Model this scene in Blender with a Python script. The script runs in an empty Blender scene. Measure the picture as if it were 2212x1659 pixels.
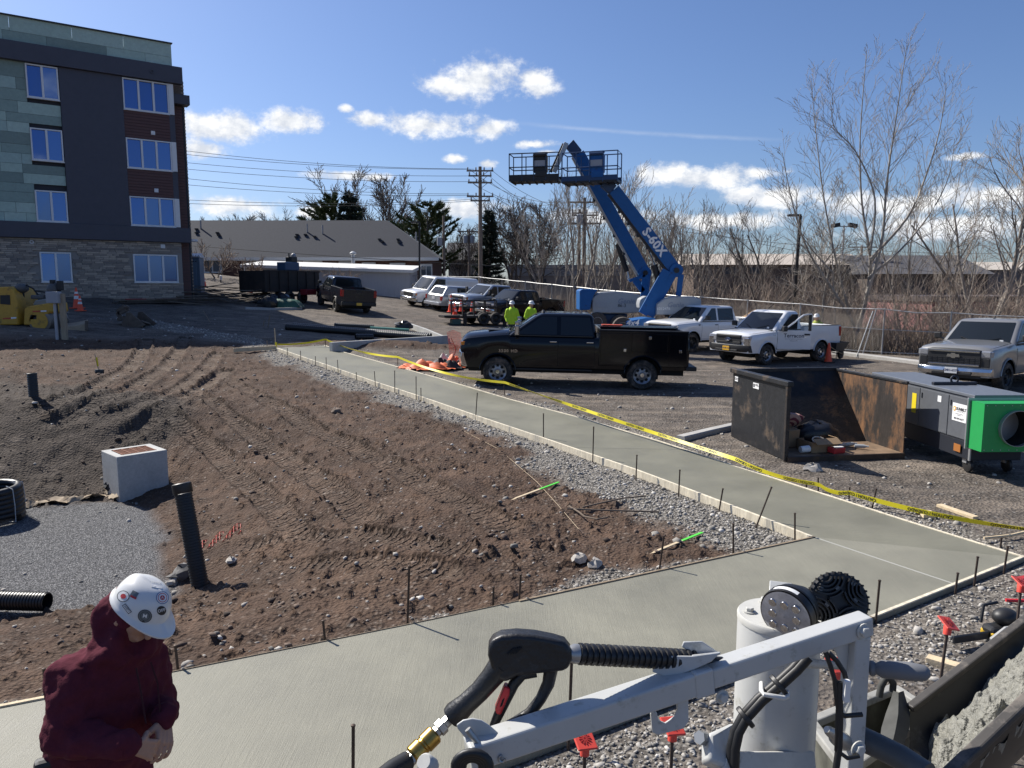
import bpy, math, random
import numpy as np
from mathutils import Vector, Matrix, Quaternion
R = math.radians
S = bpy.context.scene
COL = S.collection
# ---------------------------------------------------------------- camera
HC = 2.85; PITCH = R(7.3); FPX = 1637.0; CX = 1106.0; CY = 829.5
cam = bpy.data.cameras.new('camera'); cam.sensor_width = 36; cam.lens = 36 * FPX / 2212.0
cam.clip_start = 0.05; cam.clip_end = 20000
camo = bpy.data.objects.new('camera', cam); COL.objects.link(camo)
camo.location = (0, 0, HC); camo.rotation_euler = (R(90) - PITCH, 0, 0)
S.camera = camo
# ---------------------------------------------------------------- sun and sky
SUN_EL = R(42); SUN_AZ = R(-51.6)          # azimuth from +Y towards +X
sd = Vector((math.sin(SUN_AZ) * math.cos(SUN_EL), math.cos(SUN_AZ) * math.cos(SUN_EL), math.sin(SUN_EL)))
sun = bpy.data.lights.new('sun', 'SUN'); sun.energy = 5.0; sun.angle = R(0.55); sun.color = (1, 0.95, 0.87)
suno = bpy.data.objects.new('sun', sun); COL.objects.link(suno)
suno.rotation_euler = (-sd).to_track_quat('-Z', 'Y').to_euler(); suno.location = (-40, 30, 60)
S.view_settings.view_transform = 'Standard'; S.view_settings.look = 'None'
S.view_settings.exposure = 0.55; S.view_settings.gamma = 1
W = bpy.data.worlds.new('World'); S.world = W; W.use_nodes = True
SKY_STRENGTH = 0.064
def build_world():
 nt = W.node_tree; N = nt.nodes; L = nt.links; N.clear()
 out = N.new('ShaderNodeOutputWorld'); bg = N.new('ShaderNodeBackground'); bg.inputs[1].default_value = SKY_STRENGTH
 L.new(bg.outputs[0], out.inputs[0])
 sky = N.new('ShaderNodeTexSky'); sky.sky_type = 'NISHITA'; sky.sun_disc = False
 sky.sun_elevation = SUN_EL; sky.sun_rotation = SUN_AZ % (2 * math.pi)
 sky.altitude = 300; sky.air_density = 1.0; sky.dust_density = 1.3; sky.ozone_density = 1.8
 tc = N.new('ShaderNodeTexCoord'); sep = N.new('ShaderNodeSeparateXYZ'); L.new(tc.outputs['Generated'], sep.inputs[0])
 def M(op, a, b=None, clamp=False):
  n = N.new('ShaderNodeMath'); n.operation = op; n.use_clamp = clamp
  for i, q in enumerate((a, b)):
   if q is None: continue
   if hasattr(q, 'links'): L.new(q, n.inputs[i])
   else: n.inputs[i].default_value = q
  return n.outputs[0]
 az = M('ARCTAN2', sep.outputs[0], sep.outputs[1]); el = M('ARCSINE', sep.outputs[2])
 cv = N.new('ShaderNodeCombineXYZ'); L.new(az, cv.inputs[0]); L.new(el, cv.inputs[1])
 # noise that breaks up the outlines
 mp = N.new('ShaderNodeVectorMath'); mp.operation = 'MULTIPLY'; L.new(cv.outputs[0], mp.inputs[0]); mp.inputs[1].default_value = (1, 1.35, 1)
 nz = N.new('ShaderNodeTexNoise'); nz.inputs['Scale'].default_value = 17; nz.inputs['Detail'].default_value = 9; nz.inputs['Roughness'].default_value = 0.66
 L.new(mp.outputs[0], nz.inputs['Vector'])
 nz2 = N.new('ShaderNodeTexNoise'); nz2.inputs['Scale'].default_value = 34; nz2.inputs['Detail'].default_value = 6
 L.new(mp.outputs[0], nz2.inputs['Vector'])
 def aeo(u, v):
  x = (u - CX) / FPX; y = -(v - CY) / FPX
  d = Vector((x, math.cos(PITCH) + y * math.sin(PITCH), y * math.cos(PITCH) - math.sin(PITCH))).normalized()
  return math.atan2(d.x, d.y), math.asin(d.z)
 k = 1 / FPX
 # centre, half width, half height above / below (in the photograph's scale)
 CL = [(1040, 190, 125, 62, 34), (960, 195, 70, 40, 25), (1150, 185, 60, 42, 32), (930, 282, 165, 42, 22), (1050, 285, 75, 30, 22), (800, 262, 60, 22, 16), (1150, 315, 60, 14, 8),
    (620, 272, 95, 38, 22), (490, 285, 110, 45, 30), (440, 330, 60, 28, 18), (748, 237, 18, 12, 8), (985, 346, 26, 14, 9), (1050, 357, 26, 14, 9), (770, 385, 105, 16, 9),
    (1420, 385, 90, 38, 24), (1540, 388, 120, 34, 26), (1640, 375, 60, 22, 18), (1660, 432, 120, 40, 22), (500, 450, 150, 30, 22), (680, 462, 80, 18, 14), (1010, 455, 120, 26, 22),
    (1300, 470, 160, 22, 20), (1560, 480, 160, 26, 20), (1900, 450, 150, 36, 28), (2120, 430, 160, 40, 26), (2000, 500, 200, 34, 26), (2100, 340, 40, 10, 6), (1180, 330, 30, 9, 6)]
 blobs = [aeo(u, v) + (w * k, a * k, b * k) for u, v, w, a, b in CL]
 rr = random.Random(5)
 for i in range(14):   # the same kind of fair-weather clouds all round
  a0 = rr.uniform(0.85, 2 * math.pi - 0.85); e0 = rr.choice([0.09, 0.13, 0.18, 0.24, 0.33]) + rr.uniform(-.02, .02)
  w = rr.uniform(.05, .13); blobs.append(((a0 + math.pi) % (2 * math.pi) - math.pi, e0, w, w * .35, w * .2))
 acc = None
 for a0, e0, w, ha, hb in blobs:      # the running maximum rides along in z, so the nodes compile one after another
  c = N.new('ShaderNodeCombineXYZ'); L.new(az, c.inputs[0]); L.new(el, c.inputs[1])
  if acc is not None: L.new(acc, c.inputs[2])
  hh = (ha + hb) / 2; ec = e0 + (ha - hb) / 2
  m = N.new('ShaderNodeVectorMath'); m.operation = 'MULTIPLY_ADD'; L.new(c.outputs[0], m.inputs[0]); m.inputs[1].default_value = (1 / w, 1 / hh, 0); m.inputs[2].default_value = (-a0 / w, -ec / hh, 0)
  ln = N.new('ShaderNodeVectorMath'); ln.operation = 'LENGTH'; L.new(m.outputs[0], ln.inputs[0])
  d = M('SUBTRACT', 1.0, ln.outputs['Value'])
  acc = d if acc is None else M('MAXIMUM', acc, d)
 nn = M('MULTIPLY', M('SUBTRACT', nz.outputs['Fac'], 0.5), 3.6)
 dens = M('ADD', M('MULTIPLY', acc, 1.25), nn)
 rng = N.new('ShaderNodeMapRange'); rng.interpolation_type = 'SMOOTHSTEP'; L.new(dens, rng.inputs[0])
 rng.inputs[1].default_value = 0.0; rng.inputs[2].default_value = 0.95
 gate = N.new('ShaderNodeMapRange'); gate.interpolation_type = 'SMOOTHSTEP'; L.new(acc, gate.inputs[0]); gate.inputs[1].default_value = -0.35; gate.inputs[2].default_value = 0.15
 fac = M('MULTIPLY', rng.outputs[0], gate.outputs[0])
 # faint contrail
 a1 = aeo(1080, 262); a2 = aeo(1720, 303)
 t = M('DIVIDE', M('SUBTRACT', az, a1[0]), a2[0] - a1[0])
 e_line = M('ADD', M('MULTIPLY', t, a2[1] - a1[1]), a1[1])
 off = M('ABSOLUTE', M('ADD', M('SUBTRACT', el, e_line), M('MULTIPLY', M('SUBTRACT', nz2.outputs['Fac'], .5), .004)))
 trail = M('MULTIPLY', M('SUBTRACT', 1.0, M('DIVIDE', off, 0.0035), True), M('MULTIPLY', M('MULTIPLY', M('SUBTRACT', t, 0.0, True), 4.0, True), M('MULTIPLY', M('SUBTRACT', 1.0, t, True), 4.0, True)))
 trail = M('MULTIPLY', trail, 0.16)
 fac = M('MAXIMUM', fac, trail)
 # lit from the sun's side: compare the cloud noise here and a little higher towards the sun
 of = N.new('ShaderNodeVectorMath'); of.operation = 'ADD'; L.new(mp.outputs[0], of.inputs[0]); of.inputs[1].default_value = (-.006, .017, 0)
 nz3 = N.new('ShaderNodeTexNoise'); nz3.inputs['Scale'].default_value = 17; nz3.inputs['Detail'].default_value = 5; nz3.inputs['Roughness'].default_value = 0.6; L.new(of.outputs[0], nz3.inputs['Vector'])
 lit = M('SUBTRACT', nz.outputs['Fac'], nz3.outputs['Fac'])
 shade = N.new('ShaderNodeMapRange'); L.new(lit, shade.inputs[0]); shade.inputs[1].default_value = -0.10; shade.inputs[2].default_value = 0.10
 cm = N.new('ShaderNodeMix'); cm.data_type = 'RGBA'; L.new(shade.outputs[0], cm.inputs[0])
 cm.inputs[6].default_value = (7.6, 8.1, 9.0, 1); cm.inputs[7].default_value = (11.3, 11.4, 11.5, 1)
 tn = N.new('ShaderNodeMix'); tn.data_type = 'RGBA'; tn.blend_type = 'MULTIPLY'; tn.inputs[0].default_value = 1; L.new(sky.outputs[0], tn.inputs[6]); tn.inputs[7].default_value = (.82, .97, 1.28, 1)
 mx = N.new('ShaderNodeMix'); mx.data_type = 'RGBA'; L.new(fac, mx.inputs[0]); L.new(tn.outputs[2], mx.inputs[6]); L.new(cm.outputs[2], mx.inputs[7])
 L.new(mx.outputs[2], bg.inputs[0])
build_world()
# ---------------------------------------------------------------- helpers
def tag(o, label=None, cat=None, group=None, kind=None):
 if label: o['label'] = label
 if cat: o['category'] = cat
 if group: o['group'] = group
 if kind: o['kind'] = kind
 return o
def thing(name, label, cat, loc=(0, 0, 0), rotz=0.0, group=None):
 o = bpy.data.objects.new(name, None); COL.objects.link(o); o.empty_display_size = .2
 o.location = loc; o.rotation_euler = (0, 0, rotz); return tag(o, label, cat, group)
def copy_tree(o, parent=None):
 c = o.copy(); COL.objects.link(c); c.parent = parent
 for ch in list(o.children): copy_tree(ch, c)
 return c
def V(*a): return Vector(a if len(a) > 1 else a[0])
def frame_z(axis):
 z = Vector(axis).normalized(); a = Vector((0, 0, 1)) if abs(z.z) < .95 else Vector((1, 0, 0))
 x = a.cross(z).normalized(); return x, z.cross(x), z
class MB:
 def __init__(s): s.v = []; s.f = []
 def add(s, vs, fs):
  o = len(s.v); s.v += [tuple(p) for p in vs]; s.f += [tuple(i + o for i in f) for f in fs]; return s
 def box(s, c, size, rot=None):
  hx, hy, hz = size[0] / 2, size[1] / 2, size[2] / 2; c = Vector(c)
  vs = [Vector((x, y, z)) for z in (-hz, hz) for y in (-hy, hy) for x in (-hx, hx)]
  if rot is not None: vs = [rot @ p for p in vs]
  return s.add([p + c for p in vs], [(0, 2, 3, 1), (4, 5, 7, 6), (0, 1, 5, 4), (2, 6, 7, 3), (0, 4, 6, 2), (1, 3, 7, 5)])
 def bar(s, a, b, w, h=None, up=(0, 0, 1)):
  a = Vector(a); b = Vector(b); h = h or w; d = b - a; l = d.length; z = d / l; u = Vector(up)
  if abs(u.dot(z)) > .99: u = Vector((1, 0, 0))
  x = u.cross(z).normalized(); y = z.cross(x)
  vs = [p + x * sx * w / 2 + y * sy * h / 2 for p in (a, b) for sx, sy in ((-1, -1), (1, -1), (1, 1), (-1, 1))]
  return s.add(vs, [(3, 2, 1, 0), (4, 5, 6, 7), (0, 1, 5, 4), (1, 2, 6, 5), (2, 3, 7, 6), (3, 0, 4, 7)])
 def tube(s, pts, r, n=8, cap=True):
  pts = [Vector(p) for p in pts]; m = len(pts)
  rs = r if isinstance(r, (list, tuple)) else [r] * m
  ref = None; rings = []
  for i, p in enumerate(pts):
   t = (pts[min(i + 1, m - 1)] - pts[max(i - 1, 0)])
   if t.length < 1e-9: t = Vector((0, 0, 1))
   t.normalize()
   if ref is None: x, y, _ = frame_z(t)
   else:
    x = (ref - t * ref.dot(t))
    x = x.normalized() if x.length > 1e-6 else frame_z(t)[0]
    y = t.cross(x)
   ref = x
   rings.append([p + (x * math.cos(2 * math.pi * k / n) + y * math.sin(2 * math.pi * k / n)) * rs[i] for k in range(n)])
  return s.loft(rings, True, cap)
 def loft(s, rings, closed=True, cap=True):
  n = len(rings[0]); vs = [p for r in rings for p in r]; fs = []
  for i in range(len(rings) - 1):
   for k in range(n if closed else n - 1):
    a = i * n + k; b = i * n + (k + 1) % n; fs.append((a, b, b + n, a + n))
  if cap and closed:
   fs.append(tuple(range(n - 1, -1, -1))); o = (len(rings) - 1) * n; fs.append(tuple(range(o, o + n)))
  return s.add(vs, fs)
 def prism(s, poly, o, ex, ey, ez):
  o = Vector(o); ex = Vector(ex); ey = Vector(ey); ez = Vector(ez); n = len(poly)
  a = [o + ex * p[0] + ey * p[1] for p in poly]; b = [p + ez for p in a]
  return s.add(a + b, [tuple(range(n - 1, -1, -1)), tuple(range(n, 2 * n))] + [(i, (i + 1) % n, n + (i + 1) % n, n + i) for i in range(n)])
 def lathe(s, prof, o=(0, 0, 0), axis=(0, 0, 1), n=24, cap=True):
  x, y, z = frame_z(axis); o = Vector(o)
  rings = [[o + z * h + (x * math.cos(2 * math.pi * k / n) + y * math.sin(2 * math.pi * k / n)) * max(r, 1e-4) for k in range(n)] for r, h in prof]
  return s.loft(rings, True, cap)
 def ball(s, c, r, n=10, m=7, rot=None):
  c = Vector(c); rx, ry, rz = r if isinstance(r, (tuple, list)) else (r, r, r); rings = []
  for i in range(m + 1):
   t = math.pi * (i + .02) / (m + .04); ring = []
   for k in range(n):
    p = Vector((rx * math.sin(t) * math.cos(2 * math.pi * k / n), ry * math.sin(t) * math.sin(2 * math.pi * k / n), -rz * math.cos(t)))
    ring.append(c + (rot @ p if rot is not None else p))
   rings.append(ring)
  return s.loft(rings)
 def capsule(s, a, b, ra, rb, n=12):
  a = Vector(a); b = Vector(b); z = (b - a); l = z.length; z = z / l if l > 1e-6 else Vector((0, 0, 1)); prof = []
  for i in range(5): t = math.pi / 2 * (i / 4); prof.append((ra * math.sin(t), -ra * math.cos(t)))
  for i in range(5): t = math.pi / 2 * (i / 4); prof.append((rb * math.cos(t), l + rb * math.sin(t)))
  return s.lathe(prof, a, z, n)
 def mirror_y(s):
  vs = [(x, -y, z) for x, y, z in s.v]; fs = [tuple(reversed(f)) for f in s.f]; return s.add(vs, fs)
 def xform(s, M):
  s.v = [tuple(M @ Vector(p)) for p in s.v]; return s
 def build(s, name, mat, parent=None, smooth=35, bevel=0, world=False, seg=2):
  if world and parent is not None:
   inv = Matrix.LocRotScale(parent.location, parent.rotation_euler, None).inverted(); s.xform(inv)
  me = bpy.data.meshes.new(name); me.from_pydata(s.v, [], s.f); me.validate()
  o = bpy.data.objects.new(name, me); COL.objects.link(o)
  if parent is not None: o.parent = parent
  if mat: me.materials.append(mat)
  if smooth:
   me.polygons.foreach_set('use_smooth', [True] * len(me.polygons)); me.set_sharp_from_angle(angle=R(smooth))
  if bevel:
   b = o.modifiers.new('bevel', 'BEVEL'); b.width = bevel; b.segments = seg; b.limit_method = 'ANGLE'; b.angle_limit = R(40)
  me.update(); return o
def mesh_np(name, verts, faces, mat, parent=None, smooth=False):
 me = bpy.data.meshes.new(name); verts = np.asarray(verts, np.float32); faces = np.asarray(faces, np.int32)
 me.vertices.add(len(verts)); me.vertices.foreach_set('co', verts.ravel()); k = faces.shape[1]
 me.loops.add(faces.size); me.loops.foreach_set('vertex_index', faces.ravel())
 me.polygons.add(len(faces)); me.polygons.foreach_set('loop_start', np.arange(0, faces.size, k, dtype=np.int32))
 if smooth: me.polygons.foreach_set('use_smooth', np.ones(len(faces), bool))
 me.update(calc_edges=True); o = bpy.data.objects.new(name, me); COL.objects.link(o)
 if mat: me.materials.append(mat)
 if parent is not None: o.parent = parent
 return o
FONT = None
def text_mesh(txt, size, o, ex, ey, depth=0.0, align='CENTER', bold=0.0, shear=0.0, space=1.0):
 """lettering as mesh data laid in the plane (ex, ey) round o"""
 cu = bpy.data.curves.new('t', 'FONT'); cu.body = txt; cu.size = size; cu.align_x = align; cu.align_y = 'CENTER'; cu.offset = bold; cu.shear = shear; cu.space_character = space; cu.resolution_u = 2
 ob = bpy.data.objects.new('t', cu); COL.objects.link(ob); dg = bpy.context.evaluated_depsgraph_get(); dg.update()
 me = bpy.data.meshes.new_from_object(ob.evaluated_get(dg)); o = Vector(o); ex = Vector(ex); ey = Vector(ey); ez = ex.cross(ey)
 mb = MB(); mb.v = [tuple(o + ex * q.co.x + ey * q.co.y) for q in me.vertices]; mb.f = [tuple(p.vertices) for p in me.polygons]
 bpy.data.objects.remove(ob); bpy.data.curves.remove(cu); bpy.data.meshes.remove(me); return mb
# ---------------------------------------------------------------- materials
MAT = {}
def mat(name, col, rough=.6, metal=0., noise=0., nscale=8., bump=0., bscale=40., spec=.5, coat=0., dirt=None, dirt_amt=0., dscale=3., emit=None, stretch=(1, 1, 1), rvar=0.):
 if name in MAT: return MAT[name]
 m = bpy.data.materials.new(name); m.use_nodes = True; nt = m.node_tree; N = nt.nodes; L = nt.links
 b = N['Principled BSDF']; b.inputs['Base Color'].default_value = (*col, 1); b.inputs['Roughness'].default_value = rough; b.inputs['Metallic'].default_value = metal
 b.inputs['Specular IOR Level'].default_value = spec; b.inputs['Coat Weight'].default_value = coat; b.inputs['Coat Roughness'].default_value = .04
 tc = N.new('ShaderNodeTexCoord'); vec = tc.outputs['Object']
 if stretch != (1, 1, 1):
  mp = N.new('ShaderNodeMapping'); mp.inputs['Scale'].default_value = stretch; L.new(vec, mp.inputs[0]); vec = mp.outputs[0]
 cur = None
 if noise:
  n = N.new('ShaderNodeTexNoise'); n.inputs['Scale'].default_value = nscale; n.inputs['Detail'].default_value = 6; n.inputs['Roughness'].default_value = .65; L.new(vec, n.inputs['Vector'])
  r = N.new('ShaderNodeMapRange'); L.new(n.outputs['Fac'], r.inputs[0]); r.inputs[1].default_value = .3; r.inputs[2].default_value = .7; r.inputs[3].default_value = 1 - noise; r.inputs[4].default_value = 1 + noise
  mx = N.new('ShaderNodeMix'); mx.data_type = 'RGBA'; mx.blend_type = 'MULTIPLY'; mx.inputs[0].default_value = 1; mx.inputs[6].default_value = (*col, 1); L.new(r.outputs[0], mx.inputs[7]); cur = mx.outputs[2]
 if dirt:
  n = N.new('ShaderNodeTexNoise'); n.inputs['Scale'].default_value = dscale; n.inputs['Detail'].default_value = 8; n.inputs['Roughness'].default_value = .7; L.new(vec, n.inputs['Vector'])
  r = N.new('ShaderNodeMapRange'); L.new(n.outputs['Fac'], r.inputs[0]); r.inputs[1].default_value = .62 - dirt_amt * .3; r.inputs[2].default_value = .72 - dirt_amt * .2
  mx = N.new('ShaderNodeMix'); mx.data_type = 'RGBA'; L.new(r.outputs[0], mx.inputs[0])
  if cur: L.new(cur, mx.inputs[6])
  else: mx.inputs[6].default_value = (*col, 1)
  mx.inputs[7].default_value = (*dirt, 1); cur = mx.outputs[2]
  rm = N.new('ShaderNodeMapRange'); L.new(r.outputs[0], rm.inputs[0]); rm.inputs[3].default_value = rough; rm.inputs[4].default_value = .9; L.new(rm.outputs[0], b.inputs['Roughness'])
 if cur: L.new(cur, b.inputs['Base Color'])
 if bump:
  n = N.new('ShaderNodeTexNoise'); n.inputs['Scale'].default_value = bscale; n.inputs['Detail'].default_value = 4; L.new(vec, n.inputs['Vector'])
  bp = N.new('ShaderNodeBump'); bp.inputs['Strength'].default_value = bump; bp.inputs['Distance'].default_value = .02; L.new(n.outputs['Fac'], bp.inputs['Height']); L.new(bp.outputs[0], b.inputs['Normal'])
 if emit: b.inputs['Emission Color'].default_value = (*emit, 1); b.inputs['Emission Strength'].default_value = 1
 MAT[name] = m; return m
def glass(name, tint=(.02, .03, .035), rough=.03):
 return mat(name, tint, rough, 0, spec=.8, coat=.6)
# ---------------------------------------------------------------- photograph -> place
def ray(u, v):
 x = (u - CX) / FPX; y = -(v - CY) / FPX
 return Vector((x, math.cos(PITCH) + y * math.sin(PITCH), y * math.cos(PITCH) - math.sin(PITCH)))
def at(u, v, zc): return Vector((0, 0, HC)) + ray(u, v) * zc       # at depth zc along the view axis
def at_z(u, v, z):
 r = ray(u, v); return Vector((0, 0, HC)) + r * ((z - HC) / r.z)
def at_y(u, v, y):
 r = ray(u, v); return Vector((0, 0, HC)) + r * (y / r.y)
# ---------------------------------------------------------------- terrain
BC = (-0.17637989, 0.01019155, 0.01015965, 0.00115284, -0.00163491, 0.00023796)
def base_h(x, y):
 x = np.clip(x, -24, 22); y = np.clip(y, 1, 58)
 return BC[0] + BC[1] * x + BC[2] * y + BC[3] * x * x + BC[4] * x * y + BC[5] * y * y
def sstep(a, b, x):
 t = np.clip((x - a) / (b - a), 0, 1); return t * t * (3 - 2 * t)
def hsh(i, j, s):
 n = (i.astype(np.int64) * 374761393 + j.astype(np.int64) * 668265263 + s * 1442695041) & 0x7fffffff
 n = ((n ^ (n >> 13)) * 1274126177) & 0x7fffffff
 return ((n ^ (n >> 16)) & 0xffff) / 65535.0
def vnoise(x, y, s=0):
 i = np.floor(x); j = np.floor(y); fx = x - i; fy = y - j; fx = fx * fx * (3 - 2 * fx); fy = fy * fy * (3 - 2 * fy)
 a = hsh(i, j, s); b = hsh(i + 1, j, s); c = hsh(i, j + 1, s); d = hsh(i + 1, j + 1, s)
 return (a + (b - a) * fx) * (1 - fy) + (c + (d - c) * fx) * fy
def fbm(x, y, o=4, s=0, g=.5):
 t = 0; a = 1; m = 0
 for k in range(o): t = t + a * vnoise(x * 2 ** k + 17.3 * k, y * 2 ** k - 9.1 * k, s + k); m += a; a *= g
 return t / m
def seg_dist(x, y, pts, closed=False):
 """distance, arc length and side to a polyline"""
 best = np.full(np.shape(x), 1e9); arc = np.zeros(np.shape(x)); side = np.zeros(np.shape(x)); acc = 0.
 P = list(pts) + ([pts[0]] if closed else [])
 for (ax, ay), (bx, by) in zip(P[:-1], P[1:]):
  dx, dy = bx - ax, by - ay; l = math.hypot(dx, dy)
  t = np.clip(((x - ax) * dx + (y - ay) * dy) / (l * l), 0, 1); d = np.hypot(x - ax - t * dx, y - ay - t * dy)
  m = d < best; best = np.where(m, d, best); arc = np.where(m, acc + t * l, arc); side = np.where(m, np.sign((x - ax) * dy - (y - ay) * dx), side); acc += l
 return best, arc, side
def inside(x, y, poly):
 c = np.zeros(np.shape(x), bool); n = len(poly)
 for i in range(n):
  ax, ay = poly[i]; bx, by = poly[(i + 1) % n]
  if ay == by: continue
  c ^= ((ay > y) != (by > y)) & (x < (bx - ax) * (y - ay) / (by - ay) + ax)
 return c
# the poured walks (plan, metres)
WL = [(-8.53, 27.42), (-7.16, 25.6), (-5.94, 23.95), (-3.79, 20.84), (-2.25, 18.64), (-0.77, 16.32), (0.63, 14.1), (1.38, 12.85), (1.99, 11.8), (2.49, 10.83), (2.87, 10.07), (3.21, 9.37), (3.55, 8.63)]
WR = [(-7.16, 28.83), (-6.05, 27.13), (-3.64, 23.95), (-2.06, 21.7), (-0.1, 18.55), (1.48, 16.2), (2.75, 13.9), (3.6, 12.05), (4.06, 11.1), (4.52, 10.1), (4.93, 9.18), (5.3, 8.4), (5.55, 7.9)]
NF = [(3.55, 8.63), (1.54, 7.61), (0.06, 6.85), (-0.92, 6.36), (-2.64, 5.54), (-3.67, 5.06), (-6.2, 3.8)]
NN = [(5.55, 7.9), (4.38, 7.17), (3.24, 6.46), (1.5, 5.36), (-0.03, 4.45), (-2.6, 2.95), (-5.2, 1.5)]
WALK1 = WL + WR[::-1]
WALK2 = NF + NN[::-1]
GRAV = [tuple(at_z(u, v, -.9)[:2]) for u, v in [(-260, 1120), (45, 1098), (235, 1080), (300, 1090), (345, 1160), (362, 1230), (355, 1290), (230, 1305), (100, 1325), (-40, 1345), (-330, 1380)]]
def basin(x, y):
 d, _, _ = seg_dist(x, y, GRAV, True); d = np.where(inside(x, y, GRAV), 0, d)
 w = 0.35 * (fbm(x * .5, y * .5, 3, 4) - .5)
 return -.9 + np.maximum(0, d - .1 + w * np.minimum(d, 1)) * .235
MOUNDS = [(-10.5, 15.4, 2.6, 1.7, .55), (-8.2, 16.8, 1.6, 1.2, .25), (-13, 18.5, 3, 2, .35), (-4.6, 29.0, 2.2, 1.1, .25), (-2.2, 28.6, 2.4, .9, .18), (-9.8, 29.8, 1.5, .6, .15)]
BUILT = [(-40, 33), (-22, 33), (-18, 36)]
def coarse_h(x, y):
 x = np.asarray(x, float); y = np.asarray(y, float)
 b = base_h(x, y); bs = basin(x, y); low = b - .1
 k = .35; h = np.clip(.5 + .5 * (low - bs) / k, 0, 1); sm = low * (1 - h) + bs * h - k * h * (1 - h)
 # the basin lies left of the long walk and beyond the near walk
 dl, al, sl = seg_dist(x, y, [(-16, 33.5), (-12.5, 31.5), (-9.6, 29.2)] + WL + NF[1:])
 z = np.where(sl > 0, np.minimum(sm, low), b)
 z = np.where(sl > 0, z, b - .06)
 blend = sstep(0, 2.5, dl); z = np.where((sl > 0), z, b - .06 * (1 - blend * .8))
 far = sstep(27, 31, y + .35 * np.abs(x + 10)); z = np.where(sl > 0, z * (1 - far) + b * far, z)
 for mx, my, rx, ry, mh in MOUNDS: z = z + mh * np.exp(-((x - mx) / rx) ** 2 - ((y - my) / ry) ** 2)
 return z
def walk_z(x, y): return float(base_h(np.array(x), np.array(y)))
def gz(x, y): return float(coarse_h(np.array([x]), np.array([y]))[0])
def gp(u, v):
 """the point of the ground seen at (u, v)"""
 r = ray(u, v); ts = 1.0 * 1.006 ** np.arange(900); px = r.x * ts; py = r.y * ts; pz = HC + r.z * ts
 hh = coarse_h(px, py); i = np.argmax(pz < hh)
 if i == 0: i = len(ts) - 1
 a = (pz - hh)[i - 1]; b = (pz - hh)[i]; t = ts[i - 1] + (ts[i] - ts[i - 1]) * a / (a - b + 1e-9)
 p = Vector((0, 0, HC)) + r * float(t); return p
# zones: distances used for soil / gravel / track masks
TRK = [[(20, 905), (120, 868), (220, 832), (290, 785), (318, 735)], [(60, 925), (190, 880), (300, 832), (375, 775), (400, 730)], [(200, 905), (330, 860), (430, 810), (470, 765)], [(235, 955), (330, 905), (420, 850), (490, 800)],
    [(330, 868), (450, 965), (560, 1065), (650, 1165)], [(400, 842), (540, 935), (690, 1040), (800, 1130)], [(480, 815), (640, 905), (800, 985), (960, 1070), (1100, 1140)],
    [(470, 1195), (640, 1165), (820, 1165), (1000, 1200)], [(560, 1245), (760, 1215), (960, 1240)]]
TRK = [[tuple(gp(u, v)[:2]) for u, v in t] for t in TRK]
def smooth_poly(t, n=6):
 t = [Vector((a, b, 0)) for a, b in t]; out = []
 for i in range(len(t) - 1):
  p0 = t[max(i - 1, 0)]; p1 = t[i]; p2 = t[i + 1]; p3 = t[min(i + 2, len(t) - 1)]
  for k in range(n):
   s = k / n; q = .5 * ((2 * p1) + (p2 - p0) * s + (2 * p0 - 5 * p1 + 4 * p2 - p3) * s * s + (3 * p1 - p0 - 3 * p2 + p3) * s ** 3); out.append((q.x, q.y))
 out.append((t[-1].x, t[-1].y)); return out
def zone(x, y):
 """gravel, dark topsoil, lot, pale dust: 0..1 each"""
 n1 = fbm(x * .9, y * .9, 4, 11); n2 = fbm(x * .35, y * .35, 3, 23)
 dg, _, _ = seg_dist(x, y, GRAV, True); sg = np.where(inside(x, y, GRAV), -dg, dg)
 floor_g = 1 - sstep(-.18, .12, sg + (n1 - .5) * .7)
 dl, al, sl = seg_dist(x, y, [(-16, 33.5), (-12.5, 31.5), (-9.6, 29.2)] + WL)
 wid = .50 + .75 * n2 + .9 * sstep(10, 2, al * 1.0) + .3 * np.exp(-((al - 27.5) / 2.2) ** 2)
 strip = (1 - sstep(-.35, .3, dl - wid + (n1 - .5) * 1.5)) * (sl > 0)
 dn, an, sn = seg_dist(x, y, NF)
 strip2 = (1 - sstep(-.12, .12, dn - .32 + (n1 - .5) * .9))
 dn2, _, _ = seg_dist(x, y, NN); strip3 = (1 - sstep(-.2, .25, dn2 - .42 + (n1 - .5) * 1.3)) * .55
 dr, _, sr = seg_dist(x, y, WR); strip4 = (1 - sstep(-.12, .15, dr - .33 + (n1 - .5) * .8)) * .8
 gravel = np.maximum.reduce([strip, strip2, strip3, strip4])
 dall, _, sall = seg_dist(x, y, [(-16, 33.5), (-12.5, 31.5), (-9.6, 29.2)] + WL + NF[1:])
 lot = np.where(sall > 0, 0., 1.)
 lot = np.where((sall > 0), sstep(28.2, 29.6, y + .35 * np.abs(x + 10) + (n1 - .5) * 1.2), 1)
 isl = np.exp(-((x + 4.2) / 4.2) ** 4 - ((y - 29.2) / 1.3) ** 4)            # planting island, bare brown soil
 lot = lot * (1 - sstep(.3, .6, isl + (n1 - .5) * .3))
 topsoil = np.exp(-((x + 11) / 4.2) ** 4 - ((y - 15.0) / 3.0) ** 4); topsoil = sstep(.25, .6, topsoil + (n1 - .5) * .5)
 return floor_g, gravel, topsoil, lot
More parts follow.
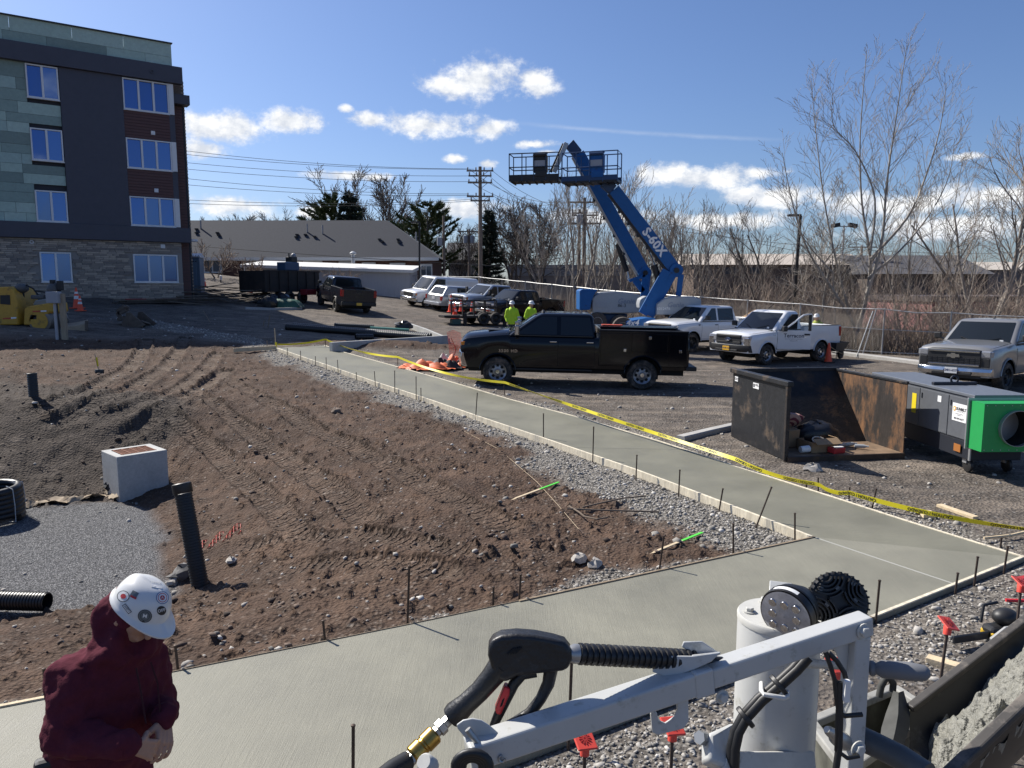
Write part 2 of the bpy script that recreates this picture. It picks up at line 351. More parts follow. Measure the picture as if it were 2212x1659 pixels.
def detail_h(x, y, z, zones):
 fg, gr, ts, lot = zones; soil = np.clip(1 - fg - gr - lot, 0, 1)
 r = np.hypot(x, y)
 d = soil * ((fbm(x * 1.3, y * 1.3, 3, 31) - .5) * .12 + (fbm(x * 5, y * 5, 4, 37, .6) - .5) * .085) + ts * (fbm(x * 6, y * 6, 3, 41, .6) - .5) * .09
 cl = fbm(x * 9, y * 9, 2, 53); d = d + soil * np.maximum(0, cl - .62) * .28 * (.4 + fbm(x * .7, y * .7, 2, 57))
 d = d + lot * ((fbm(x * .8, y * .8, 3, 61) - .5) * .05 + (fbm(x * 6, y * 6, 3, 67) - .5) * .022)
 d = d + gr * (fbm(x * 12, y * 12, 2, 71) - .5) * .03 + fg * (fbm(x * 14, y * 14, 2, 73) - .5) * .014
 tone = np.zeros_like(x); cs = np.zeros_like(x); cmk = np.zeros_like(x)
 for i, t in enumerate(TRK):
  p = smooth_poly(t); dd, arc, sd_ = seg_dist(x, y, p); t_ = dd * sd_
  w = .24; m = (1 - sstep(w * .75, w, np.abs(t_))) * (1 - gr) * (1 - fg); endf = sstep(0, .6, arc)
  pit = .115 if i > 3 else .15
  cle = np.abs(((arc + .12 * np.abs(t_)) / pit) % 1.0 - .5) * 2
  rib = sstep(.35, .75, cle)
  d = d * (1 - m * .6) + m * endf * ((-.048 if i < 4 else -.035) + .016 * rib) + (.05 if i < 4 else .04) * np.exp(-((np.abs(t_) - w * 1.15) / .07) ** 2) * (1 - gr) * (1 - fg) * endf
  tone = np.maximum(tone, m * endf * (.4 + .6 * rib) * (.6 if i < 4 else .25))
  cs = np.where(m * endf > cmk, (arc + .12 * np.abs(t_)) / pit, cs); cmk = np.maximum(cmk, m * endf)
 global CLEAT
 CLEAT = (cs, cmk); return d, tone
def build_ground():
 a_f = np.arange(-47, 47.01, .135); a_c = np.arange(49, 311, 5.); ang = np.radians(np.concatenate([a_f, a_c]))
 r_f = 1.2 * 1.0066 ** np.arange(0, 620); r_f = r_f[r_f < 66]; r_c = 66 * 1.22 ** np.arange(1, 24); rad = np.concatenate([[.25], r_f, r_c])
 A, Rr = np.meshgrid(ang, rad); x = Rr * np.sin(A); y = Rr * np.cos(A)
 z = coarse_h(x, y); zn = zone(x, y); d, tone = detail_h(x, y, z, zn)
 fade = 1 - sstep(45, 62, Rr); z = z + d * fade
 # under and beside the poured walks the sub-grade stays below the slab
 for poly in (WALK1, WALK2):
  dd, _, _ = seg_dist(x, y, poly, True); ins = inside(x, y, poly); b = base_h(x, y)
  lim = np.where(ins, b - .13, b - .045 + np.maximum(0, dd - .25) * .5); z = np.minimum(z, lim)
 z = np.where(Rr > 70, z - (Rr - 70) * .0035, z)
 nr, nc = x.shape; v = np.stack([x, y, z], -1).reshape(-1, 3)
 i = np.arange(nr - 1)[:, None] * nc; k = np.arange(nc)[None, :]; k2 = (k + 1) % nc
 f = np.stack([i + k, i + k2, i + nc + k2, i + nc + k], -1).reshape(-1, 4)
 o = mesh_np('ground', v, f, ground_mat(), None, True)
 fg, gr, ts, lot = zn
 ca = o.data.color_attributes.new('zones', 'FLOAT_COLOR', 'POINT')
 ca.data.foreach_set('color', np.stack([fg, gr, ts, lot], -1).reshape(-1).astype(np.float32))
 at2 = o.data.attributes.new('dust', 'FLOAT', 'POINT'); at2.data.foreach_set('value', tone.reshape(-1).astype(np.float32))
 for nm, ar in zip(('cleat_s', 'cleat_m'), CLEAT): q = o.data.attributes.new(nm, 'FLOAT', 'POINT'); q.data.foreach_set('value', ar.reshape(-1).astype(np.float32))
 tag(o, kind='structure'); return o
def ground_mat():
 m = bpy.data.materials.new('site_ground'); m.use_nodes = True; nt = m.node_tree; N = nt.nodes; L = nt.links; b = N['Principled BSDF']; b.inputs['Roughness'].default_value = .92; b.inputs['Specular IOR Level'].default_value = .2
 at1 = N.new('ShaderNodeAttribute'); at1.attribute_name = 'zones'; sp = N.new('ShaderNodeSeparateColor'); L.new(at1.outputs['Color'], sp.inputs[0])
 at2 = N.new('ShaderNodeAttribute'); at2.attribute_name = 'dust'
 tc = N.new('ShaderNodeTexCoord'); P = tc.outputs['Object']
 def noise(sc, det=5, ro=.6, vec=None, st=None):
  n = N.new('ShaderNodeTexNoise'); n.inputs['Scale'].default_value = sc; n.inputs['Detail'].default_value = det; n.inputs['Roughness'].default_value = ro
  v = vec or P
  if st: mp = N.new('ShaderNodeMapping'); mp.inputs['Scale'].default_value = st[0]; mp.inputs['Rotation'].default_value = (0, 0, st[1]); L.new(v, mp.inputs[0]); v = mp.outputs[0]
  L.new(v, n.inputs['Vector']); return n.outputs['Fac']
 def ramp(f, cols):
  r = N.new('ShaderNodeValToRGB'); L.new(f, r.inputs[0]); e = r.color_ramp.elements
  e[0].position, e[0].color = cols[0][0], (*cols[0][1], 1); e[1].position, e[1].color = cols[-1][0], (*cols[-1][1], 1)
  for p, c in cols[1:-1]: q = e.new(p); q.color = (*c, 1)
  return r.outputs[0]
 def mix(f, a, c, bt='MIX'):
  n = N.new('ShaderNodeMix'); n.data_type = 'RGBA'; n.blend_type = bt
  if hasattr(f, 'links'): L.new(f, n.inputs[0])
  else: n.inputs[0].default_value = f
  for q, s in ((a, 6), (c, 7)):
   if hasattr(q, 'links'): L.new(q, n.inputs[s])
   else: n.inputs[s].default_value = (*q, 1)
  return n.outputs[2]
 def rng(f, a, b_, c=0., d=1.):
  r = N.new('ShaderNodeMapRange'); L.new(f, r.inputs[0]); r.inputs[1].default_value = a; r.inputs[2].default_value = b_; r.inputs[3].default_value = c; r.inputs[4].default_value = d; return r.outputs[0]
 def vor(sc, feat='F1'):
  v = N.new('ShaderNodeTexVoronoi'); v.inputs['Scale'].default_value = sc; v.feature = feat; L.new(P, v.inputs['Vector']); return v
 nb = noise(1.1, 6, .7); nf = noise(14, 5, .7); nl = noise(.22, 4, .6)
 soil = ramp(nb, [(.28, (.036, .020, .0135)), (.5, (.080, .047, .031)), (.72, (.148, .093, .063))])
 soil = mix(rng(nf, .3, .75), soil, mix(.5, soil, (.14, .098, .071)), 'MIX')
 soil = mix(rng(noise(3.4, 4), .55, .78, 0, .6), soil, (.046, .031, .023))
 soil = mix(rng(noise(.42, 5, .7), .50, .62, 0, .6), soil, (.038, .023, .016))
 soil = mix(at2.outputs['Fac'], soil, (.22, .17, .13))
 top = ramp(noise(2.2, 8, .75), [(.3, (.036, .028, .023)), (.55, (.072, .057, .046)), (.75, (.135, .112, .092))])
 lotc = ramp(noise(.9, 8, .72), [(.3, (.085, .070, .058)), (.5, (.140, .120, .102)), (.72, (.23, .20, .17))])
 lotc = mix(rng(noise(1.6, 6, .7, None, ((.12, 1.6, 1), R(22))), .44, .62, 0, .85), lotc, (.27, .222, .175))
 lotc = mix(rng(nl, .52, .66, 0, .6), lotc, (.075, .060, .050))
 # gravel: each stone its own tone
 def stones(sc, cols):
  v = vor(sc); n = N.new('ShaderNodeTexWhiteNoise'); n.noise_dimensions = '3D'; L.new(v.outputs['Position'], n.inputs['Vector'])
  c = ramp(n.outputs['Value'], cols); edge = rng(v.outputs['Distance'], .25, .6, 1, .35); return mix(1, c, edge, 'MULTIPLY'), v.outputs['Distance']
 fgc, fgd = stones(55, [(0, (.10, .10, .105)), (.5, (.22, .22, .225)), (1, (.40, .395, .39))])
 grc, grd = stones(30, [(0, (.17, .155, .135)), (.5, (.32, .295, .26)), (1, (.50, .47, .42))])
 lot_st, lsd = stones(21, [(0, (.07, .06, .05)), (.6, (.14, .12, .105)), (.9, (.19, .17, .15)), (1, (.34, .32, .29))])
 lotc = mix(rng(noise(2.2, 5), .42, .62, .2, .75), lotc, lot_st)
 soil_st, ssd = stones(24, [(0, (.07, .046, .034)), (.85, (.12, .085, .062)), (.93, (.20, .16, .13)), (1, (.42, .37, .32))])
 soil = mix(rng(noise(2.7, 4), .40, .66, .1, .6), soil, soil_st)
 col = mix(at1.outputs['Alpha'], soil, lotc); col = mix(sp.outputs[2], col, top); col = mix(sp.outputs[1], col, grc); col = mix(sp.outputs[0], col, fgc)
 L.new(col, b.inputs['Base Color'])
 hm = N.new('ShaderNodeMath'); hm.operation = 'MULTIPLY_ADD'; L.new(nf, hm.inputs[0]); hm.inputs[1].default_value = 1.2
 hg = mix(sp.outputs[0], mix(sp.outputs[1], ssd, grd), fgd); L.new(hg, hm.inputs[2])
 def mth(op, a, c=None):
  n = N.new('ShaderNodeMath'); n.operation = op
  for i_, q in enumerate((a, c)):
   if q is None: continue
   if hasattr(q, 'links'): L.new(q, n.inputs[i_])
   else: n.inputs[i_].default_value = q
  return n.outputs[0]
 c1 = N.new('ShaderNodeAttribute'); c1.attribute_name = 'cleat_s'; c2 = N.new('ShaderNodeAttribute'); c2.attribute_name = 'cleat_m'
 fr = mth('FRACT', mth('ADD', c1.outputs['Fac'], mth('MULTIPLY', nb, .35))); bar = rng(mth('ABSOLUTE', mth('SUBTRACT', fr, .5)), .12, .3, 0, 1); brk = rng(noise(3.1, 3), .4, .55, 0, 1)
 cl = mth('MULTIPLY', mth('MULTIPLY', bar, c2.outputs['Fac']), brk)
 bp0 = N.new('ShaderNodeBump'); bp0.inputs['Strength'].default_value = 1; bp0.inputs['Distance'].default_value = .05; L.new(cl, bp0.inputs['Height'])
 bp = N.new('ShaderNodeBump'); bp.inputs['Strength'].default_value = .8; bp.inputs['Distance'].default_value = .03; L.new(hm.outputs[0], bp.inputs['Height']); L.new(bp0.outputs[0], bp.inputs['Normal']); L.new(bp.outputs[0], b.inputs['Normal'])
 return m
ground = build_ground()
def stones_np(name, pts, sizes, material, seed, label=None, flat=.7, cols=None):
 """many loose stones as one mesh: jittered octahedra / 14-faced lumps"""
 rs = np.random.RandomState(seed); n = len(pts)
 t = (1 + 5 ** .5) / 2
 ico = np.array([(-1, t, 0), (1, t, 0), (-1, -t, 0), (1, -t, 0), (0, -1, t), (0, 1, t), (0, -1, -t), (0, 1, -t), (t, 0, -1), (t, 0, 1), (-t, 0, -1), (-t, 0, 1)]) / 1.9
 fi = np.array([(0, 11, 5), (0, 5, 1), (0, 1, 7), (0, 7, 10), (0, 10, 11), (1, 5, 9), (5, 11, 4), (11, 10, 2), (10, 7, 6), (7, 1, 8), (3, 9, 4), (3, 4, 2), (3, 2, 6), (3, 6, 8), (3, 8, 9), (4, 9, 5), (2, 4, 11), (6, 2, 10), (8, 6, 7), (9, 8, 1)])
 nv = len(ico); v = ico[None] * (1 + rs.uniform(-.32, .32, (n, nv, 1)))
 v = v * rs.uniform(.65, 1.25, (n, 1, 3)) * np.array([1, 1, flat]); a = rs.uniform(0, 6.28, n); ca, sa = np.cos(a)[:, None], np.sin(a)[:, None]
 tl = rs.uniform(-.5, .5, n)[:, None]; zy = v[:, :, 1] * np.cos(tl) - v[:, :, 2] * np.sin(tl); zz = v[:, :, 1] * np.sin(tl) + v[:, :, 2] * np.cos(tl)
 w = np.stack([v[:, :, 0] * ca - zy * sa, v[:, :, 0] * sa + zy * ca, zz], -1) * np.asarray(sizes)[:, None, None] + np.asarray(pts)[:, None, :]
 f = fi[None] + (np.arange(n) * nv)[:, None, None]
 o = mesh_np(name, w.reshape(-1, 3), f.reshape(-1, 3), material)
 tn = rs.uniform(0, 1, n).astype(np.float32); av = o.data.attributes.new('tone', 'FLOAT', 'POINT'); av.data.foreach_set('value', np.repeat(tn, nv))
 if label: tag(o, label[0], label[1], kind='stuff')
 return o
def stone_mat(name, cols):
 m = bpy.data.materials.new(name); m.use_nodes = True; N = m.node_tree.nodes; L = m.node_tree.links; b = N['Principled BSDF']; b.inputs['Roughness'].default_value = .88
 a = N.new('ShaderNodeAttribute'); a.attribute_name = 'tone'; r = N.new('ShaderNodeValToRGB'); L.new(a.outputs['Fac'], r.inputs[0]); e = r.color_ramp.elements
 e[0].position, e[0].color = cols[0][0], (*cols[0][1], 1); e[1].position, e[1].color = cols[-1][0], (*cols[-1][1], 1)
 for p, c in cols[1:-1]: q = e.new(p); q.color = (*c, 1)
 n = N.new('ShaderNodeTexNoise'); n.inputs['Scale'].default_value = 60; n.inputs['Detail'].default_value = 4; tc = N.new('ShaderNodeTexCoord'); L.new(tc.outputs['Object'], n.inputs[0])
 mp = N.new('ShaderNodeMapRange'); L.new(n.outputs['Fac'], mp.inputs[0]); mp.inputs[3].default_value = .7; mp.inputs[4].default_value = 1.3
 mx = N.new('ShaderNodeMix'); mx.data_type = 'RGBA'; mx.blend_type = 'MULTIPLY'; mx.inputs[0].default_value = 1; L.new(r.outputs[0], mx.inputs[6]); L.new(mp.outputs[0], mx.inputs[7]); L.new(mx.outputs[2], b.inputs['Base Color'])
 return m
def scatter():
 rs = np.random.RandomState(3)
 sm = stone_mat('crushed_stone', [(0, (.16, .15, .132)), (.5, (.30, .28, .25)), (.9, (.43, .405, .365)), (1, (.56, .535, .49))])
 cm_ = stone_mat('soil_clod', [(0, (.04, .026, .019)), (.6, (.10, .066, .047)), (1, (.165, .118, .088))])
 # candidate points, uniform in view angle and in log distance, so that near ground gets more
 n = 420000; ang = np.radians(rs.uniform(-40, 40, n)); rad = 3.0 * (40 / 3.0) ** rs.uniform(0, 1, n); x = rad * np.sin(ang); y = rad * np.cos(ang)
 fg, gr, ts, lot = zone(x, y); z = coarse_h(x, y) + detail_h(x, y, 0, (fg, gr, ts, lot))[0]
 b = base_h(x, y); ok = ~(inside(x, y, WALK1) | inside(x, y, WALK2))
 for poly in (WALK1, WALK2):
  dd, _, _ = seg_dist(x, y, poly, True); ok &= dd > .06; z = np.minimum(z, b - .045 + np.maximum(0, dd - .25) * .5)
 P = np.stack([x, y, z], -1); u = rs.uniform(0, 1, n)
 pick = ok & (u < gr * .30); sz = rs.lognormal(-4.45, .45, n) * (.62 + .62 * (rad / 12)); sz = np.clip(sz, .005, .06)
 stones_np('gravel_stones', P[pick] + np.array([0, 0, .005]), sz[pick], sm, 1, ('loose grey crushed stone along the walk forms', 'gravel'))
 soil = np.clip(1 - fg - gr - lot, 0, 1); cl = fbm(x * .8, y * .8, 3, 91)
 pick = ok & (u > .5) & (u - .5 < (soil * sstep(.45, .7, cl) * .045 + ts * .018 + soil * .006)); sz2 = np.clip(rs.lognormal(-4.1, .5, n) * (.75 + .35 * rad / 12), .008, .075)
 stones_np('soil_clods', P[pick], sz2[pick], cm_, 2, ('brown crumbly clods scattered over the bare soil', 'soil'), .75)
 pick = ok & (u > .8) & (u - .8 < (soil * .004 + lot * .006 + fg * .003)); sz3 = np.clip(rs.lognormal(-3.9, .45, n) * (.8 + .3 * rad / 12), .01, .07)
 stones_np('scattered_stones', P[pick], sz3[pick], sm, 4, ('pale pebbles strewn thinly over soil and dirt lot', 'pebbles'))
scatter()
# ---------------------------------------------------------------- poured walks, forms
def concrete(name, col, broom=None, rough=.75, var=.09):
 m = bpy.data.materials.new(name); m.use_nodes = True; N = m.node_tree.nodes; L = m.node_tree.links; b = N['Principled BSDF']; b.inputs['Roughness'].default_value = rough; b.inputs['Specular IOR Level'].default_value = .4
 tc = N.new('ShaderNodeTexCoord'); P = tc.outputs['Object']
 def noise(sc, st=None, det=5):
  n = N.new('ShaderNodeTexNoise'); n.inputs['Scale'].default_value = sc; n.inputs['Detail'].default_value = det; n.inputs['Roughness'].default_value = .65; v = P
  if st: mp = N.new('ShaderNodeMapping'); mp.inputs['Rotation'].default_value = (0, 0, st[1]); mp.inputs['Scale'].default_value = st[0]; L.new(v, mp.inputs[0]); v = mp.outputs[0]
  L.new(v, n.inputs['Vector']); return n.outputs['Fac']
 big = noise(.9); fine = noise(160, None, 2); br = noise(1, broom, 3) if broom else noise(20)
 def rng(f, a, c, d, e):
  r = N.new('ShaderNodeMapRange'); L.new(f, r.inputs[0]); r.inputs[1].default_value = a; r.inputs[2].default_value = c; r.inputs[3].default_value = d; r.inputs[4].default_value = e; return r.outputs[0]
 def mul(a, c):
  n = N.new('ShaderNodeMath'); n.operation = 'MULTIPLY'; L.new(a, n.inputs[0]); L.new(c, n.inputs[1]); return n.outputs[0]
 k = mul(mul(rng(big, .3, .7, 1 - var, 1 + var), rng(fine, .3, .7, .88, 1.12)), rng(br, .3, .7, .89, 1.09))
 mx = N.new('ShaderNodeMix'); mx.data_type = 'RGBA'; mx.blend_type = 'MULTIPLY'; mx.inputs[0].default_value = 1; mx.inputs[6].default_value = (*col, 1); L.new(k, mx.inputs[7]); L.new(mx.outputs[2], b.inputs['Base Color'])
 ad = N.new('ShaderNodeMath'); ad.operation = 'ADD'; L.new(br, ad.inputs[0]); L.new(fine, ad.inputs[1])
 bp = N.new('ShaderNodeBump'); bp.inputs['Strength'].default_value = .5; bp.inputs['Distance'].default_value = .005; L.new(ad.outputs[0], bp.inputs['Height']); L.new(bp.outputs[0], b.inputs['Normal'])
 L.new(rng(big, .3, .7, rough - .1, rough + .1), b.inputs['Roughness'])
 return m
# green-grey fresh concrete; broom strokes run across each walk
CON1 = concrete('fresh_concrete_far', (.172, .167, .128), ((3.0, 130, 1), R(-18)), .65, .17)
CON2 = concrete('fresh_concrete_near', (.215, .207, .162), ((130, 3.0, 1), R(-27)), .6, .16)
CONW = concrete('cast_concrete', (.42, .42, .40), None, .8, .2)
CONK = concrete('kerb_concrete', (.36, .35, .33), None, .85, .2)
def slab(name, left, right, m, thick=.12):
 def resample(p, n):
  p = [Vector((a, b, 0)) for a, b in p]; d = [0]
  for a, b in zip(p[:-1], p[1:]): d.append(d[-1] + (b - a).length)
  out = []
  for k in range(n):
   s = d[-1] * k / (n - 1); i = max(j for j in range(len(d)) if d[j] <= s + 1e-9); i = min(i, len(p) - 2); t = (s - d[i]) / (d[i + 1] - d[i]); out.append(p[i].lerp(p[i + 1], t))
  return out
 n = 60; a = resample(left, n); b = resample(right, n); mb = MB(); rings = []
 for p, q in zip(a, b):
  row = []
  for k in range(9): r = p.lerp(q, k / 8); row.append(Vector((r.x, r.y, walk_z(r.x, r.y))))
  low = [Vector((r.x, r.y, r.z - thick)) for r in (row[-1], row[0])]; rings.append(row + low)
 mb.loft(rings); o = mb.build(name, m, None, 40); tag(o, kind='structure'); return o
slab('walkway', WL, WR, CON1); slab('walkway', NF, NN, CON2)
WOOD = mat('form_lumber', (.66, .59, .45), .8, noise=.25, nscale=14, bump=.25, bscale=60, stretch=(1, 1, .2), dirt=(.30, .29, .26), dirt_amt=.25, dscale=5)
WOOD2 = mat('weathered_lumber', (.25, .19, .125), .85, noise=.3, nscale=10, bump=.3, bscale=50)
WOODP = mat('fresh_lumber', (.60, .48, .31), .75, noise=.2, nscale=12, bump=.2, bscale=60)
STEEL = mat('rusty_steel', (.075, .055, .045), .65, .6, noise=.35, nscale=30)
def strip_board(name, pts, side, label, m, w=.038, h=.14, lift=.012, group=None):
 """form board following pts in plan; side = +1 outside to the left of travel"""
 mb = MB(); rings = []
 for i, (x, y) in enumerate(pts):
  a = pts[max(i - 1, 0)]; b = pts[min(i + 1, len(pts) - 1)]; d = Vector((b[0] - a[0], b[1] - a[1], 0)).normalized(); nrm = Vector((-d.y, d.x, 0)) * side
  z = walk_z(x, y) + lift; p = Vector((x, y, z)) + nrm * .002; q = p + nrm * w
  rings.append([p, q, q - Vector((0, 0, h)), p - Vector((0, 0, h))])
 mb.loft(rings); return tag(mb.build(name, m, None, 30, .004), label, 'form board', group)
def sub(pts, i, j): return pts[i:j + 1]
fb = 'form boards along the walks'
strip_board('form_board', sub(WL, 0, 3), -1, 'pale form board along the far third of the long walk, soil side', WOOD, group=fb)
strip_board('form_board', [WL[3], WL[4], WL[5], WL[6]], -1, 'pale form board along the middle of the long walk, soil side', WOOD, group=fb)
strip_board('form_board', sub(WL, 6, 9), -1, 'pale form board beside the white gravel spill on the long walk', WOOD, group=fb)
strip_board('form_board', sub(WL, 9, 12), -1, 'concrete-splashed form board ending at the inner walk corner', WOOD, group=fb)
strip_board('form_board', sub(WR, 0, 4), 1, 'thin form board on the truck side of the long walk, far half', WOOD, h=.10, group=fb)
strip_board('form_board', sub(WR, 4, 12), 1, 'thin form board on the dumpster side of the long walk, near half', WOOD, h=.10, w=.03, group=fb)
strip_board('form_board', sub(NF, 0, 2), 1, 'brown weathered form board from the inner corner along near walk', WOOD2, h=.1, w=.03, group=fb)
strip_board('form_board', sub(NF, 2, 4), 1, 'dark thin form board between two soil-side stakes of near walk', WOOD2, h=.1, w=.012, lift=.008, group=fb)
strip_board('form_board', sub(NF, 4, 6), 1, 'yellow form board behind the worker in maroon', WOODP, h=.1, group=fb)
strip_board('form_board', sub(NN, 0, 2), -1, 'stout form board facing the red-capped stakes at the near walk end', WOOD, h=.16, group=fb)
strip_board('form_board', sub(NN, 2, 5), -1, 'form board under the spray gun arm on the near walk edge', WOOD2, h=.16, group=fb)
# control joint and header board
p, q = gp(504, 762), gp(597, 756)
tag(MB().bar((p.x, p.y, p.z + .09), (q.x, q.y, q.z + .09), .04, .14).build('form_board', WOODP, None, 30, .004), 'loose header board lying square to the far end of walk', 'form board', fb)
jm = mat('joint_seam', (.33, .33, .30), .9)
def joint(a, b, name='joint', w=.012, h=.006):
 mb = MB(); n = 12; rings = []; a = Vector(a); b = Vector(b); d = (b - a).normalized(); s = Vector((-d.y, d.x))
 for k in range(n + 1):
  p = a.lerp(b, k / n); z = walk_z(p.x, p.y); rings.append([Vector((p.x + s.x * e, p.y + s.y * e, z + zz)) for e, zz in ((-w, .001), (0, h), (w, .001), (0, -.02))])
 mb.loft(rings); return mb
o = joint((3.55, 8.63), (4.40, 7.20)).build('joint_seam', jm); o.parent = bpy.data.objects['walkway']
o = joint((1.10, 13.35), (3.05, 13.25), w=.006, h=.002).build('joint_seam', mat('joint_dark', (.10, .10, .09), .9)); o.parent = bpy.data.objects['walkway']
# ---------------------------------------------------------------- apartment building at left
def apartment():
 B = thing('apartment_building', 'four storey apartment block with teal panels, navy bays and grey brick base', 'building', (-18.03, 41.98, 2.09), math.atan2(.592, .806))
 navy = mat('navy_panel', (.058, .058, .078), .55, noise=.08, nscale=3); coreM = mat('dark_core', (.03, .032, .04), .8)
 teal = [mat('teal_panel_%d' % i, c, .75, noise=.1, nscale=7, bump=.08, bscale=60) for i, c in enumerate([(.42, .54, .47), (.36, .48, .43), (.21, .28, .25), (.39, .51, .44), (.26, .35, .31)])]
 white = mat('white_vinyl', (.72, .72, .72), .45); brown = mat('brown_siding', (.10, .042, .036), .6, noise=.15, nscale=5, stretch=(.3, 1, 4))
 mort = mat('mortar', (.28, .26, .24), .95); pane = mat('window_glass', (.055, .12, .30), .02, .6, spec=1.0)
 bricks = [mat('brick_%d' % i, c, .9, noise=.15, nscale=12, bump=.2, bscale=50) for i, c in enumerate([(.36, .31, .26), (.28, .245, .21), (.44, .37, .30), (.22, .195, .175)])]
 MB().box((-7.0, 7.0, 6.3), (14, 13.7, 13.4)).build('core_wall', coreM, B)
 MB().box((-7, .11, 1.4), (14, .06, 3.5)).build('brick_backing', mort, B)
 MB().box((-6.76, -.03, 3.54), (14.5, .3, .77)).build('fascia_band', navy, B, 30, .01)
 MB().box((-6.78, -.05, 11.90), (14.48, .34, .86)).build('fascia_band', navy, B, 30, .01)
 MB().box((-3.87, .03, 7.70), (2.8, .14, 7.53)).build('navy_bay_panel', navy, B, 30, .006)
 MB().box((-.13, .05, 7.7), (.27, .1, 7.53)).build('navy_pilaster', navy, B, 30, .006)
 MB().box((-6.97, .1, 13.53), (14.1, .3, .05)).build('coping', mat('coping_metal', (.03, .035, .04), .4, .6), B)
 rr = random.Random(8); wins = [(-6.66, -5.30, a, b, 2) for a, b in ((9.86, 11.43), (6.91, 8.44), (3.97, 5.48), (1.0, 2.48))] + [(-2.45, -.25, a, b, 3) for a, b in ((9.86, 11.43), (6.91, 8.44), (3.97, 5.48), (1.0, 2.48))] + [(-11.6, -10.2, a, b, 2) for a, b in ((9.86, 11.43), (6.91, 8.44), (3.97, 5.48), (1.0, 2.48))]
 def panels(x0, x1, z0, z1):
  z = z0; row = 0
  while z < z1 - .05:
   h = min(rr.choice([.43, .49, .55]), z1 - z); h = z1 - z if z1 - z - h < .2 else h; x = x1
   while x > x0 + .02:
    w = min(rr.choice([.9, 1.3, 1.8, 2.3, 2.6]), x - x0); c = rr.choice(teal)
    spans = [(x - w, x)]
    for a, b, c0, c1, _ in wins:
     if z < c1 - .02 and z + h > c0 + .02:
      spans = [q for s in spans for q in ([(s[0], min(s[1], a)), (max(s[0], b), s[1])] if s[0] < b and s[1] > a else [s])]
    for a, b in spans:
     if b - a > .06: MB().box(((a + b) / 2, .08, z + h / 2), (b - a - .012, .045 + rr.uniform(0, .006), h - .012)).build('cladding_panel', c, B, 0)
    x -= w
   z += h; row += 1
 panels(-14, -5.28, 3.93, 11.47); panels(-14, .03, 12.34, 13.5)
 for a, b, z0, z1, n in wins:
  f = MB(); t = .065; y = .02 if z0 > 3 else .03
  for zc in (z0 + t / 2, z1 - t / 2): f.box(((a + b) / 2, y, zc), (b - a, .12, t))
  for k in range(n + 1):
   xc = a + t / 2 + (b - a - t) * k / n; f.box((xc, y, (z0 + z1) / 2), (t if k in (0, n) else t * 1.5, .118, z1 - z0 - 2 * t))
  W_ = f.build('window', white, B, 0, .006)
  for k in range(n):
   p0 = a + t + (b - a - t) * k / n; p1 = a + (b - a - t) * (k + 1) / n
   MB().box(((p0 + p1) / 2, .05 + rr.uniform(-.004, .004), (z0 + z1) / 2), (p1 - p0, .02, z1 - z0 - t * 1.6), Matrix.Rotation(rr.uniform(-.03, .02), 3, 'X') @ Matrix.Rotation(rr.uniform(-.02, .02), 3, 'Z')).build('pane', pane, W_, 0)
  if n == 3 and z0 > 3: MB().box((-.125, .0, (z0 + z1) / 2), (.24, .1, z1 - z0)).build('white_jamb', white, B)
  MB().box(((a + b) / 2, .02, z0 - .02), (b - a + .04, .16, .035)).build('sill', white, W_)
 for z0, z1 in ((8.46, 9.84), (5.50, 6.89)):
  k = 0; z = z0
  while z < z1 - .02:
   h = min(.152, z1 - z); MB().box((-1.36, .03, z + h / 2), (2.2, .05, h - .012), Matrix.Rotation(R(-4), 3, 'X')).build('siding_board', brown, B, 0); z += .152
  MB().box((-1.12, -.02, z0 + .35), (.2, .06, .2)).build('vent', white, B, 0, .01)
 # recessed right return: siding, brick pier, lower fascia
 MB().box((.3, 4, 5.0), (.7, 6.5, 11.4)).build('return_wall', coreM, B)
 z = 0
 while z < 10.4:
  MB().box((.29, .72, z + .076), (.52, .05, .14), Matrix.Rotation(R(-4), 3, 'X')).build('siding_board', brown, B, 0); z += .152
 z = -.3; k = 0
 pierM = bricks
 while z < 11.9:
  MB().box((.66, 1.0, z + .04), (.17, .3, .072)).build('brick', bricks[k % 4], B, 0); z += .09 * 2; k += 1
 MB().box((.66, 1.06, 5.8), (.165, .3, 12.2)).build('brick_pier', mat('pier_brick', (.16, .12, .095), .9, noise=.4, nscale=16, stretch=(1, 1, 3)), B)
 MB().box((.28, .95, 11.4), (.62, .3, .9)).build('brick_pier', MAT['pier_brick'], B)
 MB().box((.44, .55, 10.78), (.86, .7, .5)).build('fascia_band', navy, B, 30, .01)
 MB().box((.62, .2, 3.3), (.5, .35, .13)).build('canopy_light', white, B, 0, .02)
 for x, z in ((-1.05, 11.87), (-6.95, 2.95)): MB().lathe([(.09, 0), (.09, .06), (.06, .06), (.06, .01)], (x, -.2 if z > 5 else .05, z), (0, -1, 0), 14).build('round_vent', navy if z > 5 else white, B)
 MB().box((-.95, .04, 2.93), (.22, .1, .2)).build('square_vent', white, B, 0, .01)
 # brick base, one brick at a time; those nearest the frame's middle as parts of their own
 tmpl = {}
 rest = MB(); cnt = 0; cand = []
 z = -.28; row = 0
 while z < 3.13:
  x = 0.0 - (row % 3) * .13
  while x > -13.9:
   L_ = rr.choice([.3, .4, .4, .6]); a, b = x - L_, min(x, 0)
   hit = any(a < w[1] + .01 and b > w[0] - .01 and z < w[3] + .01 and z + .088 > w[2] - .01 for w in wins)
   if not hit and b - a > .1: cand.append((a, b, z, rr.randrange(4), rr.uniform(0, .012)))
   x -= L_
  z += .098; row += 1
 rr.shuffle(cand); cand.sort(key=lambda c: c[1] < -8.6)
 mats_rest = [MB() for _ in range(4)]
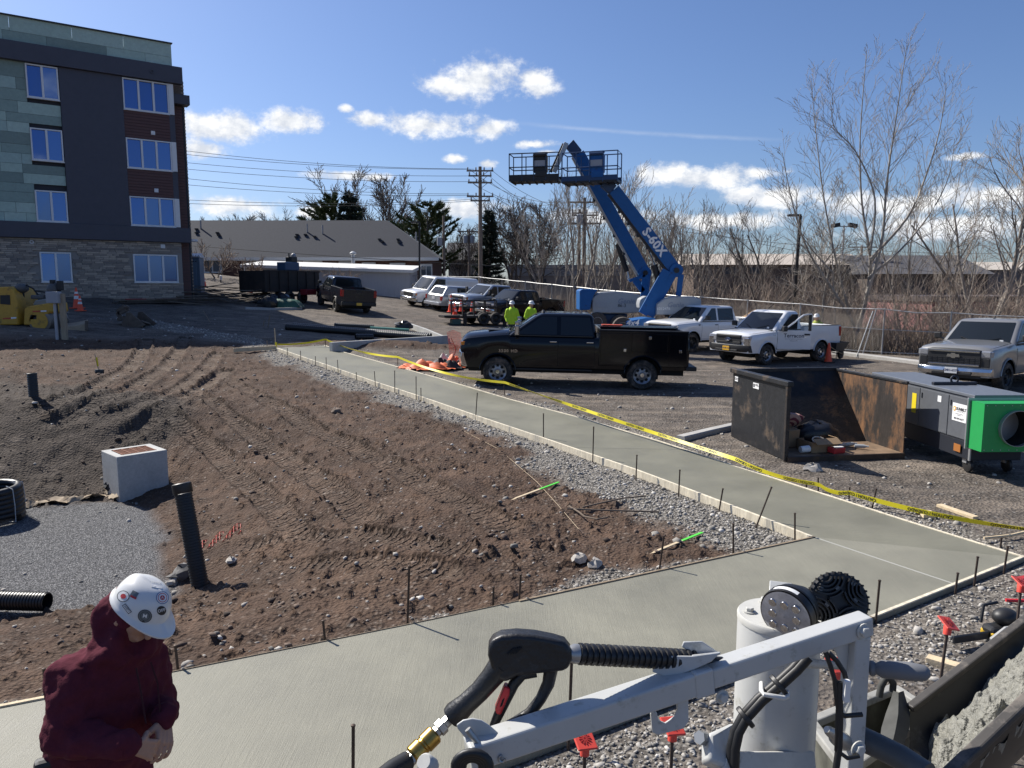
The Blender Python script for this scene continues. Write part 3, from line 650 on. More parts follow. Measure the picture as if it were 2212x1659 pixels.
 for i, (a, b, z, ci, pr) in enumerate(cand):
  w = round(b - a - .012, 3); ctr = ((a + b) / 2, .05 - pr, z + .043)
  if i < 290:
   key = (w, ci)
   if key not in tmpl:
    o = MB().box((0, 0, 0), (w, .09, .082)).build('brick', bricks[ci], B, 0); tmpl[key] = o; o.location = ctr
   else:
    o = tmpl[key].copy(); COL.objects.link(o); o.location = ctr
  else: mats_rest[ci].box(ctr, (w, .09, .082))
 for ci in range(4): tag(mats_rest[ci].build('brickwork', bricks[ci], B, 0), kind='stuff')
 return B
apartment()
# ---------------------------------------------------------------- long house behind
def long_house():
 Y = 66.0; P = lambda u, v, y=Y: at_y(u, v, y)
 a = P(380, 538); b = P(949, 562); g0 = 1.2
 H = thing('long_house', 'long low brick house with grey shingle hip roof behind the dump trailer', 'house', (a.x, a.y, g0))
 ez = 5.3; rz = P(420, 476, 70.5).z; dep = 9.0; x0 = -30.; x1 = b.x
 shin = mat('grey_shingle', (.034, .038, .050), .9, noise=.22, nscale=9, bump=.35, bscale=16, stretch=(.7, 1, 3)); wall = mat('dull_brick', (.11, .055, .042), .9, noise=.3, nscale=7, bump=.2)
 white = mat('white_trim', (.62, .62, .60), .6); gl = mat('house_glass', (.10, .12, .15), .06, .3)
 yf, yb = Y, Y + dep; ym = Y + dep / 2; rx1 = P(837, 499, ym).x
 zf = lambda x: ez - .0 * x
 mb = MB(); mb.add([(x0, yf - .5, ez), (x1, yf - .5, ez), (rx1, ym, rz), (x0, ym, rz), (x0, yb, ez), (x1, yb, ez)], [(0, 1, 2, 3), (3, 2, 5, 4), (1, 5, 2)])
 roof = mb.build('roof', shin, H, 0, world=True)
 MB().box(((x0 + x1 - .6) / 2, Y + dep / 2, (ez + g0) / 2), (x1 - x0 - .6, dep - .2, ez - g0)).build('wall', wall, H, 0, world=True)
 MB().box(((x0 + x1) / 2, yf - .5, ez - .08), (x1 - x0, .1, .26)).build('eave_board', white, H, 0, world=True)
 MB().box(((x0 + x1) / 2, yf - .2, ez - .2), (x1 - x0 - .3, .55, .05)).build('soffit', white, H, 0, world=True)
 for u0, u1, v0, v1 in ((527, 560, 558, 590), (585, 620, 560, 590), (655, 697, 562, 596), (732, 763, 565, 598), (782, 812, 567, 598), (842, 876, 568, 600), (908, 934, 570, 600), (440, 480, 556, 590)):
  p = P(u0, v0); q = P(u1, v1); w = MB().box(((p.x + q.x) / 2, Y - .02, (p.z + q.z) / 2), (q.x - p.x, .2, p.z - q.z)).build('window', white, H, 0, world=True)
  cx = (p.x + q.x) / 2
  for s in (-1, 1):
   o = MB().box((cx + s * (q.x - p.x) * .23, Y - .13, (p.z + q.z) / 2 - .05), ((q.x - p.x) * .38, .04, (p.z - q.z) * .72)).build('pane', gl, H, 0, world=True); o.parent = w
 vent = mat('vent_black', (.02, .02, .022), .6); pvc = mat('vent_pipe', (.25, .25, .26), .6)
 def on_roof(u, v):
  r = ray(u, v); n = Vector((0, -(rz - ez), dep / 2 + .5)).normalized(); o0 = Vector((0, yf - .5, ez)); c0 = Vector((0, 0, HC)); return c0 + r * ((o0 - c0).dot(n) / r.dot(n))
 for u, v in ((425, 496), (470, 504), (425, 504), (642, 508), (660, 508), (680, 512), (820, 518), (860, 518), (473, 509), (640, 513), (826, 523), (862, 524)):
  p = on_roof(u, v); MB().box(p + Vector((0, 0, .1)), (.35, .35, .22)).build('roof_vent', vent, roof, 0, world=False) if False else None
  o = MB().box(p + Vector((0, -.05, .05)), (.26, .22, .12)).build('roof_vent', vent, H, 0, world=True)
 for u, v in ((434, 494), (664, 502), (697, 505), (899, 520)):
  p = on_roof(u, v); MB().tube([p, p + Vector((0, 0, .75))], .07, 8).build('vent_pipe', pvc, H, world=True)
 return H
long_house()
def white_shed():
 Y = 59.; p = at_y(530, 568, Y); q = at_y(884, 580, Y); g = 1.3
 o = thing('white_shed', 'long low white shed with flat pale roof in front of the brick house', 'shed', (p.x, Y, g))
 wm = mat('shed_wall', (.40, .40, .42), .8, noise=.08, nscale=2, stretch=(8, 1, .3)); rm = mat('shed_roof', (.62, .61, .59), .7, noise=.1)
 mb = MB(); mb.add([(p.x, Y, g - .5), (q.x, Y, g - .5), (q.x, Y, q.z - .25), (p.x, Y, p.z - .25), (p.x, Y + 5, g - .5), (q.x, Y + 5, g - .5), (q.x, Y + 5, q.z + .2), (p.x, Y + 5, p.z + .2)], [(0, 1, 2, 3), (1, 5, 6, 2), (5, 4, 7, 6), (4, 0, 3, 7), (3, 2, 6, 7)]); mb.build('wall', wm, o, 0, world=True)
 mb = MB(); mb.add([(p.x - .3, Y - .35, p.z - .35), (q.x + .3, Y - .35, q.z - .35), (q.x + .3, Y - .35, q.z - .12), (p.x - .3, Y - .35, p.z - .12), (p.x - .3, Y + 5.3, p.z + .1), (q.x + .3, Y + 5.3, q.z + .1), (q.x + .3, Y + 5.3, q.z + .35), (p.x - .3, Y + 5.3, p.z + .35)], [(0, 1, 2, 3), (1, 5, 6, 2), (5, 4, 7, 6), (4, 0, 3, 7), (3, 2, 6, 7), (0, 4, 5, 1)]); mb.build('roof', rm, o, 0, world=True)
 d = at_y(555, 600, Y); MB().box((d.x, Y - .03, d.z), (.9, .06, 1.6)).build('door', mat('shed_door', (.14, .09, .07), .7), o, world=True)
 d = at_y(763, 560, Y + 1); MB().lathe([(.14, -.3), (.14, .35), (.26, .4), (.26, .5), (.05, .62)], d, (0, 0, 1), 10).build('roof_stack', mat('galvanised', (.42, .43, .44), .45, .7), o, world=True)
white_shed()
def bg_block(name, label, cat, u0, u1, vt, vb, Y, parts, roofc, wallc, dep=14, band=.5, roofpitch=None):
 p = at_y(u0, vt, Y); q = at_y(u1, vb, Y); o = thing(name, label, cat, (p.x, Y, 0)); z0 = -1.5
 wm = mat(name + label[:6] + 'wall', wallc, .9, noise=.12, nscale=.7, bump=.1, bscale=3, stretch=(1, 1, 2)); rm = mat(name + label[:6] + 'roof', roofc, .85, noise=.1, nscale=.6)
 MB().box(((p.x + q.x) / 2, Y + dep / 2, (q.z + z0) / 2), (q.x - p.x, dep, q.z - z0)).build('wall', wm, o, 0, world=True)
 if roofpitch:
  mb = MB(); mb.add([(p.x - .4, Y - .5, q.z), (q.x + .4, Y - .5, q.z), (q.x + .4, Y + dep / 2, p.z), (p.x - .4, Y + dep / 2, p.z), (q.x + .4, Y + dep, q.z), (p.x - .4, Y + dep, q.z)], [(0, 1, 2, 3), (3, 2, 4, 5), (0, 3, 5), (1, 4, 2)]); mb.build('roof', rm, o, 0, world=True)
 else:
  MB().box(((p.x + q.x) / 2, Y + dep / 2, (p.z + q.z) / 2), (q.x - p.x + .3, dep + .3, p.z - q.z)).build('parapet_or_shadow', rm, o, 0, world=True)
 dk = mat('bg_opening', (.03, .03, .035), .4)
 for (a, b, c, d) in parts:
  pp = at_y(a, c, Y); qq = at_y(b, d, Y); MB().box(((pp.x + qq.x) / 2, Y - .03, (pp.z + qq.z) / 2), (qq.x - pp.x, .1, pp.z - qq.z)).build('window', dk, o, 0, world=True)
 return o
bg_block('warehouse', 'flat beige warehouse band behind the leafless brush at right', 'warehouse', 1500, 1900, 541, 572, 78., [(1560, 1590, 578, 592), (1620, 1650, 578, 592), (1700, 1730, 578, 592)], (.46, .40, .335), (.12, .085, .066), 16, roofpitch=1)
bg_block('warehouse', 'dark grey roofed warehouse beyond the tallest bare tree', 'warehouse', 1880, 2135, 546, 592, 74., [], (.085, .083, .088), (.095, .075, .062), 12, roofpitch=1)
bg_block('warehouse', 'pale flat shed roof at the far right edge of photo', 'warehouse', 2095, 2420, 562, 583, 95., [], (.46, .41, .35), (.12, .11, .11), 14, roofpitch=1)
bg_block('pink_building', 'dusty pink block wall behind the fence at right', 'building', 2015, 2420, 640, 652, 46., [(2075, 2110, 668, 690)], (.07, .055, .055), (.34, .16, .15), 9)  # near-black top band is the shadow along the wall top, put in as colour
bg_block('cottage', 'small grey roofed cottage between the two conifers', 'house', 968, 1030, 520, 562, 92., [(985, 1000, 570, 582)], (.085, .085, .09), (.38, .37, .35), 8, roofpitch=1)
bg_block('warehouse', 'grey low building glimpsed between thin trunks left of the lift boom', 'warehouse', 1100, 1400, 572, 596, 88., [(1150, 1180, 602, 612), (1230, 1260, 602, 612)], (.22, .21, .20), (.20, .17, .15))
# ---------------------------------------------------------------- vegetation
BARK = mat('grey_bark', (.27, .235, .20), .9, noise=.3, nscale=6, bump=.3, bscale=14); BARKP = mat('pale_bark', (.30, .27, .235), .9, noise=.3, nscale=5, bump=.2, bscale=14); BARKD = mat('dark_bark', (.10, .082, .07), .9, noise=.3, nscale=6)
class Twigs:
 """fast tapered tubes"""
 def __init__(s): s.v = []; s.f = []
 def tube(s, pts, rs, n):
  o = len(s.v); m = len(pts)
  for i, p in enumerate(pts):
   t = pts[min(i + 1, m - 1)] - pts[max(i - 1, 0)]; t.normalize(); a = Vector((0, 0, 1)) if abs(t.z) < .9 else Vector((1, 0, 0)); x = a.cross(t).normalized(); y = t.cross(x); r = rs[i]
   for k in range(n): c = 2 * math.pi * k / n; q = p + x * (math.cos(c) * r) + y * (math.sin(c) * r); s.v.append((q.x, q.y, q.z))
  for i in range(m - 1):
   for k in range(n): s.f.append((o + i * n + k, o + i * n + (k + 1) % n, o + (i + 1) * n + (k + 1) % n, o + (i + 1) * n + k))
 def build(s, name, m, parent=None):
  return mesh_np(name, s.v, s.f, m, parent, True) if s.v else None
def grow(rr, tw, p, d, length, r, lvl, maxl, o):
 steps = 5 if lvl < 2 else 3; pts = [p.copy()]; rs = [r]; q = p.copy(); dd = d.copy()
 for i in range(steps):
  dd = (dd + Vector((rr.gauss(0, o['wob']), rr.gauss(0, o['wob']), rr.gauss(0, o['wob']) + o['up'] * (.5 + .5 * (lvl > 0))))).normalized(); q = q + dd * (length / steps); pts.append(q.copy()); rs.append(max(o['min'], r * (1 - (1 - o['tip']) * (i + 1) / steps)))
 tgt = tw[0] if lvl < o['trunk_l'] else tw[1]; tgt.tube(pts, rs, 7 if lvl == 0 else (5 if lvl == 1 else 3))
 if lvl >= maxl: return
 nb = o['nb'][min(lvl, len(o['nb']) - 1)]; nb = int(nb) + (rr.random() < nb - int(nb))
 for k in range(nb):
  f = o['start'][min(lvl, len(o['start']) - 1)]; f = f + (1 - f) * ((k + rr.random()) / nb); x = f * steps; i = min(int(x), steps - 1); b = pts[i].lerp(pts[i + 1], x - i); br = rs[i] + (rs[i + 1] - rs[i]) * (x - i)
  dv = (pts[i + 1] - pts[i]).normalized(); ax = frame_z(dv)[0]; ax.rotate(Quaternion(dv, rr.uniform(0, 6.283))); ang = o['ang'][min(lvl, len(o['ang']) - 1)] * rr.uniform(.75, 1.25); nd = dv.copy(); nd.rotate(Quaternion(ax, ang))
  grow(rr, tw, b, nd, length * o['lr'][min(lvl, len(o['lr']) - 1)] * rr.uniform(.7, 1.15) * (1.15 - .5 * f if lvl == 0 else 1), max(o['min'], br * o['rr']), lvl + 1, maxl, o)
DEF = dict(wob=.09, up=.06, min=.010, tip=.35, trunk_l=1, nb=[8, 6, 5, 3], start=[.3, .25, .2, .2], ang=[.65, .6, .6, .6], lr=[.55, .55, .5, .5], rr=.55)
def bare_tree(name, label, seed, loc, h, r0, bark, maxl=3, stems=1, lean=.25, group=None, twm=None, flat=1.0, **kw):
 o = dict(DEF); o.update(kw); rr = random.Random(seed); T = thing(name, label, 'tree', loc, 0, group); tw = (Twigs(), Twigs())
 for s in range(stems):
  a = 6.283 * s / max(stems, 1) + rr.uniform(0, 1); d = Vector((math.cos(a) * lean * (stems > 1), math.sin(a) * lean * (stems > 1) * flat, 1)).normalized()
  grow(rr, tw, Vector((rr.uniform(-.1, .1) * (stems > 1), rr.uniform(-.1, .1) * (stems > 1), -.3)), d, h * (rr.uniform(.55, .7) if maxl > 0 else 1), r0 * (1 if stems == 1 else rr.uniform(.6, .9)), 0, maxl, o)
 tw[0].build('trunk', bark, T); tw[1].build('crown', twm or bark, T); return T
def place(x_u, y, dz=-.1):
 p = at_y(x_u, 619, y); return (p.x, y, gz(p.x, y) + dz)
# the tall multi-stemmed tree at right
def big_tree():
 rr = random.Random(21); T = thing('bare_tree', 'tallest leafless tree, pale branching stems fanning up beside the lamp post', 'tree', place(1835, 35.5)); tw = (Twigs(), Twigs()); base = Vector(T.location)
 o = dict(DEF); o.update(wob=.05, up=.10, nb=[9, 6, 4], start=[.28, .2, .2], ang=[.5, .55, .6], lr=[.42, .5, .45], rr=.5, tip=.22, min=.006)
 stems = [([(1852, 835), (1850, 740), (1838, 690), (1795, 620), (1745, 540), (1712, 440), (1690, 330)], .17, -.4), ([(1850, 720), (1870, 650), (1880, 560), (1862, 440), (1858, 300), (1872, 110)], .16, .3), ([(1872, 640), (1905, 520), (1915, 400), (1935, 260), (1960, 90)], .13, -.3),
    ([(1880, 560), (1960, 470), (2000, 380), (2030, 280), (2045, 180)], .11, .5), ([(1875, 600), (1945, 540), (2010, 460), (2050, 380), (2062, 300)], .09, -.5), ([(1838, 690), (1805, 560), (1780, 430), (1765, 310), (1752, 170)], .10, .5), ([(1818, 840), (1805, 700), (1800, 600), (1798, 500), (1820, 400)], .09, .2),
    ([(1880, 545), (1890, 430), (1850, 330), (1800, 270), (1800, 200)], .08, -.6), ([(1915, 420), (1930, 300), (1990, 170)], .07, .4), ([(1800, 590), (1740, 520), (1690, 420)], .06, -.4)]
 for pts, r, dy in stems:
  n = len(pts); P3 = [at_y(u, v, base.y + dy * 2 * i / n) - base for i, (u, v) in enumerate(pts)]
  P3 = [Vector(p) for p in P3]; fine = []
  for i in range(n - 1):
   p0 = P3[max(i - 1, 0)]; p1 = P3[i]; p2 = P3[i + 1]; p3 = P3[min(i + 2, n - 1)]
   for k in range(4): t = k / 4; fine.append(.5 * ((2 * p1) + (p2 - p0) * t + (2 * p0 - 5 * p1 + 4 * p2 - p3) * t * t + (3 * p1 - p0 - 3 * p2 + p3) * t ** 3))
  fine.append(P3[-1]); m = len(fine); rs = [max(.009, r * .72 * (1 - .9 * (i / (m - 1)) ** .8)) for i in range(m)]; tw[0].tube(fine, rs, 7)
  L_ = sum((a - b).length for a, b in zip(fine[1:], fine[:-1]))
  for k in range(int(L_ * 3.2)):
   f = .25 + .74 * (k + rr.random()) / (L_ * 3.2); i = min(int(f * (m - 1)), m - 2); b = fine[i].lerp(fine[i + 1], f * (m - 1) - i); dv = (fine[i + 1] - fine[i]).normalized(); ax = frame_z(dv)[0]; ax.rotate(Quaternion(dv, rr.uniform(0, 6.28))); nd = dv.copy(); nd.rotate(Quaternion(ax, rr.uniform(.45, .8)))
   grow(rr, tw, b, nd, rr.uniform(.9, 2.6) * (1.1 - .55 * f), max(.008, rs[i] * .34), 1, 3, dict(o, nb=[5, 4, 3], start=[.2, .2, .2], up=.06, wob=.045))
 tw[0].build('trunk', BARKP, T); tw[1].build('crown', BARK, T)
big_tree()
bare_tree('bare_tree', 'spreading leafless tree at the right edge above the pink wall', 31, place(2130, 37), 13.5, .16, BARK, 3, 4, .33, nb=[9, 7, 5], min=.008, lr=[.45, .5, .5])
bare_tree('bare_tree', 'leafless tree behind the grey pickup, right of the tallest tree', 32, place(2205, 40), 14, .16, BARK, 3, 3, .25, nb=[9, 7, 5], min=.008, lr=[.42, .5, .5])
bare_tree('bare_tree', 'small forked leafless tree left of the lamp post', 33, place(1655, 40), 11.0, .10, BARKD, 3, 3, .3, nb=[7, 6, 5], min=.008, lr=[.42, .5, .5])
bare_tree('bare_tree', 'thin leaning pale sapling between lamp post and tallest tree', 34, place(1775, 36), 6.5, .07, BARKP, 3, 1, nb=[8, 5, 4])
sap = [bare_tree('sapling', 'leafless sapling in the thicket behind the blue lifts', 40 + i, place(1250 + i * 60, 47 + i), 12.6 - .7 * i, .10, BARK, 3, 2, .12, 'saplings of the thicket behind the lifts', nb=[10, 6, 3], up=.16, ang=[.5, .5, .5], lr=[.36, .5, .5], min=.009) for i in range(3)]
rr = random.Random(4)
for i, (u, y, s) in enumerate([(1360, 57, 1.1), (1425, 58, 1.0), (1275, 60, 1.0), (1232, 53, 1.05), (1300, 51, 1.1), (1335, 49, 1.15), (1410, 47, 1.05), (1440, 50, 1.1), (1475, 46, .95), (1510, 48, .9), (1540, 45, .85), (1590, 44, .8), (1205, 58, .9), (1170, 60, .95), (1385, 55, 1.1), (1720, 43, .75), (1960, 42, .8), (2030, 44, .85), (1625, 47, .8)]):
 c = copy_tree(sap[i % 3]); c.location = place(u, y); c.scale = (s, s, s * rr.uniform(.72, 1.08)); c.rotation_euler.z = rr.uniform(0, 6.28)
ORD = ['first', 'second', 'third', 'fourth', 'fifth', 'sixth', 'seventh', 'eighth', 'ninth', 'tenth', 'eleventh', 'twelfth', 'thirteenth', 'fourteenth', 'fifteenth', 'sixteenth', 'seventeenth', 'eighteenth', 'nineteenth', 'twentieth', 'twenty-first', 'twenty-second', 'twenty-third', 'twenty-fourth']
for i, o in enumerate(sorted([o for o in COL.objects if o.name.startswith('sapling')], key=lambda o: o.location.x / o.location.y)): o['label'] = 'leafless sapling, ' + ORD[i] + ' from the left in the thicket behind the lifts'
t1 = bare_tree('bare_tree', 'rounded leafless tree above the ridge of the shingle roof', 51, place(812, 96, 0), 17.5, .26, BARKD, 3, 5, .28, nb=[9, 8, 6], min=.028, lr=[.42, .5, .5])
for u, y, s, lb in [(1160, 72, .72, 'leafless round-crowned tree right of the dark spruce'), (1110, 78, .72, 'leafless tree just right of the tall utility pole'), (553, 100, .62, 'leafless tree top poking above the roof ridge at left'), (645, 104, .62, 'leafless tree top left of the pines, above roof ridge'), (488, 112, .66, 'faint leafless tree top nearest the apartment block'), (880, 88, .68, 'leafless tree hiding behind the right-hand pine'), (1000, 90, .6, 'leafless tree between the pine and the tall utility pole')]:
 c = copy_tree(t1); c.location = place(u, y, 0); c.scale = (s, s, s); c.rotation_euler.z = rr.uniform(0, 6.28); c['label'] = lb
g = 'distant leafless treeline'
for i in range(20):
 c = copy_tree(t1); u = 1085 + i * 60 + rr.uniform(-15, 15); y = rr.uniform(105, 135); s = rr.uniform(.42, .6); c.location = (at_y(u, 619, y).x, y, -1); c.scale = (s * 1.2, s * 1.2, s); c.rotation_euler.z = rr.uniform(0, 6.28); tag(c, 'far leafless tree, ' + ORD[i] + ' from the left along the skyline', 'tree', g)
# conifers
NEED = mat('spruce_needles', (.030, .042, .026), .85, noise=.4, nscale=1.2); NEEDP = mat('pine_needles', (.075, .095, .032), .85, noise=.4, nscale=1.0)
def conifer(label, seed, loc, h, rad, kind, group=None):
 rs = random.Random(seed); T = thing('spruce_tree' if kind == 's' else 'pine_tree', label, 'tree', loc, 0, group); tw = Twigs(); tw.tube([Vector((0, 0, -.3)), Vector((.05, 0, h * .5)), Vector((0, .03, h))], [h * .018, h * .011, .02], 7)
 vs = []; fs = []
 def tuft(p, d, L_, w):
  for k in range(3):
   a = frame_z(d)[0]; a.rotate(Quaternion(d, rs.uniform(0, 6.28))); e = p + d * L_ * rs.uniform(.7, 1.2) + a * w * rs.uniform(-.6, .6); o = len(vs)
   vs.extend([tuple(p - a * w * .5), tuple(p + a * w * .5), tuple(e)]); fs.append((o, o + 1, o + 2))
 n = 170 if kind == 's' else 90
 for i in range(n):
  f = (i + rs.random()) / n; z = h * (.08 + .90 * f) if kind == 's' else h * (.22 + .76 * f)
  L_ = rad * ((1 - f) ** .8 * rs.uniform(.65, 1.1) + .04) if kind == 's' else rad * (math.sin(math.pi * min(1, .18 + .8 * f)) ** .8) * rs.uniform(.45, 1.15)
  a = rs.uniform(0, 6.28); dr = rs.uniform(-.35, -.05) if kind == 's' else rs.uniform(.1, .55); d = Vector((math.cos(a), math.sin(a), dr)).normalized(); pts = [Vector((0, 0, z))]
  for k in range(4): d = (d + Vector((0, 0, .10 if kind == 's' else .08))).normalized(); pts.append(pts[-1] + d * L_ / 4)
  tw.tube(pts, [.035, .025, .018, .012, .008], 3)
  m = int(14 + L_ * 22)
  for k in range(m):
   t = (.12 + .88 * k / m) * 4 if kind == 's' else (.35 + .65 * k / m) * 4; j = min(int(t), 3); p = pts[j].lerp(pts[j + 1], t - j)
   dd = ((pts[j + 1] - pts[j]).normalized() + Vector((rs.gauss(0, .6), rs.gauss(0, .6), rs.gauss(-.15, .35) if kind == 's' else rs.gauss(.25, .4)))).normalized(); tuft(p, dd, rs.uniform(.28, .6) * (h / 9) ** .5, rs.uniform(.09, .17) * (h / 9) ** .5)
 tw.build('trunk', BARKD, T); mesh_np('crown', vs, fs, NEED if kind == 's' else NEEDP, T); return T
def place_top(u, vt, y, g0):
 p = at_y(u, vt, y); return (p.x, y, g0), p.z - g0
for lb, u, vt, y, w, k in [('tall dark spruce above the shingle roof ridge', 754, 410, 88, 3.6, 's'), ('ragged pine leaning out left of the dark spruce', 716, 420, 92, 4.2, 'p'), ('small pine left of the ragged pine over the roof', 692, 460, 96, 1.8, 'p'), ('broad sunlit pine at the right end of the shingle roof', 922, 438, 84, 4.4, 'p'), ('narrow dark spruce right of the tall utility pole', 1056, 452, 72, 2.2, 's')]:
 l, h = place_top(u, vt, y, 1.2); conifer(lb, int(u), l, h, w * (y / 84), k)
# brush along the fence
FENCE = [(-26, 74), (-15.2, 66), (-2.4, 57), (5.9, 43.5), (9.5, 38.4), (13.1, 34.6), (15.7, 32.1), (19.6, 29.0), (27, 23.5)]
def brush():
 rs = random.Random(9); tw = Twigs(); tw2 = Twigs(); d = [0]
 for a, b in zip(FENCE[:-1], FENCE[1:]): d.append(d[-1] + math.dist(a, b))
 for i in range(3600):
  s = rs.uniform(0, d[-1]) if i % 3 else rs.uniform(d[2], d[-1]); j = max(k for k in range(len(d) - 1) if d[k] <= s); t = (s - d[j]) / (d[j + 1] - d[j]); a, b = FENCE[j], FENCE[j + 1]
  nx, ny = -(b[1] - a[1]), b[0] - a[0]; l = math.hypot(nx, ny); nx /= l; ny /= l; off = .5 + 17 * rs.random() ** 1.6; x = a[0] + (b[0] - a[0]) * t + nx * off; y = a[1] + (b[1] - a[1]) * t + ny * off
  h = rs.uniform(.8, 3.0) * (1.15 if s > d[3] else .62) * (1 + .4 * (rs.random() < .12)); dd = Vector((rs.gauss(0, .28), rs.gauss(0, .28), 1)).normalized(); p = Vector((x, y, gz(x, y) - .1)); pts = [p]
  for k in range(3): dd = (dd + Vector((rs.gauss(0, .2), rs.gauss(0, .2), .05))).normalized(); pts.append(pts[-1] + dd * h / 3)
  T_ = tw if rs.random() < .6 else tw2; r = rs.uniform(.008, .018); T_.tube(pts, [r, r * .8, r * .6, .007], 3)
  for k in range(7):
   q = pts[1 + k % 2].lerp(pts[2 + k % 2], rs.random()); e = (dd + Vector((rs.gauss(0, .75), rs.gauss(0, .75), rs.uniform(-.2, .5)))).normalized(); m = q + e * h * .16; T_.tube([q, m, m + (e + Vector((rs.gauss(0, .4), rs.gauss(0, .4), .25))) * h * .14], [.007, .006, .004], 3)
 o = tw.build('brush', mat('brush_twigs', (.25, .19, .148), .9, noise=.3, nscale=.5)); tag(o, 'dense leafless brown brush growing along the chain link fence', 'brush', kind='stuff')
 o = tw2.build('brush', mat('brush_twigs_grey', (.27, .225, .185), .9, noise=.3, nscale=.5)); tag(o, 'grey leafless stems mixed through the brush behind fence', 'brush', kind='stuff')
brush()
def dry_grass():
 rs = np.random.RandomState(6); n = 30000; s = rs.uniform(0, 1, n); P = np.array(FENCE); d = np.concatenate([[0], np.cumsum(np.hypot(*np.diff(P, axis=0).T))]); q = s * d[-1]; j = np.clip(np.searchsorted(d, q) - 1, 0, len(P) - 2); t = (q - d[j]) / (d[j + 1] - d[j]); a = P[j]; b = P[j + 1]; nv = np.stack([-(b - a)[:, 1], (b - a)[:, 0]], -1); nv /= np.linalg.norm(nv, axis=1)[:, None]
 off = .2 + 16 * rs.uniform(0, 1, n) ** 1.3; xy = a + (b - a) * t[:, None] + nv * off[:, None]; z = coarse_h(xy[:, 0], xy[:, 1]); h = rs.uniform(.25, .9, n); w = rs.uniform(.02, .05, n); an = rs.uniform(0, 6.28, n); dx = np.cos(an) * w; dy = np.sin(an) * w; lx = rs.normal(0, .25, n) * h; ly = rs.normal(0, .25, n) * h
 v = np.stack([np.stack([xy[:, 0] - dx, xy[:, 1] - dy, z - .05], -1), np.stack([xy[:, 0] + dx, xy[:, 1] + dy, z - .05], -1), np.stack([xy[:, 0] + lx, xy[:, 1] + ly, z + h], -1)], 1)
 o = mesh_np('dry_grass', v.reshape(-1, 3), np.arange(n * 3).reshape(-1, 3), mat('dry_weeds', (.16, .115, .078), .95, noise=.4, nscale=.6)); tag(o, 'dry brown weeds under the brush behind the fence', 'weeds', kind='stuff')
dry_grass()
# ---------------------------------------------------------------- fence
def fence():
 o = thing('chain_link_fence', 'galvanised chain link fence with sagging top rail along the brush', 'fence', (FENCE[2][0], FENCE[2][1], 1.5)); gm = mat('galvanised_rail', (.42, .42, .41), .5, .6, noise=.15); wm = mat('fence_wire', (.26, .26, .255), .5, .6)
 topz = {0: 4.2, 1: 3.95, 2: 3.58, 3: 2.62, 4: 2.34, 5: 2.08, 6: 1.92, 7: 1.72, 8: 1.6}
 for j in range(len(FENCE) - 1):
  a = Vector((*FENCE[j], 0)); b = Vector((*FENCE[j + 1], 0)); L_ = (b - a).length; n = max(1, round(L_ / 3.0)); rr_ = random.Random(j)
  for k in range(n):
   p = a.lerp(b, k / n); q = a.lerp(b, (k + 1) / n); zp = topz[j] + (topz[j + 1] - topz[j]) * k / n; zq = topz[j] + (topz[j + 1] - topz[j]) * (k + 1) / n; gp_ = gz(p.x, p.y); gq = gz(q.x, q.y)
   MB().tube([Vector((p.x, p.y, gp_ - .3)), Vector((p.x + rr_.uniform(-.04, .04), p.y, zp + .05))], .032, 6).build('post', gm, o, world=True)
   sag = rr_.uniform(.0, .10) if j > 3 else .02
   MB().tube([Vector((p.x, p.y, zp)), Vector(((p.x + q.x) / 2, (p.y + q.y) / 2, (zp + zq) / 2 - sag)), Vector((q.x, q.y, zq))], .026, 6).build('top_rail', gm, o, world=True)
   if j > 2:
    MB().tube([Vector((p.x, p.y, (zp + gp_) / 2 + .1)), Vector((q.x, q.y, (zq + gq) / 2 + .1))], .018, 5).build('middle_rail', gm, o, world=True)
    MB().tube([Vector((p.x, p.y, gp_ + .1)), Vector((q.x, q.y, gq + .1))], .022, 5).build('bottom_rail', gm, o, world=True)
   tw = Twigs(); st = .11 if j > 3 else .2; h = zp - gp_ - .1; l = (q - p).length; m = int((l + h) / st)
   for i in range(m):
    for sgn in (1, -1):
     s0 = i * st - h if sgn > 0 else i * st; s1 = s0 + h * sgn; z0, z1 = 0., h
     lo = 0.; hi = 1.
     for e0, e1 in ((s0, s1),):
      if e1 != e0:
       t0 = (0 - e0) / (e1 - e0); t1 = (l - e0) / (e1 - e0); lo = max(lo, min(t0, t1)); hi = min(hi, max(t0, t1))
     if hi - lo < .03: continue
     pts = []
     for t in (lo, hi): sx = (s0 + (s1 - s0) * t) / l; g0 = gp_ + (gq - gp_) * sx + .05; zt = zp + (zq - zp) * sx - .03; c = p.lerp(q, sx); pts.append(Vector((c.x, c.y + .02 * sgn * .2, g0 + (zt - g0) * t)))
     tw.tube(pts, [.003, .003], 3)
   w = tw.build('chain_link', wm, o)
   if w: w.location = -Vector(o.location); tag(w, kind='stuff')
 for u0, v0, u1, v1 in ((1862, 770, 1893, 668), (1850, 772, 1886, 672)): # leaning loose bars
  p = gp(u0, v0); q = at_y(u1, v1, p.y + .1); MB().tube([p, q], .022, 6).build('brace', gm, o, world=True)
fence()
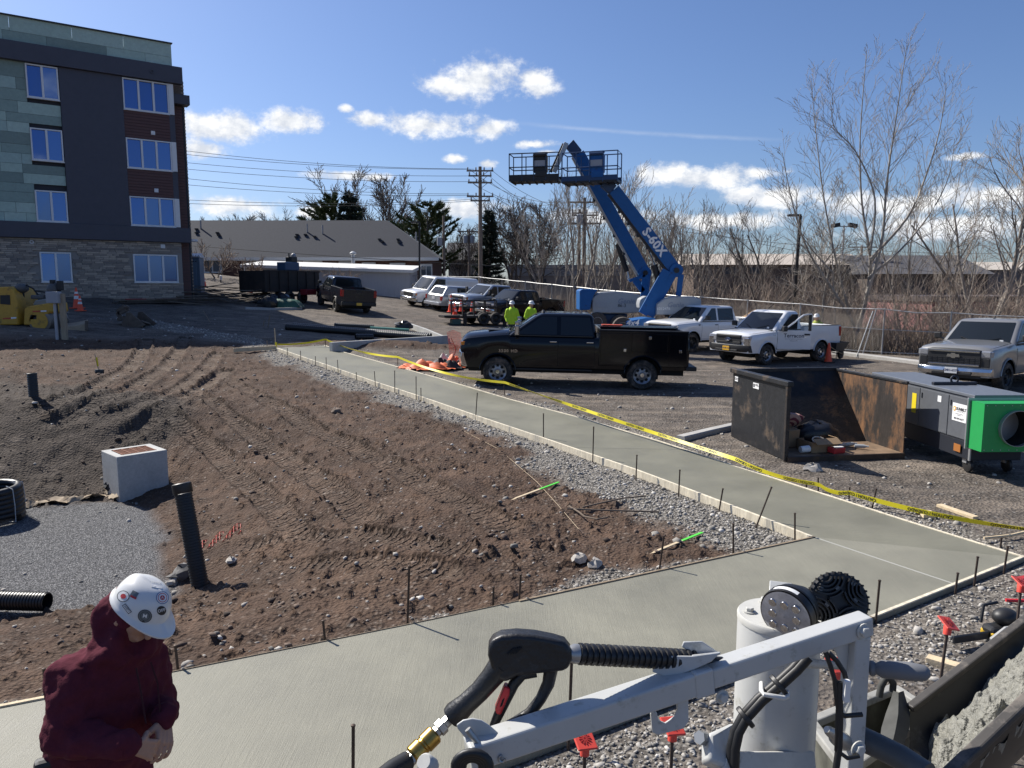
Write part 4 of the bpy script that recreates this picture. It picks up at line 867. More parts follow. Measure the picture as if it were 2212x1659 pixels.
# kerb in front of fence
def kerb(name, label, pts, m, w=.18, h=.16, lift=None):
 mb = MB(); rings = []
 for i, p in enumerate(pts):
  a = Vector(pts[max(i - 1, 0)]); b = Vector(pts[min(i + 1, len(pts) - 1)]); d = (b - a); d.z = 0; d.normalize(); s = Vector((-d.y, d.x, 0)); p = Vector(p)
  rings.append([p + s * (w / 2) - Vector((0, 0, .2)), p - s * (w / 2) - Vector((0, 0, .2)), p - s * (w / 2) + Vector((0, 0, h - .02)), p - s * (w / 2 - .02) + Vector((0, 0, h)), p + s * (w / 2) + Vector((0, 0, h))])
 mb.loft(rings); o = mb.build(name, m, None, 30); return tag(o, label, 'kerb')
kerb('kerb', 'pale concrete kerb at the foot of the fence behind the utility truck', [gp(1720, 756), gp(1830, 768), gp(1993, 788), gp(2110, 806)], CONK, .35, .14)
kerb('kerb', 'short run of kerb meeting the walk beside the black dumpster', [gp(1470, 953), gp(1530, 938), gp(1600, 922), gp(1660, 912)], CONK, .18, .10)
kerb('kerb', 'low kerb behind the dark pickup under the white shed', [gp(785, 630), gp(840, 636), gp(880, 640), gp(930, 648)], CONK, .3, .25)
def island_kerb():
 a = gp(715, 760); b = gp(966, 742); mb = MB(); h = .34
 o = kerb('kerb', 'grey upright kerb wall holding the soil island with black pipes', [a, a.lerp(b, .33), a.lerp(b, .66), b], CONW, .16, h); c = gp(880, 706)
 kerb('kerb', 'thin kerb edge running back from the kerb wall corner', [b + Vector((.05, .1, 0)), b.lerp(c, .5) + Vector((0, 0, .05)), c], CONW, .14, .22)
island_kerb()
# ---------------------------------------------------------------- poles, wires
def utility_pole(u, vt, y, r, arms, label, extra=None, g0=1.0, lean=0):
 p = at_y(u, vt, y); o = thing('utility_pole', label, 'utility pole', (p.x, y, g0)); pm = mat('pole_wood', (.20, .155, .12), .9, noise=.25, nscale=4, stretch=(4, 4, .4)); mm = mat('insulator', (.32, .33, .34), .4); h = p.z - g0
 MB().tube([(0, 0, -.5), (lean * .5, 0, h * .5), (lean, 0, h)], [r * 1.15, r, r * .8], 9).build('pole', pm, o)
 for dz, L_, n in arms:
  a = MB().box((lean, -.12, h - dz), (L_, .1, .12)).build('crossarm', pm, o)
  for k in range(n):
   x = lean + L_ * (.5 - k / (n - 1)) * .92; i = MB().lathe([(.03, 0), (.07, .04), (.05, .12), (.07, .16), (.03, .24)], (x, -.12, h - dz + .06), (0, 0, 1), 7).build('insulator', mm, o); i.parent = a
  for s in (-1, 1): MB().bar((lean, -.1, h - dz - .5), (lean + s * L_ * .3, -.12, h - dz - .04), .035).build('brace', pm, o)
 for dz, sx in (extra or []): MB().lathe([(.05, 0), (.24, .02), (.26, .5), (.24, .75), (.05, .8)], (lean + sx * .36, -.1, h - dz - .8), (0, 0, 1), 12).build('transformer', mm, o)
 return o, Vector((p.x + lean, y - .12, p.z))
PO, ptop = utility_pole(1037, 360, 64., .17, [(.35, 2.2, 4), (.75, 1.9, 4), (1.3, 2.0, 4), (2.4, 2.2, 4), (2.75, 1.6, 3)], 'tallest utility pole with stacked crossarms left of the lift platforms', g0=1.3)
PO2, ptop2 = utility_pole(1263, 427, 58., .15, [(.35, 2.6, 4), (1.3, 2.0, 3), (1.9, 2.6, 4)], 'utility pole with three crossarms seen left of the blue boom', [(1.2, -1)], g0=.8)
utility_pole(1252, 452, 59.5, .13, [(.3, 1.2, 2)], 'second slimmer pole standing against the three-armed utility pole', g0=.8)
PO3, ptop3 = utility_pole(958, 466, 70., .13, [], 'plain utility pole carrying a grey transformer by the house end', [(1.9, -1)], g0=1.2)
utility_pole(1013, 496, 80., .13, [(.2, 2.4, 3)], 'small far pole with one crossarm and two transformers', [(.6, -1), (.6, 1)], g0=1.2)
utility_pole(1862, 530, 84., .14, [(.2, 3.2, 3), (2.0, 3.0, 3)], 'faint far pole with crossarms behind the tallest tree', g0=0)
wirem = mat('wire_black', (.03, .03, .032), .6)
def wire(a, b, sag, label, r=.016):
 a = Vector(a); b = Vector(b); pts = [a.lerp(b, k / 14) - Vector((0, 0, sag * 4 * (k / 14) * (1 - k / 14))) for k in range(15)]; mb = MB(); mb.tube([p - a for p in pts], r, 4); o = mb.build('power_line', wirem, None); o.location = a; tag(o, label, 'power line', 'overhead lines'); return o
q = ptop
for i, (v0, dz) in enumerate([(322, .2), (330, .22), (348, .75), (362, 1.2), (382, 2.2), (396, 2.3), (430, 2.6), (438, 2.7)]):
 wire(at_y(370, v0, 60), q + Vector((-1 + .5 * (i % 4), 0, -dz)), .35, ['topmost line', 'second line', 'third line', 'fourth line', 'fifth line', 'sixth line', 'seventh line', 'lowest line'][i] + ' strung between apartment block and tallest utility pole')
for i, (dz, dx) in enumerate([(.2, -.9), (.25, .9), (.8, .8), (1.2, -.8), (1.3, .9), (2.3, 1)]):
 wire(q + Vector((dx, 0, -dz)), ptop2 + Vector((dx * 1.2, 0, -.3 - (i % 3) * .8)), .9, ['highest', 'second', 'third', 'fourth', 'fifth', 'lowest'][i] + ' line sagging from tallest pole to the three-armed pole')
wire(at_y(380, 528, 57), at_y(1700, 600, 57), .3, 'long thin cable crossing low in front of the house and brush', .02)
for i, (v0, v1) in enumerate([(598, 606), (560, 545)]): wire(ptop2 + Vector((0, 0, -.4 - i)), at_y(2230, v1, 80), 1.0, ['upper', 'lower'][i] + ' line running right from the three-armed pole past the boom')
def lamp_post(u0, v0, u1, v1, y, label, arm=-1, r=.07):
 b = at_y(u0, v0, y); t = at_y(u1, v1, y); o = thing('lamp_post', label, 'lamp post', b); m = mat('bronze_paint', (.022, .021, .022), .45, .3); d = t - b
 MB().bar((0, 0, -.5), d, r * 1.7, r * 1.7, (0, 1, 0)).build('pole', m, o, 0, .01)
 h = MB().box(d + Vector((arm * .32, -.05, .02)), (.62, .3, .09)).build('lamp_head', m, o, 0, .02); MB().box(d + Vector((arm * .4, -.05, -.035)), (.36, .24, .012)).build('lens', mat('lamp_lens', (.45, .45, .43), .3), h, 0)
 MB().lathe([(.28, 0), (.26, .75), (.24, .8)], (0, 0, -.3), (0, 0, 1), 16).build('base', CONK, o)
p = gp(1708, 742); lamp_post(1709, 735, 1729, 466, p.y, 'leaning dark lamp post behind the white utility pickup', r=.075)
lamp_post(906, 625, 906, 481, 55., 'slim dark lamp post right of the shingle-roofed house')
# flood lights on far mast
def floodmast():
 p = at_y(1815, 640, 80.); o = thing('floodlight_mast', 'far mast with two dark floodlights behind the tallest tree', 'floodlight', (p.x, p.y, 0)); m = mat('bronze_paint', (.022, .021, .022), .45, .3); t = at_y(1815, 487, 80.)
 MB().tube([(0, 0, 0), (0, 0, t.z)], .09, 8).build('pole', mat('mast_grey', (.3, .3, .3), .6), o)
 for s in (-1, 1): MB().box((s * .9, 0, t.z), (.9, .4, .42), Matrix.Rotation(s * .2, 3, 'Y')).build('floodlight', m, o, 0, .03)
 MB().box((0, 0, t.z - .1), (2.0, .08, .08)).build('crossarm', m, o)
floodmast()
# ---------------------------------------------------------------- vehicles
RUB = mat('tyre_rubber', (.025, .024, .023), .85, noise=.3, nscale=6, dirt=(.13, .105, .085), dirt_amt=.45, dscale=5); BLK = mat('black_plastic', (.018, .018, .019), .5); CHR = mat('chrome', (.55, .56, .58), .16, 1.0); ALLOY = mat('alloy_wheel', (.30, .30, .31), .38, .8, dirt=(.12, .10, .085), dirt_amt=.2); DARKRIM = mat('dark_wheel', (.03, .03, .032), .3, .7)
CGL = mat('car_glass', (.012, .015, .017), .03, 0, spec=.5); LENSW = mat('headlight_lens', (.40, .41, .43), .12, .4, coat=.6); LENSR = mat('tail_lens', (.33, .012, .012), .15, coat=.6); AMB = mat('amber_lens', (.6, .2, .02), .2); UND = mat('underbody', (.012, .012, .012), .9)
def lerp(a, b, t): return a + (b - a) * t
def wheel(V_, x, y, r, w=.27, rim=ALLOY, frac=.6, holes=8, star=False):
 s = 1 if y > 0 else -1; ax = (0, s, 0); o = (x, y - s * w / 2, r)
 T = MB().lathe([(r * frac, 0), (r * .9, 0), (r * .97, .03), (r, .07), (r, w - .07), (r * .97, w - .03), (r * .88, w), (r * frac, w - .01), (r * frac, .02)], o, ax, 28, False).build('wheel', RUB, V_, 40)
 k = MB(); k.lathe([(.02, w - .05), (r * .16, w - .045), (r * .2, w - .06), (r * .42, w - .075), (r * frac * .97, w - .03), (r * frac * 1.01, w - .002), (r * frac * 1.01, w - .05), (r * .3, w - .12)], o, ax, 28); k.build('rim', rim, T, 30)
 h = MB(); n = holes
 for i in range(n):
  a = 2 * math.pi * i / n; c = Vector((x + math.cos(a) * r * frac * .68, y + s * (w / 2 - .062), r + math.sin(a) * r * frac * .68)); L_ = r * frac * (.42 if star else .27)
  h.box(c, (L_, .035, r * frac * (.36 if star else .3)), Matrix.Rotation(-a, 3, 'Y'))
 h.build('rim_opening', UND, T, 0, .01); MB().lathe([(.001, w - .02), (r * .13, w - .022), (r * .15, w - .05)], o, ax, 14).build('hub_cap', CHR if rim is not DARKRIM else BLK, T)
 return T
class Car: pass
def car(name, label, spec, loc, heading, paint, group=None):
 """body lofted over its wheel arches; cab lofted from belt to roof; +X is forward"""
 g = dict(wb=3.7, fo=.95, ro=1.2, W=1.0, rt=.40, rock=.47, belt=1.24, hoodc=1.2, hoodf=1.06, crown=.05, roof=1.93, cowl=-.42, wst=-1.2, back=-3.0, backtop=-2.75, bed=True, railz=1.38, floor=.85, nose=.07, rim=ALLOY, hw_in=.15, flare=BLK, holes=8, star=False, bumper=CHR, sidewin=2, doorsplit=None, rear=None, trim=BLK, tint=CGL)
 g.update(spec); C_ = Car(); C_.g = g; V_ = thing(name, label, g.get('cat', 'pickup truck'), loc, math.atan2(heading[1], heading[0]), group); C_.o = V_
 fx = g['wb'] / 2; rx = -fx; xf = fx + g['fo']; xr = rx - g['ro']; W_ = g['W']; rt = g['rt']; cow = fx + g['cowl']; wst = fx + g['wst']; bk = fx + g['back']; bkt = fx + g['backtop']; belt = g['belt']; Ra = rt + .075
 def zb(x):
  for a in (fx, rx):
   if abs(x - a) < Ra: return max(g['rock'], rt + math.sqrt(Ra * Ra - (x - a) ** 2))
  if x > fx + Ra: return g['rock'] - .04
  return g['rock']
 def wid(x):
  s = max(0, (x - (xf - .45)) / .45); q = max(0, ((xr + .25) - x) / .25) if not g['bed'] else 0; return W_ * (1 - .09 * s * s - .05 * q * q)
 def top(x):
  if x <= cow: return belt
  t = (x - cow) / (xf - cow); return lerp(g['hoodc'], g['hoodf'], t ** 1.25) - (g['nose'] * max(0, (x - (xf - .16)) / .16) ** 2)
 def stations(a, b):
  s = {a, b}; n = max(3, int((b - a) / .25))
  for i in range(n + 1): s.add(a + (b - a) * i / n)
  for c in (fx, rx):
   for i in range(13):
    x = c - Ra * math.cos(math.pi * i / 12)
    for e in (0,):
     if a < x < b: s.add(x)
   for e in (-1, 1):
    x = c + e * (Ra + .004)
    if a < x < b: s.add(x)
  if b == xf: s.update([xf - .16, xf - .1, xf - .05, xf - .02])
  if a < cow < b: s.update([cow, cow + .02])
  return sorted(s)
 def half(x, bed=False):
  w = wid(x); b = zb(x); t = g['railz'] if bed else top(x)
  if bed: return [(w - .03, b), (w, lerp(b, t, .4)), (w + .005, lerp(b, t, .62)), (w - .012, t - .09), (w - .02, t - .012), (w - .035, t), (w - .11, t), (w - .12, g['floor']), (0, g['floor'])]
  cr = g['crown'] if x > cow else .0; k = .0 if x > cow else 1.
  return [(w - .03, b), (w, lerp(b, t, .4)), (w + .005, lerp(b, t, .62)), (w - .012, t - .11), (w - .045, t - .035), (w - .10, t - .004), (w * .62, t + cr * .8), (w * .3, t + cr), (0, t + cr * 1.05)]
 def shell(a, b, bed):
  rings = []
  for x in stations(a, b): h = half(x, bed); rings.append([Vector((x, y, z)) for y, z in h] + [Vector((x, -y, z)) for y, z in h[-2::-1]])
  m = MB(); m.loft(rings, False, False); n = len(rings[0])
  m.f.append(tuple(range(n))); m.f.append(tuple(range(len(m.v) - 1, len(m.v) - n - 1, -1))); return m
 b0 = bk if g['bed'] else xr
 shell(b0, xf, False).build('body', paint, V_, 28)
 if g['bed'] is True:
  shell(xr, bk - .03, True).build('bed', paint, V_, 28)
  bedw = MB().box((xr + .03, 0, (g['railz'] + g['floor']) / 2 - .1), (.065, 2 * W_ - .06, g['railz'] - g['floor'] + .2)); tg = bedw.build('tailgate', paint, V_, 30, .015)
  MB().box((xr - .004, 0, g['railz'] - .12), (.02, .3, .09)).build('tailgate_handle', BLK, tg); MB().box((bk - .07, 0, (g['railz'] + g['floor']) / 2), (.04, 2 * W_ - .2, g['railz'] - g['floor'] - .02)).build('bed_front_wall', paint, V_)
  for s in (-1, 1): MB().box(((xr + bk) / 2, s * (W_ - .065), g['railz'] + .008), (bk - xr - .06, .1, .022)).build('bed_rail_cap', BLK, V_, 0, .005)
 MB().box(((xf + xr) / 2 - .05, 0, .58), (xf - xr - .3, 2 * W_ - .44, .36)).build('underbody', UND, V_, 0)
 for a in (fx, rx):
  MB().box((a, 0, .62), (2 * Ra - .02, 2 * W_ - .7, .7)).build('wheel_well', UND, V_, 0)
  for s in (-1, 1):
   wheel(V_, a, s * (W_ - .145), rt, rim=g['rim'], holes=g['holes'], star=g['star'])
   pts = [Vector((a + math.cos(t) * (Ra + .012), s * (wid(a) - .008), rt + math.sin(t) * (Ra + .012))) for t in [math.pi * (.04 + .92 * i / 12) for i in range(13)]]
   MB().tube(pts, .022, 6).build('arch_trim', g['flare'] if g['flare'] else paint, V_, 60)
 # cab
 H = g['roof'] - belt
 def xfr(t): return lerp(cow + .02, wst, t)
 def xre(t): return lerp(bk, bkt, t)
 def hw(t): return W_ - .055 - g['hw_in'] * t
 def bul(y, h): return .07 * (1 - (y / h) ** 2)
 tz = [0, .3, .6, .84, .94, .985, 1.0]; ins = [0, 0, 0, .0, .03, .09, .2]; rings = []
 for t, i_ in zip(tz, ins):
  a, b, h = xfr(min(t, .94)) - i_, xre(min(t, .94)) + i_ * .8, hw(t) - i_; z = belt + H * t; rc = .11; ring = []
  def arc(cx, cy, a0): return [(cx + rc * math.cos(a0 + k * math.pi / 8), cy + rc * math.sin(a0 + k * math.pi / 8)) for k in range(5)]
  front = [(a + bul(y, h), y) for y in (-h * .7, -h * .35, 0, h * .35, h * .7)]
  pts = arc(b + rc, -h + rc, math.pi)[0:5] + arc(a - rc + .02, -h + rc, -math.pi / 2) + front + arc(a - rc + .02, h - rc, 0) + arc(b + rc, h - rc, math.pi / 2)
  ring = [Vector((x, y, z)) for x, y in pts]; rings.append(ring)
 MB().loft(rings).build('cab', paint, V_, 45)
 def patch(fn, nu, nv, name, m=g['tint']):
  k = MB(); vs = [fn(i / nu, j / nv) for j in range(nv + 1) for i in range(nu + 1)]; k.add(vs, [(j * (nu + 1) + i, j * (nu + 1) + i + 1, (j + 1) * (nu + 1) + i + 1, (j + 1) * (nu + 1) + i) for j in range(nv) for i in range(nu)]); o = k.build(name, m, V_, 60); return o
 def ws(i, j):
  t = lerp(.05, .87, j); y = hw(t) * .86 * (2 * i - 1); return Vector((xfr(t) + bul(y, hw(t)) + .012, y, belt + H * t + .006))
 wsh = patch(ws, 8, 4, 'windshield')
 MB().box(ws(.88, .06) + Vector((.012, 0, .01)), (.02, .09, .06)).build('inspection_sticker', mat('white_decal', (.78, .78, .78), .5), wsh, 0)
 for s in (-.3, .35):
  p0 = ws(.5 + s * .2, .0); p1 = ws(.5 + s, .22); k = MB().bar(p0 + Vector((.02, 0, .01)), p1 + Vector((.02, 0, .01)), .018, .012); q = k.build('wiper', BLK, wsh, 0)
 if g.get('rearglass', True):
  def rw(i, j):
   t = lerp(.12, .84, j); y = hw(t) * .8 * (2 * i - 1); return Vector((xre(t) - .012, y, belt + H * t))
  patch(rw, 4, 3, 'rear_window')
 C_.sidepos = lambda x, z, s: Vector((x, s * (W_ + .008), z))
 # side windows and doors
 n = g['sidewin']; x0 = xfr(.05) - .12; splits = g['doorsplit'] or [xfr(.05) - .14 - (k + 1) * ((xfr(.05) - .14 - (bk + .12)) / n) for k in range(n)]
 splits = [fx + q if g['doorsplit'] else q for q in splits]
 C_.doors = []
 for s in (-1, 1):
  prev = None
  for k in range(n):
   xe = splits[k]
   def sw(i, j, k=k, xe=xe, prev=prev):
    t = lerp(.07, .85, j); front = xfr(t) - .15 if k == 0 else prev - .09; rear = xe + .02
    if k == n - 1: rear = max(rear, xre(t) + .1)
    return Vector((lerp(rear, front, i), s * (hw(t) + .006), belt + H * t))
   if not (g.get('opendoor') == s and k == 0): patch(sw, 1, 4, 'side_window')
   # door skin, a little proud of the body over a dark gap
   xa = (cow - .06 if k == 0 else prev - .03); xb = xe - .02; z0, z1 = g['rock'] + .06, belt - .012
   def skin(off, gap):
    m = MB(); rows = 7; cols = 6; P_ = []
    for j in range(rows + 1):
     for i in range(cols + 1):
      x = lerp(xb - gap, xa + gap, i / cols); lo = z0 - gap; zz = max(lerp(lo, z1 + gap * .3, j / rows), zb(x) + .05 if x < rx + Ra + .1 and xb < rx + Ra else -9); h = half(x); zs = [p[1] for p in h[:4]]; ys = [p[0] for p in h[:4]]
      y = float(np.interp(zz, zs, ys)) if zz <= zs[-1] else float(np.interp(zz, [p[1] for p in h[3:6]], [p[0] for p in h[3:6]])); P_.append(Vector((x, s * (y + off), zz)))
    m.add(P_, [(j * (cols + 1) + i, j * (cols + 1) + i + 1, (j + 1) * (cols + 1) + i + 1, (j + 1) * (cols + 1) + i) for j in range(rows) for i in range(cols)]); return m
   if not (g.get('opendoor') == s and k == 0):
    skin(.002, .007).build('door_gap', UND, V_, 60); d = skin(.006, 0).build('door', paint, V_, 60)
    MB().box((xb + .13, s * (W_ + .022), belt - .14), (.19, .025, .035)).build('door_handle', g.get('handle', BLK), d, 0, .008); C_.doors.append(d)
   else: skin(.003, .0).build('door_opening', UND, V_, 60)
   prev = xe
  if not (g.get('opendoor') == s):
   mz = belt + .1; mk = MB().box((cow - .22, s * (W_ + .14), mz + .07), (.13, .2, .27 if g.get('tow') else .19)); mr = mk.build('mirror', g.get('mirrorm', BLK), V_, 0, .03); MB().bar((cow - .2, s * (W_ - .06), mz - .04), (cow - .2, s * (W_ + .1), mz + .02), .07, .04).build('mirror_arm', BLK, mr)
   if g.get('tow'): MB().box((cow - .22, s * (W_ + .15), mz + .25), (.12, .19, .1)).build('mirror_top', g.get('mirrorm', BLK), mr, 0, .02)
 # cowl, hood seams, belt mouldings
 MB().tube([Vector((cow + .05 + bul(y, W_) * .9, y, belt + .012 + (top(cow + .06) - belt) * .6)) for y in [W_ * .86 * (k / 4 - 1) for k in range(9)]], .03, 6).build('cowl_panel', BLK, V_, 60)
 for s in (-1, 1):
  MB().tube([Vector((x, s * (wid(x) - .115), top(x) - .002)) for x in [lerp(cow + .1, xf - .1, k / 8) for k in range(9)]], .007, 5).build('hood_seam', UND, V_, 60); MB().bar((xfr(.05) - .1, s * (W_ - .052), belt + .012), (bk + .12, s * (W_ - .052), belt + .012), .02, .025).build('belt_moulding', g['trim'], V_, 0)
 # lamps, bumpers
 wf = wid(xf); zt = top(xf) ; C_.xf = xf; C_.xr = xr; C_.zt = zt; C_.wf = wf; C_.W = W_; C_.fx = fx; C_.rx = rx; C_.belt = belt; C_.cow = cow; C_.bk = bk; C_.hw = hw; C_.xfr = xfr; C_.H = H; C_.top = top; C_.zb = zb
 fs_ = g.get('front', 'pickup'); gz0 = g.get('gr0', .74); gz1 = zt + .03;
 if fs_:
  bz0, bz1 = g['rock'] - .06, gz0 - .02; m = MB(); rings = []
  for i in range(9):
   y = lerp(-1, 1, i / 8) * (wf + .03); dx = -.13 * abs(lerp(-1, 1, i / 8)) ** 3; rings.append([Vector((xf - .12 + dx, y, bz0 + .02)), Vector((xf + .10 + dx, y, bz0 + .06)), Vector((xf + .14 + dx, y, (bz0 + bz1) / 2 + .04)), Vector((xf + .12 + dx, y, bz1)), Vector((xf - .12 + dx, y, bz1))])
  bp = m.loft(rings).build('front_bumper', g['bumper'], V_, 30, .012)
  MB().box((xf + .135, 0, bz0 + .1), (.03, wf * 1.1, .07)).build('bumper_intake', BLK, bp, 0, .01)
  gw = g.get('gw', .68); gr = MB(); gr.box((xf + .0, 0, (gz0 + gz1) / 2), (.07, 2 * wf * gw, gz1 - gz0)); G_ = gr.build('grille', g.get('grm', BLK), V_, 30, .02)
  nb = g.get('bars', 3)
  for i in range(nb): z = lerp(gz0 + .05, gz1 - .05, i / max(1, nb - 1)); MB().box((xf + .035, 0, z), (.05, 2 * wf * gw - .06, g.get('barh', .028))).build('grille_bar', g.get('barm', CHR), G_, 0, .006)
  for s in (-1, 1):
   hl0, hl1 = lerp(gz0, gz1, g.get('hl0', .42)), gz1 - .015; yc = s * (wf * gw + (wf - wf * gw) / 2 - .01); h = MB().box((xf - .05, yc, (hl0 + hl1) / 2), (.15, wf * (1 - gw) + .02, hl1 - hl0)).build('headlight', LENSW, V_, 0, .03); MB().box((xf - .1, s * (wf + .0), (hl0 + hl1) / 2), (.2, .05, (hl1 - hl0) * .8)).build('marker_lens', g.get('marker', LENSW), h, 0, .01)
   MB().box((xf - .01, s * wf * .86, (gz0 + hl0) / 2), (.06, wf * .22, max(.05, hl0 - gz0 - .02))).build('lamp_surround', g.get('surround', BLK), V_, 0, .015)
 for s in (-1, 1):
  tz0, tz1 = (g['railz'] - .42, g['railz'] - .04) if g['bed'] is True else (belt - .32, belt - .02)
  if g['bed'] is not None: MB().box((xr + .05, s * (wid(xr) - .07), (tz0 + tz1) / 2), (.14, .17, tz1 - tz0)).build('tail_light', LENSR, V_, 0, .02)
 if g['bed'] is True or g['bed'] is False:
  MB().box((xr - .05, 0, g['rock'] + .1), (.2, 2 * wid(xr) - .04, .2)).build('rear_bumper', g.get('rbumper', g['bumper']), V_, 0, .03)
 return C_
def plate(C_, x, z, col, txt, front=True, tcol=(.05, .05, .06), w=.31, h=.155, y=0.):
 s = 1 if front else -1; p = MB().box((x, y, z), (.012, w, h)).build('license_plate', mat('plate_%g_%g' % (col[0], col[2]), col, .4), C_.o, 0, .003); ex = (0, s, 0)
 if txt: text_mesh(txt, h * .55, (x + s * .0075, y, z), ex, (0, 0, 1), space=1.0, bold=.002).build('plate_number', mat('plate_ink_%g' % tcol[2], tcol, .5), p, 0)
 return p
def ground_pose(u, v, zoff=0):
 p = gp(u, v); return p
def tilt(o, dx=1.6):
 """lean a parked vehicle with the slope of the lot"""
 h = o.rotation_euler.z; x, y = o.location.x, o.location.y; f = Vector((math.cos(h), math.sin(h))); l = Vector((-f.y, f.x)); zf = gz(x + f.x * dx, y + f.y * dx); zr = gz(x - f.x * dx, y - f.y * dx); zl = gz(x + l.x * .85, y + l.y * .85); z2 = gz(x - l.x * .85, y - l.y * .85)
 o.rotation_euler = (math.atan2(zl - z2, 1.7), -math.atan2(zf - zr, 2 * dx), h); o.location.z = (zf + zr + zl + z2) / 4 - .015
P_ = lambda n, c, d=0., **k: mat(n, c, .32, k.pop('metal', 0.), coat=.9, dirt=(.14, .115, .095) if d else None, dirt_amt=d, dscale=1.6, **k)
BLACKP = mat('black_paint', (.003, .004, .007), .12, 0., spec=.35, coat=.1); WHITEP = P_('white_paint', (.70, .71, .72), .0, noise=.03, nscale=2); GREYP = P_('grey_metallic', (.30, .295, .28), .0, metal=.45); SILVP = P_('silver_blue', (.34, .38, .43), .1, metal=.45); DARKP = mat('dark_grey_paint', (.014, .016, .024), .25, .2, spec=.5, coat=.2); SILV2 = P_('silver_paint', (.42, .43, .44), .05, metal=.4)
# --- black service truck, side on
def service_truck():
 d = Vector((-1, .035, 0)).normalized(); f = gp(1077, 832); c = f - d * 1.985 + Vector((0, .83, 0));
 C_ = car('service_truck', 'glossy black crew service truck with tool boxes, parked across the dirt lot', dict(cat='service truck', wb=3.97, fo=1.02, ro=1.25, W=1.02, rt=.415, rock=.56, belt=1.42, hoodc=1.47, hoodf=1.32, crown=.09, roof=2.04, cowl=-.30, wst=-1.16, back=-2.70, backtop=-2.58, bed=None, gr0=.95, bars=4, barh=.02, doorsplit=[-1.62, -2.62], tow=True, hw_in=.2, handle=CHR, mirrorm=CHR, flare=BLACKP, nose=.1, barm=BLK, rim=ALLOY, gw=.66, marker=AMB, hl0=.55), (c.x, c.y, c.z), d, BLACKP)
 V_ = C_.o; rx = C_.rx; x1 = C_.bk - .06; x0 = rx - 1.2; W_ = 1.04; R_ = .52
 # tool boxes either side with an arch over the wheel, floor between
 for s in (-1, 1):
  prof = [(x1, .66), (x1, 1.62), (x0, 1.62), (x0, .66), (rx - R_, .66)] + [(rx - R_ * math.cos(t), .42 + R_ * math.sin(t)) for t in [math.pi * (.18 + .64 * k / 10) for k in range(11)]] + [(rx + R_, .66)]
  yo = s * W_ - (.42 if s > 0 else 0); bx_ = MB().prism(prof, (0, yo, 0), (1, 0, 0), (0, 0, 1), (0, .42, 0)).build('tool_box', BLACKP, V_, 30, .015)
  for a, b, z0, z1 in ((x1 - .04, x1 - .84, .70, 1.56), (x1 - .88, x1 - 1.86, 1.06, 1.56), (x1 - 1.90, x0 + .04, .70, 1.56)):
   dd = MB().box(((a + b) / 2, s * (W_ + .008), (z0 + z1) / 2), (abs(a - b), .02, z1 - z0)).build('compartment_door', BLACKP, bx_, 0, .008)
  for hx, hz in ((x1 - .70, 1.1), (x1 - 1.37, 1.45), (x1 - 2.2, 1.1)): MB().box((hx, s * (W_ + .024), hz), (.075, .02, .085)).build('paddle_latch', CHR, bx_, 0, .008)
  MB().box(((x0 + x1) / 2, s * (W_ - .04), 1.635), (x1 - x0 + .02, .1, .03)).build('top_trim', CHR if s < 0 else BLK, bx_, 0, .006)
  pts = [Vector((rx + math.cos(t) * (R_ + .015), s * (W_ + .004), .42 + math.sin(t) * (R_ + .015))) for t in [math.pi * (.1 + .8 * i / 12) for i in range(13)]]; MB().tube(pts, .02, 6).build('arch_trim', BLACKP, bx_, 60)
 MB().box(((x0 + x1) / 2, 0, .95), (x1 - x0, 1.3, .1)).build('cargo_floor', UND, V_); MB().box((x0 + .03, 0, 1.3), (.06, 1.3, .6)).build('tailgate', BLACKP, V_, 0, .01); MB().box((x1 - .03, 0, 1.3), (.06, 1.3, .7)).build('bulkhead', BLACKP, V_)
 MB().box((x0 - .12, 0, .62), (.3, 2.0, .12)).build('rear_bumper', BLK, V_, 0, .02); MB().box((x0 + .25, 0, .5), (.5, .2, .12)).build('hitch', UND, V_)
 MB().box((x1 - .5, -.75, 1.66), (.6, .25, .03)).build('orange_strap', mat('orange_red', (.55, .08, .04), .6), V_)
 for s in (-1, 1): MB().box((C_.fx - 1.5, s * .88, .5), (2.2, .16, .06)).build('running_board', BLK, V_, 0, .02)
 for k in range(5): MB().lathe([(.02, 0), (.05, .01), (.03, .05)], (C_.xfr(.94) - .12, -.5 + .25 * k, 2.02), (0, 0, 1), 8).build('cab_light', BLK, V_)
 text_mesh('3500 HD', .115, (C_.cow + .02, 1.037, 1.0), (-1, 0, 0), (0, 0, 1), space=1.25, bold=.002).build('lettering', CHR, V_, 0)
 MB().box((C_.xf + .045, 0, 1.12), (.02, .34, .1)).build('emblem', BLK, V_, 0, .01)
 MB().box((C_.cow + .35, .3, C_.top(C_.cow + .35) + .085), (.5, .5, .03)).build('hood_scoop', BLK, V_, 0, .01)
 tilt(V_); return C_
service_truck()
